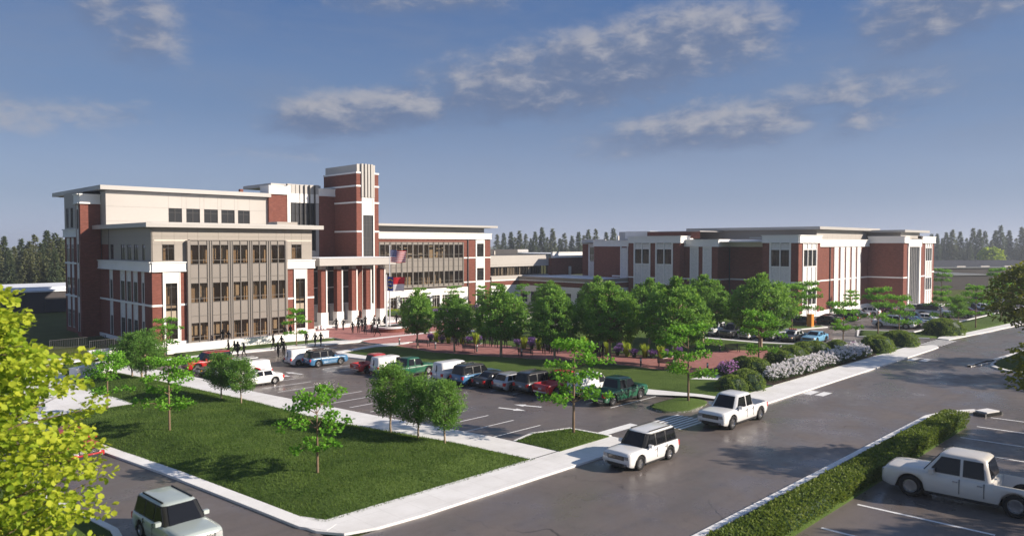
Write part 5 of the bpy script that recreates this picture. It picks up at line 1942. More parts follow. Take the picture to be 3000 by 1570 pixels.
hm = [shrub_mesh(61 + i, 3.3, .80, .82, 'leaf_hedge', 5200, .13, .10, True) for i in range(2)]
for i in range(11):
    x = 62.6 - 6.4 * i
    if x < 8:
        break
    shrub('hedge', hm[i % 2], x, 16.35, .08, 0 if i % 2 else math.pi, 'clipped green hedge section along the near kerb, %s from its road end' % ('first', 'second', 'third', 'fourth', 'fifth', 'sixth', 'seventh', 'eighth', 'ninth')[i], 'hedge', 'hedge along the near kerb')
bx = shrub_mesh(70, 2.1, 1.7, 1.75, 'leaf_box', 5200, .15, .11)
shrub('round_hedge', bx, 101.6, 34.6, .1, .2, 'round clipped hedge nearest the white flower bed', 'shrub', 'round clipped hedges', 1.12)
shrub('round_hedge', bx, 109.6, 34.4, .1, 1.4, 'round clipped hedge beside the corner crossing', 'shrub', 'round clipped hedges', 1.12)
shrub('round_hedge', bx, 127.6, 33.9, .1, 2.4, 'round clipped hedge beyond the corner crossing', 'shrub', 'round clipped hedges', 1.35)
bs = shrub_mesh(72, 1.5, 1.4, 1.5, 'leaf_box', 3600, .14, .10)
for i, (x, y, s_, lab) in enumerate(((64.4, 34.9, .95, 'low green shrub behind the bed of the white pickup, left of two'), (66.6, 34.6, 1.15, 'low green shrub behind the bed of the white pickup, right of two'),
                                     (73.6, 37.4, 1.2, 'tall green shrub beside the pink flowers'), (75.6, 39.6, 1.0, 'green shrub behind the pink flowers'),
                                     (81.6, 38.2, 1.15, 'green shrub behind the white flower bed, first of five'), (85.4, 38.6, 1.2, 'green shrub behind the white flower bed, second of five'),
                                     (89.6, 39.0, 1.2, 'green shrub behind the white flower bed, third of five'), (93.6, 39.2, 1.05, 'green shrub behind the white flower bed, fourth of five'),
                                     (98.4, 38.4, .9, 'green shrub behind the white flower bed, fifth of five'))):
    shrub('shrub', bs, x, y, .1, i * 1.1, lab, 'shrub', 'green shrubs by the road bed', s_)
gh = shrub_mesh(74, 3.2, .8, 1.0, 'leaf_yellow', 2200, .16, .10)
for i in range(5):
    shrub('low_hedge', gh, 86.2 + 4.6 * i, 119.2 - .3 * i, .12, .0, 'yellow green low hedge under the wing windows, %s from the tower' % ('first', 'second', 'third', 'fourth', 'fifth')[i], 'hedge', 'yellow hedge below the right wing')


# ---- flower clumps and grasses
def blade_clump(seed, mats, n=70, h=1.2, spread=.45, flower=None):
    r = random.Random(seed)
    lv = Leaves()
    for i in range(n):
        a = r.uniform(0, 6.283)
        q = spread * .35 * math.sqrt(r.random())
        p = Vector((math.cos(a) * q, math.sin(a) * q, 0))
        a2 = a + r.uniform(-.5, .5)
        k = r.random()
        hh = h * r.uniform(.65, 1.05)
        tip = Vector((math.cos(a2) * spread * k, math.sin(a2) * spread * k, hh))
        m = p.lerp(tip, .55) + Vector((0, 0, hh * .12))
        side = Vector((-math.sin(a2 + r.uniform(-.8, .8)), math.cos(a2), 0)) * (.030 if flower else .042)
        b = len(lv.v)
        lv.v += [tuple(p - side), tuple(p + side), tuple(m + side), tuple(m - side), tuple(tip)]
        t = r.uniform(.2, .9)
        lv.f += [(b, b + 1, b + 2, b + 3), (b + 3, b + 2, b + 4)]
        lv.t += [t, t]
        lv.m += [0, 0]
        if flower:
            for _ in range(flower):
                lv.leaf(tip - Vector((0, 0, r.uniform(0, .32))), rdir(r), UP + rdir(r), .10, .09, r.uniform(.1, .95), 1)
    return lv.mesh('blades', mats)


LIME = [blade_clump(81 + i, ['blade_lime'], 90, 1.35, .62) for i in range(2)]
LAV = [blade_clump(91 + i, ['blade_teal', 'petal_purple'], 130, 1.12, .72, 8) for i in range(2)]
lime = [(66.9, 82.1), (67.3, 79.9), (68.1, 77.9), (69.4, 76.5), (71.0, 68.8), (71.7, 66.7), (72.3, 64.4), (73.1, 61.9), (74.6, 57.6), (75.1, 54.9), (75.7, 52.7), (76.6, 51.0), (77.2, 63.5), (70.4, 83.5), (76.9, 56.5)]
lav = [(66.8, 83.2), (67.1, 81.0), (67.7, 78.9), (68.7, 77.2), (70.6, 77.2), (71.2, 70.0), (71.4, 67.7), (72.0, 65.4), (76.2, 65.6), (74.9, 56.2), (75.0, 53.8), (75.9, 51.7), (77.5, 51.2), (80.6, 51.2), (73.4, 63), (73.8, 59.6), (74.5, 70.5), (78, 58)]
order = ['first', 'second', 'third', 'fourth', 'fifth', 'sixth', 'seventh', 'eighth', 'ninth', 'tenth', 'eleventh', 'twelfth', 'thirteenth', 'fourteenth', 'fifteenth', 'sixteenth', 'seventeenth', 'eighteenth']
for i, (x, y) in enumerate(lime):
    shrub('ornamental_grass', LIME[i % 2], x, y, .15, i * 1.9, 'lime green ornamental grass clump in the walk bed, %s from the flagpoles' % order[i], 'plant', 'lime grasses in the park beds', 1.25)
for i, (x, y) in enumerate(lav):
    shrub('lavender', LAV[i % 2], x, y, .15, i * 2.3, 'purple flowering clump in the walk bed, %s from the flagpoles' % order[i], 'plant', 'purple flowers in the park beds', .92)


def flower_bed(name, poly, n, leaf, petal, h, label, cat, seed, petals=7, ps=.12):
    """Bed of flowering plants that grow into one mass."""
    r = random.Random(seed)
    xs, ys = [p[0] for p in poly], [p[1] for p in poly]
    lv = Leaves()
    k = 0
    while k < n:
        p = (r.uniform(min(xs), max(xs)), r.uniform(min(ys), max(ys)))
        if not inside(p, poly):
            continue
        k += 1
        ed = min(1, edge_dist(p, poly) / .6)
        hh = h * (.5 + .5 * ed) * (1 + .38 * noise.noise((p[0] * .9, p[1] * .9, seed))) * r.uniform(.75, 1.12)
        base = Vector((p[0], p[1], .13))
        for _ in range(16):
            z = hh * r.random() ** .8 * .92
            q = base + Vector((r.uniform(-.22, .22), r.uniform(-.22, .22), z))
            lv.leaf(q, rdir(r) + Vector((0, 0, .25)), UP + rdir(r), .20, .12, max(0, min(1, .2 + .45 * z / h + r.uniform(-.2, .3))), 0)
        for _ in range(2):
            c = base + Vector((r.uniform(-.28, .28), r.uniform(-.28, .28), hh + r.uniform(-.30, .10)))
            for _ in range(petals):
                lv.leaf(c, rdir(r) + Vector((0, 0, .3)), UP + rdir(r), ps, ps * .8, r.uniform(.15, 1), 1)
    o = bpy.data.objects.new(name, lv.mesh(name, [leaf, petal]))
    link(o)
    return tag(o, label, cat, None, 'stuff')


flower_bed('white_flower_bed', [(70.3, 33.7), (97.0, 33.6), (100.2, 36.4), (96.5, 36.8), (76, 36.4), (71.6, 35.6)], 900, 'leaf_dark', 'petal_white', 1.15, 'long bed of white flowers with dark leaves along the pavement', 'flower bed', 101, 9, .17)
flower_bed('pink_flower_bed', [(69.9, 38.0), (71.2, 40.6), (73.9, 40.9), (72.6, 38.2)], 170, 'leaf_dark', 'petal_pink', 1.25, 'patch of pink purple flowers at the corner of the brick walk', 'flower bed', 102)
flower_bed('pink_flower_bed', [(97.3, 39.6), (103.0, 36.8), (103.3, 38.2), (98.4, 40.6)], 60, 'leaf_dark', 'petal_pink', .8, 'low pink flowers beside the kerb of the east lot', 'flower bed', 103)
flower_bed('lilac_flower_bed', [(104, 113.5), (114.5, 112.6), (114.8, 118), (105, 118.6)], 130, 'leaf_hedge', 'petal_purple', .9, 'lilac flowers under the brick end of the right wing', 'flower bed', 104, 5, .2)
flower_bed('lilac_flower_bed', [(93, 113.6), (100, 113.4), (100, 116), (93, 116.2)], 70, 'leaf_hedge', 'petal_purple', .9, 'lilac flowers below the middle of the right wing', 'flower bed', 105, 5, .2)


# ---- grass blades on the nearer lawns
def grass_blades(name, poly, n, label, seed, h=.10, mound=None):
    r = random.Random(seed)
    xs, ys = [p[0] for p in poly], [p[1] for p in poly]
    lw = bpy.data.objects.get(mound)
    from mathutils.bvhtree import BVHTree
    me = lw.data
    bv = BVHTree.FromPolygons([v.co for v in me.vertices], [tuple(p.vertices) for p in me.polygons])
    lv = Leaves()
    k = 0
    while k < n:
        x, y = r.uniform(min(xs), max(xs)), r.uniform(min(ys), max(ys))
        if not inside((x, y), poly):
            continue
        k += 1
        hit = bv.ray_cast(Vector((x, y, 5)), Vector((0, 0, -1)))[0]
        if hit is None:
            continue
        t = .5 + .55 * noise.noise((x * .5, y * .5, 3)) + r.uniform(-.3, .3)
        hh = h * r.uniform(.6, 1.5)
        d = Vector((r.uniform(-.6, .6), r.uniform(-.6, .6), 1))
        lv.leaf(hit - Vector((0, 0, .01)), d, rdir(r), hh, .05, max(0, min(1, t)), 0, 3)
    o = bpy.data.objects.new(name, lv.mesh(name, ['grass_blade']))
    link(o)
    return tag(o, label, 'grass', None, 'stuff')


grass_blades('grass', corner_lawn_pts, 90000, 'short mown grass covering the corner lawn', 111, .11, 'corner_lawn')
grass_blades('grass', [(37.2, 32.7), (42.6, 32.7), (42.3, 36.2), (39.4, 37.1), (37, 36.6)], 4500, 'short mown grass on the exit island', 112, .11, 'island_lawn')
# ---------------------------------------------------------------- vehicles
def lerp_list(pts, x):
    if x <= pts[0][0]:
        return pts[0][1]
    for (x0, y0), (x1, y1) in zip(pts, pts[1:]):
        if x <= x1:
            t = (x - x0) / max(x1 - x0, 1e-6)
            t = t * t * (3 - 2 * t) if abs(y1 - y0) > .12 else t
            return y0 + (y1 - y0) * t
    return pts[-1][1]


CARS = {
    # L length, W width, wr wheel radius, ax axles, top: upper line of the lower body, cab: greenhouse
    'suv': dict(tp=.09, L=4.95, W=1.98, wr=.40, ax=(1.47, -1.43), belt=1.06, roof=1.86, gc=.26,
                top=[(-2.47, .98), (-2.40, 1.05), (-1.0, 1.07), (.78, 1.06), (1.0, 1.06), (2.1, 1.03), (2.38, 1.0), (2.45, .95), (2.475, .80)],
                cab=(1.02, .35, -2.18, -2.42), sidewin=[(.80, -.12), (-.22, -1.10), (-1.20, -2.12)]),
    'pickup': dict(tp=.085, L=5.75, W=1.98, wr=.43, ax=(1.80, -1.82), belt=1.12, roof=1.96, gc=.32,
                   top=[(-2.87, 1.06), (-2.80, 1.10), (-.95, 1.10), (.95, 1.12), (1.40, 1.14), (2.45, 1.10), (2.76, 1.06), (2.85, 1.0), (2.875, .84)],
                   cab=(1.42, .74, -.82, -1.04), sidewin=[(1.14, .04), (-.06, -.80)], bed=(-2.72, -1.12, .62)),
    'sedan': dict(L=4.75, W=1.86, wr=.34, ax=(1.38, -1.40), belt=.90, roof=1.44, gc=.20,
                  top=[(-2.37, .70), (-2.30, .92), (-1.75, .96), (-1.2, .93), (.7, .90), (1.0, .88), (2.05, .74), (2.28, .62), (2.375, .48)],
                  cab=(1.12, .25, -1.05, -1.85), sidewin=[(.72, -.20), (-.30, -1.22)]),
    'coupe': dict(L=4.75, W=1.92, wr=.36, ax=(1.42, -1.32), belt=.90, roof=1.38, gc=.18,
                  top=[(-2.37, .72), (-2.30, .95), (-1.8, 1.0), (-1.2, .94), (.5, .88), (.8, .90), (2.05, .78), (2.30, .66), (2.375, .5)],
                  cab=(.85, -.02, -1.0, -2.0), sidewin=[(.45, -.55), (-.66, -1.30)]),
    'hatch': dict(L=4.3, W=1.82, wr=.33, ax=(1.30, -1.27), belt=.94, roof=1.52, gc=.19,
                  top=[(-2.15, .80), (-2.10, .96), (-1.0, .97), (.7, .94), (1.0, .92), (1.85, .80), (2.06, .68), (2.15, .5)],
                  cab=(1.15, .30, -1.55, -2.02), sidewin=[(.75, -.15), (-.25, -1.05), (-1.15, -1.72)]),
    'van': dict(tp=.10, L=4.6, W=1.88, wr=.34, ax=(1.42, -1.36), belt=1.05, roof=1.92, gc=.20,
                top=[(-2.3, 1.03), (-2.24, 1.06), (-.2, 1.06), (1.0, 1.05), (1.25, 1.02), (2.0, .88), (2.2, .74), (2.3, .52)],
                cab=(1.42, .62, -2.16, -2.27), sidewin=[(1.02, .10)]),
}


def car_body(P):
    L, W, wr, gc = P['L'], P['W'], P['wr'], P['gc']
    xs = set()
    n = 46
    for i in range(n + 1):
        xs.add(round(-L / 2 + L * i / n, 4))
    for a in P['ax']:
        for k in range(-8, 9):
            xs.add(round(a + (wr + .07) * math.sin(k / 8 * math.pi / 2) * .999, 4))
    bed = P.get('bed')
    if bed:
        for q in (bed[0] - .02, bed[0] + .02, bed[1] - .02, bed[1] + .02):
            xs.add(round(q, 4))
    xs = sorted(xs)
    # drop near-duplicates
    xx = [xs[0]]
    for x in xs[1:]:
        if x - xx[-1] > .012:
            xx.append(x)
    mb = MB()
    rings = []
    for x in xx:
        e = abs(x) / (L / 2)
        w = W / 2 * (1 - P.get('tp', .16) * max(0, (e - .76) / .24) ** 2.4)
        zt = lerp_list(P['top'], x)
        bot = gc + .10 * max(0, (e - .86) / .14) ** 1.5
        for a in P['ax']:
            d = abs(x - a)
            if d < wr + .07:
                bot = max(bot, wr + math.sqrt(max(0, (wr + .07) ** 2 - d * d)))
        zt = max(zt, bot + .08)
        mid = max(bot + .02, gc + (zt - gc) * .50)
        sh = max(mid + .02, zt - .11)
        inbed = bed and bed[0] < x < bed[1]
        if inbed:
            half = [(w * .93, bot), (w * .985, max(bot + .01, min(mid - .01, bot + .12))), (w, mid), (w * .985, sh), (w * .955, zt), (w * .87, zt), (w * .86, bed[2]), (0, bed[2])]
        else:
            half = [(w * .93, bot), (w * .985, max(bot + .01, min(mid - .01, bot + .12))), (w, mid), (w * .975, sh), (w * .925, zt - .01), (w * .72, zt + .025), (w * .40, zt + .04), (0, zt + .045)]
        ring = [(x, y, z) for y, z in half] + [(x, -y, z) for y, z in half[-2::-1]]
        rings.append(len(mb.v))
        mb.v += ring
    m = 15
    for i in range(len(rings) - 1):
        for k in range(m - 1):
            mb.f.append((rings[i] + k, rings[i] + k + 1, rings[i + 1] + k + 1, rings[i + 1] + k))
            mb.m.append(0)
    mb.f.append(tuple(rings[0] + k for k in range(m))[::-1])
    mb.f.append(tuple(rings[-1] + k for k in range(m)))
    mb.m += [0, 0]
    return mb


def cab_ring(P, t):
    xf0, xf1, xr1, xr0 = P['cab']
    wb, wt = P['W'] / 2 * .905, P['W'] / 2 * .745
    return xf0 + (xf1 - xf0) * t, xr0 + (xr1 - xr0) * t, wb + (wt - wb) * t


def car_cab(P, van=False):
    mb = MB()
    z0, z1 = P['belt'] - .03, P['roof']
    rings = []
    for t, zz, inset in ((0, z0, 0), (.5, z0 + (z1 - z0) * .5, 0), (.9, z0 + (z1 - z0) * .90, 0), (.98, z0 + (z1 - z0) * .97, .06), (1.0, z1, .20)):
        xf, xr, w = cab_ring(P, t)
        xf -= inset
        xr += inset
        w -= inset * .9
        c = .16
        pts = [(xf, w - c * 1.6), (xf - c * .7, w - .03), (xf - c * 2, w), ((xf + xr) / 2, w + .012), (xr + c * 2, w), (xr + c * .5, w - .03), (xr, w - c * 1.2)]
        pts = pts + [(x, -y) for x, y in pts[::-1]]
        rings.append(len(mb.v))
        mb.v += [(x, y, zz) for x, y in pts]
    n = 14
    for i in range(len(rings) - 1):
        for k in range(n):
            mb.f.append((rings[i] + k, rings[i] + (k + 1) % n, rings[i + 1] + (k + 1) % n, rings[i + 1] + k))
            mb.m.append(1 if i < 2 else 0)
    c0 = len(mb.v)
    mb.v.append(((P['cab'][1] + P['cab'][2]) / 2, 0, z1 + .02))
    for k in range(n):
        mb.f.append((rings[-1] + k, rings[-1] + (k + 1) % n, c0))
        mb.m.append(0)
    mb.f = [f[::-1] for f in mb.f]
    return mb


def pane_prism(pts, nrm, th=.012):
    nrm = Vector(nrm).normalized()
    a = [Vector(p) + nrm * th for p in pts]
    b = [Vector(p) - nrm * .03 for p in pts]
    mb = MB()
    n = len(pts)
    mb.v = [tuple(p) for p in a] + [tuple(p) for p in b]
    mb.f = [tuple(range(n))] + [(i, n + i, n + (i + 1) % n, (i + 1) % n) for i in range(n)]
    mb.m = [0] * (n + 1)
    return mb


WHEELS = {}


def wheel_meshes(wr):
    if wr not in WHEELS:
        w = .24
        t = MB().lathe([(wr * .62, -w / 2), (wr * .93, -w / 2), (wr, -w / 2 + .04), (wr, w / 2 - .04), (wr * .93, w / 2), (wr * .62, w / 2), (wr * .60, -w / 2)], 24, axis='y')
        r_ = MB().lathe([(wr * .63, -.10), (wr * .66, .095), (wr * .58, .10), (wr * .52, .03), (wr * .2, .02), (.001, .02)], 20, axis='y')
        for k in range(6):
            a = k * math.pi / 3
            c, s_ = math.cos(a), math.sin(a)
            p0, p1 = wr * .10, wr * .60
            hw = .035
            q = []
            for rr, yy in ((p0, .075), (p1, .085)):
                for sg in (-1, 1):
                    q.append((c * rr - s_ * hw * sg, yy, s_ * rr + c * hw * sg))
            r_.quad(q[0], q[1], q[3], q[2])
            r_.quad(q[2], q[3], q[1], q[0])
        WHEELS[wr] = (t.mesh('tyre', ['tyre'], True), r_.mesh('rim', ['rim'], False))
    return WHEELS[wr]


CARPROTO = {}


def car_meshes(kind, col, roofcol=None):
    key = (kind, col, roofcol)
    if key in CARPROTO:
        return CARPROTO[key]
    P = CARS[kind]
    L, W = P['L'], P['W']
    h = W / 2
    parts = []   # (name, mesh, loc, children)

    def add(name, mb, mat, smooth=False, kids=(), loc=(0, 0, 0)):
        parts.append((name, mb.mesh(name, [mat], smooth), loc, list(kids)))

    add('body', car_body(P), col, True)
    parts.append(('cabin', car_cab(P).mesh('cabin', [roofcol or col, 'black_trim' if kind == 'suv' else (roofcol or col)], True), (0, 0, 0), []))
    add('underbody', MB().box(-L / 2 + .25, L / 2 - .25, -h * .80, h * .80, P['gc'] - .02, (P['bed'][2] - .06 if P.get('bed') else P['belt'] - .12)), 'underbody')
    z0, z1 = P['belt'] - .03, P['roof']

    def at_(t):
        xf, xr, w = cab_ring(P, t)
        return xf, xr, w, z0 + (z1 - z0) * t
    # windscreen and rear window
    a, b = at_(.07), at_(.87)
    add('windscreen', pane_prism([(a[0], -a[2] + .20, a[3]), (a[0], a[2] - .20, a[3]), (b[0], b[2] - .20, b[3]), (b[0], -b[2] + .20, b[3])], (b[3] - a[3], 0, a[0] - b[0])), 'car_glass')
    if kind == 'van':
        pass
    a, b = at_(.14 if kind != 'coupe' else .1), at_(.86)
    if kind != 'van':
        add('rear_window', pane_prism([(a[1], a[2] - .17, a[3]), (a[1], -a[2] + .17, a[3]), (b[1], -b[2] + .17, b[3]), (b[1], b[2] - .17, b[3])], (-(b[3] - a[3]), 0, b[1] - a[1])), 'car_glass')
    # side windows follow the slope of the pillars
    a, b = at_(.10), at_(.84)
    for sg in (1, -1):
        for i, (x1, x0) in enumerate(P['sidewin']):
            f0, r0 = a[0] - .12, a[1] + .12
            f1, r1 = b[0] - .14, b[1] + .12
            bot1, bot0 = min(x1, f0), max(x0, r0)
            top1, top0 = min(x1, f1), max(x0, r1)
            pts = [(bot1, sg * (a[2] + .006), a[3]), (bot0, sg * (a[2] + .006), a[3]), (top0, sg * (b[2] + .006), b[3]), (top1, sg * (b[2] + .006), b[3])]
            if sg > 0:
                pts = pts[::-1]
            add('side_window', pane_prism(pts, (0, sg, .25)), 'car_glass')
    # lamps, grille, bumpers, plates, mirrors, handles
    zf = P['top'][-1][1]
    zl = P['belt'] - .28 if kind in ('suv', 'pickup', 'van') else P['belt'] - .27
    fx = L / 2
    for sg in (1, -1):
        add('headlight', MB().box(fx - .30, fx + .012, sg * h * .58, sg * h * .86, zl - .07, zl + .10), 'headlamp')
        add('indicator', MB().box(fx - .34, fx - .12, sg * h * .875, sg * h * .925, zl - .05, zl + .08), 'amber_lamp')
        zt = P['belt'] - .26
        add('taillight', MB().box(-fx + .005 - .03, -fx + .20, sg * h * .66, sg * h * .925, zt - .12, zt + .16), 'red_lamp')
        mx = P['cab'][0] - .42
        add('mirror', MB().box(mx - .09, mx + .09, sg * h * .93, sg * (h + .17), P['belt'] + .03, P['belt'] + .20), col)
        for (x1, x0) in P['sidewin'][:2]:
            hx = (x0 + .14)
            add('door_handle', MB().box(hx - .09, hx + .09, sg * h * .965, sg * (h + .02), P['belt'] - .19, P['belt'] - .15), 'chrome' if kind in ('suv', 'pickup') else col)
        for x1, x0 in P['sidewin'][:2]:
            add('door_seam', MB().box(x0 - .012, x0 + .012, sg * h * .955, sg * (h + .004), P['gc'] + .18, P['belt'] - .06), 'black_trim')
        add('sill_trim', MB().box(P['ax'][1] + P['wr'] + .12, P['ax'][0] - P['wr'] - .12, sg * h * .90, sg * h * .97, P['gc'] - .06, P['gc'] + .05), 'black_trim')
    add('grille', MB().box(fx - .14, fx + .008, -h * .56, h * .56, zl - .14, zl + .09), 'black_trim')
    add('front_bumper', MB().box(fx - .20, fx + .03, -h * .74, h * .74, P['gc'] + .10, P['gc'] + .20), 'black_trim')
    add('rear_bumper', MB().box(-fx - .03, -fx + .20, -h * .76, h * .76, P['gc'] + .12, P['gc'] + .24), 'black_trim' if kind != 'pickup' else 'chrome')
    add('number_plate', MB().box(-fx - .04, -fx - .0, -.16, .16, P['belt'] - .42, P['belt'] - .31), 'plate')
    for k in range(3):
        z_ = zl - .06 + .055 * k
        add('grille_bar', MB().box(fx - .02, fx + .020, -h * .50, h * .50, z_ - .005, z_ + .005), 'chrome')
    add('lower_intake', MB().box(fx - .16, fx + .012, -h * .50, h * .50, P['gc'] + .02, P['gc'] + .09), 'black_trim')
    for sg in (1, -1):
        add('fog_lamp', MB().box(fx - .22, fx + .036, sg * h * .58, sg * h * .72, P['gc'] + .11, P['gc'] + .19), 'headlamp')
        if kind in ('suv', 'hatch'):
            add('roof_rail', MB().box(P['cab'][2] + .3, P['cab'][1] - .15, sg * h * .62, sg * h * .66, P['roof'] - .01, P['roof'] + .05), 'black_trim')
        x0_, x1_ = P['cab'][0] + .12, L / 2 - .18
        if kind != 'van':
            add('bonnet_seam', MB().box(x0_, x1_, sg * h * .70, sg * h * .712, lerp_list(P['top'], (x0_ + x1_) / 2) - .1, min(lerp_list(P['top'], x1_), lerp_list(P['top'], x0_)) + .030), 'black_trim')
        add('arch_trim', MB().box(P['ax'][1] - P['wr'] - .10, P['ax'][1] - P['wr'] - .05, sg * h * .86, sg * h * .975, P['gc'], P['gc'] + .22), 'black_trim')
    if kind == 'van':
        add('door_split', MB().box(-fx - .012, -fx + .06, -.012, .012, P['gc'] + .25, P['roof'] - .25), 'black_trim')
        add('rear_handle', MB().box(-fx - .03, -fx + .05, .05, .10, 1.0, 1.2), 'black_trim')
    if P.get('bed'):
        b0, b1, bz = P['bed']
        add('bed_liner', MB().box(b0 + .04, b1 - .04, -h * .84, h * .84, bz - .04, bz + .015), 'underbody')
    t, r_ = wheel_meshes(P['wr'])
    CARPROTO[key] = (parts, t, r_, P)
    return CARPROTO[key]


def car(kind, col, x, y, heading, label, group=None, s=1.0, z=.01, roof=None, cat=None, name=None, extra=None, lift=1.0):
    parts, t, r_, P = car_meshes(kind, col, roof)
    nm = name or {'suv': 'parked_suv', 'pickup': 'pickup_truck', 'sedan': 'parked_car', 'coupe': 'sports_car', 'hatch': 'hatchback', 'van': 'delivery_van'}[kind]
    o = thing(nm, label, cat or {'suv': 'suv', 'pickup': 'pickup truck', 'van': 'van'}.get(kind, 'car'), (x, y, z), heading, group)
    o.scale = (s, s, s * lift)
    for n_, me, loc, kids in parts:
        link(bpy.data.objects.new(n_, me), o)
    for i, ax in enumerate(P['ax']):
        for sg in (1, -1):
            w = bpy.data.objects.new('wheel', t)
            w.location = (ax, sg * (P['W'] / 2 - .13), P['wr'])
            w.rotation_euler = (0, 0, 0 if sg > 0 else math.pi)
            link(w, o)
            link(bpy.data.objects.new('rim', r_), w)
    if extra == 'police':
        lb = MB().box(-.12, .12, -.55, .55, P['roof'] + .02, P['roof'] + .07).obj('light_bar', ['black_trim'], o)
        for k in range(4):
            MB().lathe([(.001, .15), (.09, .13), (.11, .05), (.11, 0)], 10, 0, (0, -.42 + .28 * k, P['roof'] + .07)).obj('beacon', ['red_lamp' if k != 2 else 'red_lamp'], lb, True)
    return o


def mid(a, b):
    return ((a[0] + b[0]) / 2, (a[1] + b[1]) / 2)


E0 = 0.0           # heading +X
W0 = math.pi       # heading -X
S0 = -math.pi / 2  # heading -Y
N0 = math.pi / 2
# on the roads
car('suv', 'paint_white_car', 39.6, 27.75, W0, 'white boxy suv driving on the main road past the lot exit', None, 1.12, cat='suv', name='driving_suv')
car('pickup', 'paint_white_car', 53.5, 28.85, W0, 'white crew cab pickup driving on the main road by the crossing', None, 1.22)
car('pickup', 'paint_cream', 46.0, 10.95, N0 + .04, 'cream pickup with open bed parked behind the near hedge', None, 1.36)
car('suv', 'paint_sage', 13.35, 35.75, R(-87), 'pale grey green suv coming towards us at the bottom left', None, 1.08, cat='suv', name='driving_suv')
car('sedan', 'paint_red', 13.9, 55.4, R(-82), 'red car on the side road, half hidden by the yellow tree', None, 1.2, cat='car', name='driving_car')

# front lot: row facing the park lawn, counted from the island by the road
GR = 'cars parked in the row along the park lawn'
SC = 1.08
row = [('pickup', 'paint_green', 53.55, 40.15, 'green pickup nearest the road in the park row', 1.12),
       ('van', 'paint_white_car', 54.0, 43.6, 'white van between the green and the red pickup near the road', 1.1),
       ('pickup', 'paint_red', 52.7, 46.0, 'red pickup behind the young tiered tree in the park row', 1.08),
       ('suv', 'paint_grey', 52.0, 48.3, 'dark grey suv with black roof in the park row', 1.06),
       ('hatch', 'paint_silver', 51.1, 50.7, 'silver white small car between dark sedan and grey suv', 1.06),
       ('sedan', 'paint_charcoal', 50.9, 53.1, 'charcoal sedan next to the blue suv in the park row', 1.05),
       ('suv', 'paint_blue', 50.4, 55.5, 'blue suv with dark roof next to a white van in the park row', 1.08),
       ('van', 'paint_white_car', 49.9, 58.2, 'white van at the left of the blue suv in the park row', 1.08),
       ('pickup', 'paint_green', 48.3, 63.7, 'green pickup farther along the park row', 1.0),
       ('van', 'paint_white_car', 47.8, 66.4, 'white van between the farther red and green pickups', 1.0),
       ('pickup', 'paint_red', 47.4, 68.6, 'red pickup farthest along the park row', .98),
       ('suv', 'paint_blue', 45.5, 76.1, 'blue suv with cream windows by the oval island', 1.0),
       ('van', 'paint_white_car', 44.2, 78.4, 'white van behind the blue suv at the oval island', .98)]
for kind, col, x, y, lab, s_ in row:
    car(kind, col, x, y, E0 - (0 if kind == 'x' else .0), lab, GR, s_, roof='paint_black' if kind == 'suv' else None)
GW = 'cars parked on the building side of the front lot'
car('sedan', 'paint_white_car', 34.3, 70.2, W0, 'white and black police car with red roof beacons, nearest of its row', GW, 1.02, extra='police', name='police_car', roof='paint_white_car')
car('van', 'paint_white_car', 34.9, 73.6, W0, 'white van behind the police car', GW, 1.0)
car('suv', 'paint_white_car', 35.0, 76.4, W0, 'white suv between the van and the dark car', GW, 1.0)
car('sedan', 'paint_charcoal', 34.2, 79.1, W0, 'dark sedan between the white and the red suv', GW, 1.0)
car('suv', 'paint_red', 34.7, 83.0, W0, 'red suv at the far end of the building side row', GW, 1.05)
# east lot: row facing the park
GE = 'cars parked in the east lot along the park'
car('coupe', 'paint_skyblue', 105.8, 44.5, W0, 'sky blue sports coupe at the end of its row', GE, 1.12)
car('sedan', 'paint_charcoal', 104.9, 47.3, W0, 'black and white police car with red beacons beside the blue coupe', GE, 1.08, extra='police', name='police_car', roof='paint_white_car')
car('pickup', 'paint_silver', 105.0, 50.0, W0, 'silver pickup left of the police car in the east lot', GE, 1.02)
car('sedan', 'paint_white_car', 103.6, 53.2, W0, 'white sedan left of the silver pickup', GE, 1.02)
car('suv', 'paint_charcoal', 103.2, 55.9, W0, 'black suv left of the white sedan in the east lot', GE, 1.08)
car('pickup', 'paint_white_car', 103.6, 58.6, W0, 'white pickup behind the park trees in the east lot', GE, 1.02)
# east lot: row facing the main road
GM = 'cars parked in the east lot facing the road'
rw = [('pickup', 'paint_white_car', 132.9, 42.6, 'white pickup first in the row facing the road', 1.12), ('hatch', 'paint_charcoal', 135.2, 41.4, 'black hatchback second in the row facing the road', 1.12),
      ('hatch', 'paint_silver', 137.4, 41.6, 'silver hatchback third in the row facing the road', 1.16), ('coupe', 'paint_blue', 140.2, 41.2, 'blue coupe fourth in the row facing the road', 1.12),
      ('suv', 'paint_green', 143.0, 42.6, 'dark green suv fifth in the row facing the road', 1.12), ('sedan', 'paint_white_car', 146.4, 41.4, 'white sedan sixth in the row facing the road', 1.12),
      ('suv', 'paint_silver', 157.4, 43.2, 'tall silver suv behind the small dark tree', 1.35), ('sedan', 'paint_charcoal', 160.6, 40.2, 'dark sedan right of the tall silver suv', 1.15),
      ('sedan', 'paint_darkred', 168.0, 40.6, 'dark red sedan towards the far end of the road row', 1.15), ('suv', 'paint_charcoal', 172.8, 40.6, 'black suv towards the far end of the road row', 1.1),
      ('coupe', 'paint_white_car', 179.4, 39.8, 'white coupe at the far end of the road row', 1.2), ('suv', 'paint_navy', 190, 42.0, 'dark blue suv at the far corner of the east lot', 1.2), ('sedan', 'paint_silver', 197, 41, 'silver sedan farthest in the east lot', 1.2)]
for kind, col, x, y, lab, s_ in rw:
    car(kind, col, x, y, S0 + .08, lab, GM, s_)
GB = 'cars parked in the east lot by the brick building'
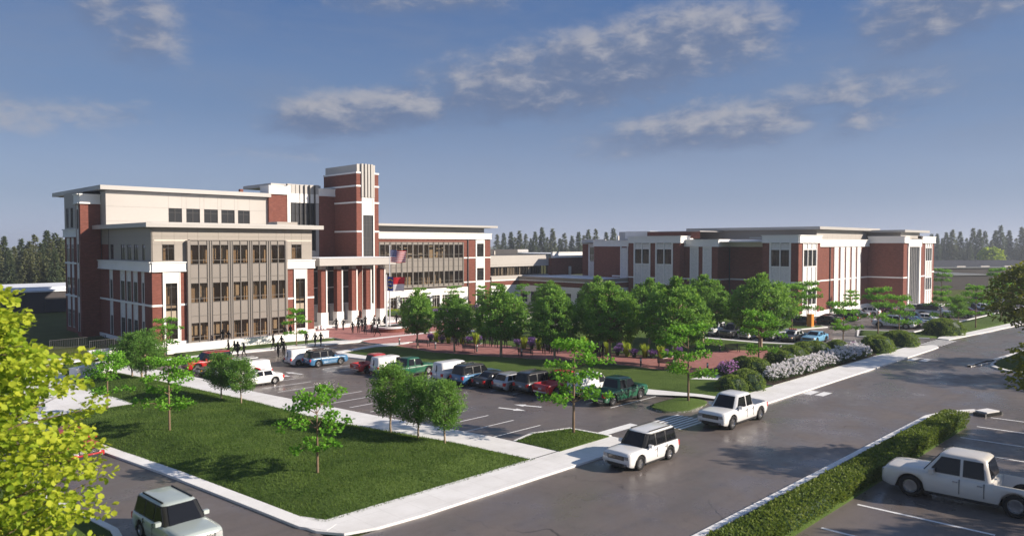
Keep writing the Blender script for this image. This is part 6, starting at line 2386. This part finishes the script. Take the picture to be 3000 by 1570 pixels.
car('sedan', 'paint_black', 125.8, 55.6, R(115), 'black car with red beacons behind the orange box', GB, 1.12, extra='police')
for kind, col, x, y, lab, s_ in (('sedan', 'paint_black', 130.5, 53.2, 'black sedan right of the orange box', 1.1), ('sedan', 'paint_charcoal', 134.2, 54.2, 'charcoal sedan in front of the white plinth', 1.1), ('suv', 'paint_charcoal', 138.3, 53.0, 'dark suv in the middle of the building row', 1.12),
                                 ('sedan', 'paint_silver', 147.5, 54.4, 'silver sedan below the white pilasters', 1.1), ('hatch', 'paint_white_car', 153, 54.0, 'white hatchback below the white pilasters', 1.1), ('suv', 'paint_darkred', 159, 53.6, 'dark red suv near the recessed brick corner', 1.1), ('sedan', 'paint_white_car', 168, 50.6, 'white sedan near the right brick block', 1.1)):
    car(kind, col, x, y, N0 + .08, lab, GB, s_)
# ---------------------------------------------------------------- people
def person_mesh(seed, pose):
    """One continuous body grown over a skeleton with the Skin modifier."""
    r = random.Random(seed)
    V, E, RAD = [], [], []

    def vt(p, rad, link_to=None):
        V.append(p)
        RAD.append(rad if isinstance(rad, tuple) else (rad, rad))
        if link_to is not None:
            E.append((link_to, len(V) - 1))
        return len(V) - 1
    stride = {'walk': .36, 'stand': .02, 'step': .20, 'bag': .22, 'hold': .16, 'dress': .14}[pose]
    # x forward, y left, z up; standing height 1.75
    pel = vt((0, 0, .96), (.135, .115))
    wst = vt((.01, 0, 1.10), (.125, .10), pel)
    ch = vt((.02, 0, 1.30), (.15, .115), wst)
    sh = vt((.02, 0, 1.43), (.11, .085), ch)
    nk = vt((.035, 0, 1.52), .05, sh)
    hd0 = vt((.045, 0, 1.58), (.075, .085), nk)
    hd1 = vt((.05, 0, 1.66), (.082, .098), hd0)
    vt((.04, 0, 1.725), (.06, .07), hd1)
    vt((.135, 0, 1.625), .014, hd0)   # nose
    for sg in (1, -1):
        f = stride * sg
        hip = vt((.0, .09 * sg, .90), .092, pel)
        lift = .10 if (f < 0 and stride > .1) else 0
        kn = vt((.05 + f * .55, .095 * sg, .50), .066, hip)
        an = vt((f - (.05 if lift else 0), .10 * sg, .09 + lift), .042, kn)
        ft = vt((f + .05, .105 * sg, .045 + lift * .4), .042, an)
        vt((f + .17, .115 * sg, .032), .032, ft)
    for sg in (1, -1):
        f = -stride * sg * .8
        out = .0
        if pose == 'hold' and sg < 0:
            out = .20
        so = vt((.02, .175 * sg, 1.42), .062, sh)
        el = vt((f * .35 - .01, (.235 + out * .5) * sg, 1.15), .046, so)
        wr_ = vt((f + .08, (.25 + out) * sg, .93), .032, el)
        hn = vt((f + .11, (.255 + out) * sg, .86), (.022, .038), wr_)
        for k, (dy, ln) in enumerate(((.028, .075), (.010, .088), (-.008, .084), (-.026, .066))):
            a = vt((f + .125 + .004 * k, (.255 + out + dy) * sg, .86 - ln * .6), .0095, hn)
            vt((f + .112, (.255 + out + dy) * sg, .86 - ln), .008, a)
        vt((f + .155, (.245 + out) * sg, .84), .010, hn)
    if pose == 'bag':
        b = vt((-.14, .02, 1.30), (.14, .13), ch)
        vt((-.16, .02, 1.12), (.13, .13), b)
    if pose == 'dress':
        vt((.0, 0, .72), (.22, .19), pel)
    me = bpy.data.meshes.new('body')
    me.from_pydata(V, E, [])
    o = bpy.data.objects.new('tmp', me)
    COL.objects.link(o)
    sk = o.modifiers.new('skin', 'SKIN')
    sk.use_smooth_shade = True
    for i, d in enumerate(me.skin_vertices[0].data):
        d.radius = RAD[i]
        d.use_root = i == 0
    ss = o.modifiers.new('sub', 'SUBSURF')
    ss.levels = ss.render_levels = 1
    dg = bpy.context.evaluated_depsgraph_get()
    dg.update()
    out = bpy.data.meshes.new_from_object(o.evaluated_get(dg))
    out.name = 'person_' + pose
    out.materials.clear()
    out.materials.append(MAT['black_cloth'])
    bpy.data.objects.remove(o)
    return out


def hair_mesh(long=False):
    mb = MB()
    prof = [(.001, .11), (.06, .095), (.092, .05), (.10, 0), (.095, -.04)] + ([(.085, -.16), (.06, -.22)] if long else [])
    mb.lathe(prof, 14, 0, (.03, 0, 1.655))
    return mb.mesh('hair', ['black_cloth'], True)


POSES = {p: person_mesh(i, p) for i, p in enumerate(('walk', 'stand', 'step', 'bag', 'hold', 'dress'))}
HAIR = [hair_mesh(), hair_mesh(True)]
WORDS = {'walk': 'striding', 'stand': 'standing', 'step': 'stepping', 'bag': 'with backpack', 'hold': 'with arm out', 'dress': 'in a skirt'}


def people(spec, group, z0, s0=1.0):
    for i, (x, y, pose, head, where) in enumerate(spec):
        o = bpy.data.objects.new('person', POSES[pose])
        s_ = s0 * (1 + .05 * math.sin(i * 2.7 + x))
        o.location = (x, y, z0)
        o.rotation_euler = (0, 0, head)
        o.scale = (s_ * 1.12, s_ * 1.16, s_)
        link(o)
        tag(o, 'person in black %s %s' % (WORDS[pose], where), 'person', group)
        h_ = bpy.data.objects.new('hair', HAIR[1 if pose == 'dress' or i % 3 == 0 else 0])
        link(h_, o)


TC = R(225)    # towards the camera
people([(44.9, 102.2, 'walk', R(190), 'by the glazed wall, left of two'), (45.7, 102.1, 'step', R(190), 'by the glazed wall, right of two'),
        (40.5, 90.6, 'step', R(160), 'on the drive, first of a group of four'), (41.2, 90.4, 'walk', R(170), 'on the drive, second of a group of four'), (40.7, 88.4, 'dress', R(200), 'on the drive, third of a group of four'), (41.2, 87.8, 'bag', R(150), 'on the drive, fourth of a group of four'),
        (47.1, 91.8, 'step', R(170), 'at the kerb before the curtain wall'), (48.0, 91.2, 'walk', R(190), 'at the kerb, a pace behind another'), (44.2, 84.9, 'walk', R(230), 'in the lot by the oval island, left of two'), (45.0, 85.0, 'dress', R(230), 'in the lot by the oval island, right of two'),
        (54.0, 101.6, 'step', R(200), 'near the right end of the glazed wall, left of two'), (54.8, 101.4, 'stand', R(200), 'near the right end of the glazed wall, right of two'),
        (52.3, 92.4, 'stand', R(210), 'behind the young tree, left of three'), (52.5, 90.4, 'bag', R(210), 'behind the young tree, middle of three'), (53.2, 90.1, 'step', R(210), 'behind the young tree, right of three')], 'people on the courthouse forecourt', .12, 1.06)
people([(66.7, 110.6, 'stand', TC, 'on the porch by the first column'), (69.1, 111.6, 'hold', R(200), 'on the porch, left of a pair'), (70.0, 111.4, 'walk', R(200), 'on the porch, right of a pair'),
        (72.9, 112.4, 'walk', R(180), 'on the porch by the third column'), (74.0, 112.0, 'hold', R(230), 'on the porch between columns, left of a pair'), (75.2, 112.2, 'step', R(230), 'on the porch between columns, right of a pair'),
        (79.2, 112.6, 'bag', R(210), 'on the porch below the tower')], 'people on the porch', .45, 1.06)
people([(64.7, 104.8, 'hold', TC, 'on the plaza below the steps, left of a pair'), (65.6, 104.2, 'bag', TC, 'on the plaza below the steps, right of a pair'), (70.0, 106.6, 'hold', TC, 'just below the steps, arms wide'), (70.9, 105.8, 'step', TC, 'just below the steps, close behind'),
        (64.2, 99.3, 'step', TC, 'in mid plaza, first of five'), (65.2, 99.2, 'stand', TC, 'in mid plaza, second of five'), (66.6, 100.3, 'walk', R(200), 'in mid plaza, third of five'), (64.9, 96.9, 'dress', R(240), 'in mid plaza, fourth of five'), (65.7, 96.2, 'bag', R(240), 'in mid plaza, fifth of five'),
        (70.2, 102.2, 'hold', R(215), 'behind the flagpole planter, left of three'), (71.3, 102.4, 'step', R(215), 'behind the flagpole planter, middle of three'), (72.0, 101.8, 'dress', R(215), 'behind the flagpole planter, right of three'),
        (64.9, 93.6, 'walk', R(140), 'passing in front of the flagpole planter'), (73.4, 103.4, 'bag', R(200), 'half hidden by the thick flagpole'), (76.0, 104.0, 'bag', R(200), 'right of the flagpole planter')], 'people on the plaza', .125, 1.06)
people([(68.4, 73.7, 'step', TC, 'on the walk, first of three abreast'), (69.2, 73.3, 'walk', TC, 'on the walk, second of three abreast'), (70.7, 74.4, 'walk', R(200), 'on the walk, third of three abreast'), (69.0, 72.0, 'hold', R(240), 'left of a tree trunk on the walk'), (70.0, 71.2, 'bag', R(240), 'right of a tree trunk on the walk'),
        (75.0, 75.6, 'walk', R(60), 'on the cross path, alone'), (75.2, 74.4, 'stand', R(60), 'on the cross path, left of a close pair'), (75.9, 74.2, 'bag', R(60), 'on the cross path, right of a close pair'),
        (69.2, 63.5, 'walk', TC, 'before the lime grasses, first of three'), (70.0, 63.1, 'step', TC, 'before the lime grasses, second of three'), (70.6, 62.6, 'hold', TC, 'before the lime grasses, third of three'),
        (70.8, 56.4, 'stand', R(200), 'at the bench by the fifth tree, left of two'), (71.5, 55.9, 'bag', R(200), 'at the bench by the fifth tree, right of two'), (66.6, 77.2, 'stand', R(250), 'beside the second tree, left of two'), (67.2, 76.6, 'walk', R(250), 'beside the second tree, right of two'),
        (72.0, 61.0, 'step', R(220), 'half hidden by the young tiered tree'), (73.3, 59.6, 'bag', R(220), 'far side of the walk near the fourth tree'), (72.6, 57.4, 'walk', R(60), 'walking away along the beds')], 'people on the brick walk', .12, 1.06)
people([(97.6, 123.4, 'stand', TC, 'inside the upper glazing of the right wing, left'), (102.6, 123.4, 'step', TC, 'inside the upper glazing of the right wing, right')], 'people inside the right wing', 10.77, .9)
people([(96.4, 123.2, 'stand', TC, 'inside the lower glazing of the right wing, left'), (100.7, 123.2, 'stand', TC, 'inside the lower glazing of the right wing, right')], 'people inside the right wing', 5.36, .9)


# ---------------------------------------------------------------- street furniture
def bench(x, y, rz, label):
    o = thing('park_bench', label, 'bench', (x, y, .12), rz, 'dark metal benches along the brick walk')
    for k in range(5):
        MB().box(-.95, .95, -.22 + .105 * k, -.14 + .105 * k, .44, .475).obj('seat_slat', ['dark_metal'], o)
    for k in range(5):
        z = .52 + .095 * k
        MB().box(-.95, .95, .27 + .03 * k, .30 + .03 * k, z, z + .07).obj('back_slat', ['dark_metal'], o)
    for sx in (-.85, .85):
        mb = MB()
        mb.box(sx - .03, sx + .03, -.24, -.19, 0, .66)
        mb.box(sx - .03, sx + .03, .24, .29, 0, .50)
        mb.box(sx - .03, sx + .03, -.24, .32, .64, .69)
        mb.box(sx - .028, sx + .028, -.19, .24, .40, .44)
        mb.box(sx - .028, sx + .028, .30, .42, .48, 1.02)
        mb.obj('leg_frame', ['dark_metal'], o)
    return o


for i, (x, y, rz) in enumerate(((62.9, 80.0, 0), (63.9, 71.6, 0), (66.4, 64.0, 0), (69.9, 56.0, 0), (71.7, 47.0, 0), (87.6, 47.4, 0))):
    bench(x, y, R(110) + rz if i < 5 else R(-30), 'dark slatted metal bench on the brick walk, ' + ('beside the first tree', 'beside the second tree', 'beside the third tree', 'by the fifth tree', 'beside the largest tree', 'at the east end of the walk')[i])


def bollard(x, y, label):
    o = thing('bollard_light', label, 'bollard', (x, y, .12), 0, 'short bollard lights along the walk')
    MB().lathe([(.13, 0), (.13, .06), (.10, .08), (.10, .62)], 14).obj('post', ['dark_metal'], o, True)
    MB().lathe([(.10, .62), (.105, .64), (.105, .86), (.10, .88)], 14).obj('lens', ['clear_lamp'], o, True)
    MB().lathe([(.12, .88), (.12, .93), (.06, .99), (.001, 1.0)], 14).obj('cap', ['dark_metal'], o, True)
    return o


for x, y, w in ((61.5, 83.5, 'at the plaza corner'), (62.5, 76.9, 'between the first and second tree'), (64.6, 71.0, 'right of the second bench'), (65.9, 64.2, 'in front of the third bench'), (67.9, 56.8, 'behind the young tiered tree'), (69.9, 49.2, 'left of the largest tree'), (72.1, 42.0, 'near the pink flowers'), (87.2, 49.0, 'at the north edge of the walk'), (91.8, 43.0, 'at the east corner of the walk')):
    bollard(x, y, 'short dark bollard light with white lens ' + w)

# utility box
ob = thing('utility_cabinet', 'orange metal cabinet on the grass island of the east lot', 'cabinet', (123.5, 52.7, .16))
MB().box(-.5, .5, -.4, .4, .05, 2.0).obj('housing', ['orange_box'], ob)
MB().box(-.55, .55, -.45, .45, 2.0, 2.1).obj('lid', ['orange_box'], ob)
MB().box(-.46, .46, -.415, -.4, .15, 1.9).obj('door', ['orange_box'], ob)
MB().box(-.6, .6, -.5, .5, 0, .05).obj('base', ['concrete'], ob)

# flagpole planter, poles and flags
pl = thing('flagpole_planter', 'round brick planter with pale stone rim around the flagpoles', 'planter', (70.4, 97.9, .12))
MB().lathe([(2.75, 0), (2.75, .62)], 40).obj('brick_ring', ['brick'], pl)
MB().lathe([(2.75, .62), (2.95, .62), (2.95, .86), (2.25, .86), (2.25, .70)], 40).obj('stone_rim', ['white_precast'], pl)
MB().lathe([(2.3, .72), (.001, .74)], 40).obj('fill', ['mulch'], pl)
P1, P2 = (70.1, 98.6), (70.9, 98.8)


def pole(p, h, rad, label):
    o = thing('flagpole', label, 'flagpole', (p[0], p[1], .8), 0)
    MB().lathe([(rad * 1.8, -.1), (rad * 1.8, .12), (rad, .16), (rad * .6, h - .8), (.001, h - .8)], 14).obj('shaft', ['steel'], o, True)
    MB().lathe([(.001, h - .85), (.10, h - .78), (.12, h - .70), (.10, h - .62), (.001, h - .56)], 12).obj('ball', ['steel'], o, True)
    return o


pole(P1, 8.95, .16, 'thick pale flagpole with the blue red and white flag')
pole(P2, 13.6, .10, 'tall thin flagpole carrying the striped flag')
RD = Vector((.70711, -.70711, 0))
FD = Vector((.70711, .70711, 0))


def cloth(p, z_top, w, h, seed, nx=26, ny=26):
    """Waving flag surface: returns a function (u, v) -> point; u along the fly, v downwards."""
    def f(u, v, off=0.0):
        amp = .16 * u ** .7
        ph = 7.5 * u + 1.4 * v + seed
        q = Vector((p[0], p[1], z_top)) + RD * (w * u * (1 - .05 * v)) + Vector((0, 0, -h * v - .05 * u * u * w * .5 + .05 * math.sin(ph * .8)))
        q += FD * (amp * math.sin(ph) - .25 * u + off)
        return q
    return f


def flag(p, z_top, w, h, seed, label, painter, extras):
    o = thing('flag', label, 'flag', (p[0], p[1], z_top))
    f = cloth(p, z_top, w, h, seed)
    base = Vector((p[0], p[1], z_top))
    nx, ny = 30, 26
    groups = {}
    for i in range(nx):
        for k in range(ny):
            groups.setdefault(painter((i + .5) / nx, (k + .5) / ny), []).append((i, k))
    for (nm, mat, *_), cells in groups.items():
        mb = MB()
        for i, k in cells:
            mb.quad(*[tuple(f(a / nx, b / ny) - base) for a, b in ((i, k), (i, k + 1), (i + 1, k + 1), (i + 1, k))])
        mb.obj(nm, [mat], o)
    for nm, mat, polys in extras:
        mb = MB()
        for poly in polys:
            for off in (-.02, .02):
                mb.poly([tuple(f(u, v, off) - base) for u, v in poly])
        mb.obj(nm, [mat], o)
    return o


def star(u, v, r_, asp, rot=0):
    return [(u + r_ * (1 if k % 2 == 0 else .4) * math.sin(rot + k * math.pi / 5) / asp, v - r_ * (1 if k % 2 == 0 else .4) * math.cos(rot + k * math.pi / 5)) for k in range(10)]


stars = []
for rr in range(9):
    for cc in range(6 if rr % 2 == 0 else 5):
        stars.append(star(.035 + .066 * cc + (0 if rr % 2 == 0 else .033), .055 + .0535 * rr, .026, 1.1))
flag((P2[0] + .1, P2[1] - .1), 13.0, 2.6, 1.95, .6, 'striped flag with blue starred canton flying from the tall pole',
     lambda u, v: ('canton', 'flag_blue') if u < .4 and v < .54 else ('stripe', 'flag_red' if int(v * 13) % 2 == 0 else 'flag_white', int(v * 13)), [('stars', 'flag_white', stars)])


def ring_poly(cu, cv, r0, r1, a0, a1, asp, n=8):
    out = []
    for k in range(n):
        t0, t1 = a0 + (a1 - a0) * k / n, a0 + (a1 - a0) * (k + 1) / n
        out.append([(cu + r0 * math.cos(t0) / asp, cv + r0 * math.sin(t0)), (cu + r1 * math.cos(t0) / asp, cv + r1 * math.sin(t0)), (cu + r1 * math.cos(t1) / asp, cv + r1 * math.sin(t1)), (cu + r0 * math.cos(t1) / asp, cv + r0 * math.sin(t1))])
    return out


asp = 1.25
bar = lambda u0, v0, u1, v1: [(u0, v0), (u1, v0), (u1, v1), (u0, v1)]
scrolls = ring_poly(.165, .36, .13, .20, R(205), R(335), asp) + ring_poly(.165, .62, .13, .20, R(25), R(155), asp)
let_n = [bar(.035, .44, .052, .56), bar(.088, .44, .105, .56), [(.052, .44), (.068, .44), (.088, .56), (.072, .56)]]
let_c = ring_poly(.262, .50, .040, .060, R(50), R(310), asp, 9)
flag((P1[0] + .15, P1[1] - .15), 8.75, 2.8, 2.25, 2.1, 'state flag with blue star field and red over white, on the thick pole',
     lambda u, v: ('blue_field', 'flag_blue') if u < .34 else (('red_field', 'flag_red') if v < .5 else ('white_field', 'flag_white')),
     [('star', 'flag_white', [star(.165, .50, .075, asp)]), ('scrolls', 'flag_yellow', scrolls), ('letter_n', 'flag_yellow', let_n), ('letter_c', 'flag_yellow', let_c)])


# low walls, terrace walls and railings
def low_wall(label, pts, h, th=.45, z=.0, mat='white_precast', cap=True):
    a, b = Vector(pts[0]), Vector(pts[1])
    o = thing('low_wall', label, 'wall', (a.x, a.y, z), math.atan2(b.y - a.y, b.x - a.x))
    L = (b - a).length
    n = max(1, int(L / 3.2))
    for k in range(n):
        MB().box(L * k / n + .008, L * (k + 1) / n - .008, -th / 2, th / 2, 0, h).obj('wall_block', [mat], o)
    if cap:
        MB().box(-.04, L + .04, -th / 2 - .04, th / 2 + .04, h, h + .09).obj('coping', [mat], o)
    return o


low_wall('long white retaining wall below the glazed bay of the courthouse', [(35.6, 97.7), (59.0, 97.9)], 1.05, .5)
low_wall('white terrace wall end with dark plaque left of the lawn', [(21.8, 85.2), (26.2, 88.3)], 1.25, .9)
low_wall('white wall under the metal railing beside the courthouse', [(27.3, 99.9), (33.6, 100.9)], 1.0, .4)
low_wall('short white stone block beside the porch steps', [(62.8, 107.3), (64.2, 107.3)], .7, .5)
low_wall('white stone block between the porch steps', [(66.6, 107.5), (69.4, 107.5)], .62, .5)


def railing(label, a, b, z, h=1.25):
    a, b = Vector(a), Vector(b)
    o = thing('metal_railing', label, 'railing', (a.x, a.y, z), math.atan2(b.y - a.y, b.x - a.x))
    L = (b - a).length
    MB().box(0, L, -.03, .03, h - .06, h).obj('top_rail', ['dark_metal'], o)
    MB().box(0, L, -.025, .025, .08, .13).obj('bottom_rail', ['dark_metal'], o)
    n = int(L / .22)
    me = box_mesh(.035, .035, h - .19, 'dark_metal')
    for k in range(n + 1):
        g = bpy.data.objects.new('baluster', me)
        g.location = (L * k / n, 0, .13 + (h - .19) / 2)
        link(g, o)
    for k in range(3):
        x_ = L * k / 2
        MB().box(x_ - .04, x_ + .04, -.04, .04, -.02, h + .02).obj('post', ['dark_metal'], o)
    return o


railing('dark metal railing over the white wall beside the courthouse', (27.6, 100.6), (33.4, 101.5), .95)
railing('dark metal railing farther back by the courthouse side', (26, 112), (33, 113), .1)

# string lights over the brick walk
def cable(a, b, sag, label):
    a, b = Vector(a), Vector(b)
    pts = []
    n = 22
    for k in range(n + 1):
        t = k / n
        p = a.lerp(b, t)
        p.z -= sag * 4 * t * (1 - t)
        pts.append(p)
    o = thing('string_lights', label, 'string lights', tuple(a), 0, 'string lights over the brick walk')
    MB().tube([tuple(p - a) for p in pts], .022, 5).obj('cable', ['light_frame'], o)
    bm_ = MB().lathe([(.001, .05), (.05, 0), (.04, -.06), (.001, -.09)], 8).mesh('bulb', ['clear_lamp'], True)
    for k in range(1, n, 1):
        g = bpy.data.objects.new('bulb', bm_)
        g.location = pts[k] - a - Vector((0, 0, .05))
        link(g, o)
    return o


for i, (a, b, sag) in enumerate((((61.2, 79.1, 4.4), (84, 78, 4.6), .9), ((62.4, 72.9, 4.2), (85.1, 76.7, 4.4), 1.0), ((64, 65.9, 4.3), (85.1, 76.7, 4.9), .9), ((64, 65.9, 4.0), (84.3, 66.9, 4.4), 1.0), ((65.6, 58.5, 4.2), (84.3, 66.9, 4.9), .8), ((61.2, 79.1, 3.9), (64, 65.9, 4.0), .7), ((64, 65.9, 4.1), (70, 53.7, 4.4), .8))):
    cable(a, b, sag, 'white cable of small bulbs slung between park trees, ' + ('farthest from the road', 'second from the plaza', 'rising to the back row', 'crossing above the cross path', 'slung behind the fourth tree', 'along the walk from the first tree', 'along the walk past the fourth tree')[i])

# kerb inlet at the corner of the south lot
dn = thing('drain_inlet', 'pale concrete drain inlet with dark opening at the hedge end', 'drain', (70.6, 15.3, 0), R(160))
MB().box(-.95, .95, -.5, .5, 0, .26).obj('throat', ['underbody'], dn)
MB().box(-.80, .80, -.58, .42, .26, .36).obj('lid', ['concrete'], dn)
for sx in (-1.0, 1.0):
    MB().box(sx - .15, sx + .15, -.5, .5, 0, .26).obj('cheek', ['dark_metal'], dn)

# ---------------------------------------------------------------- air
hz = NT('haze')
hz.t.nodes.remove(hz.b)
pv = hz.n('ShaderNodeVolumePrincipled')
pv.inputs['Color'].default_value = (.80, .88, 1.0, 1)
pv.inputs['Density'].default_value = .00030
pv.inputs['Anisotropy'].default_value = .2
hz.lk(pv.outputs[0], hz.t.nodes['Material Output'].inputs['Volume'])
hb = bpy.data.objects.new('haze', box_mesh(4200, 4200, 46, 'haze'))
hb.location = (1150, 1150, 21.8)
link(hb)
tag(hb, 'thin pale air over the whole site', None, None, 'stuff')
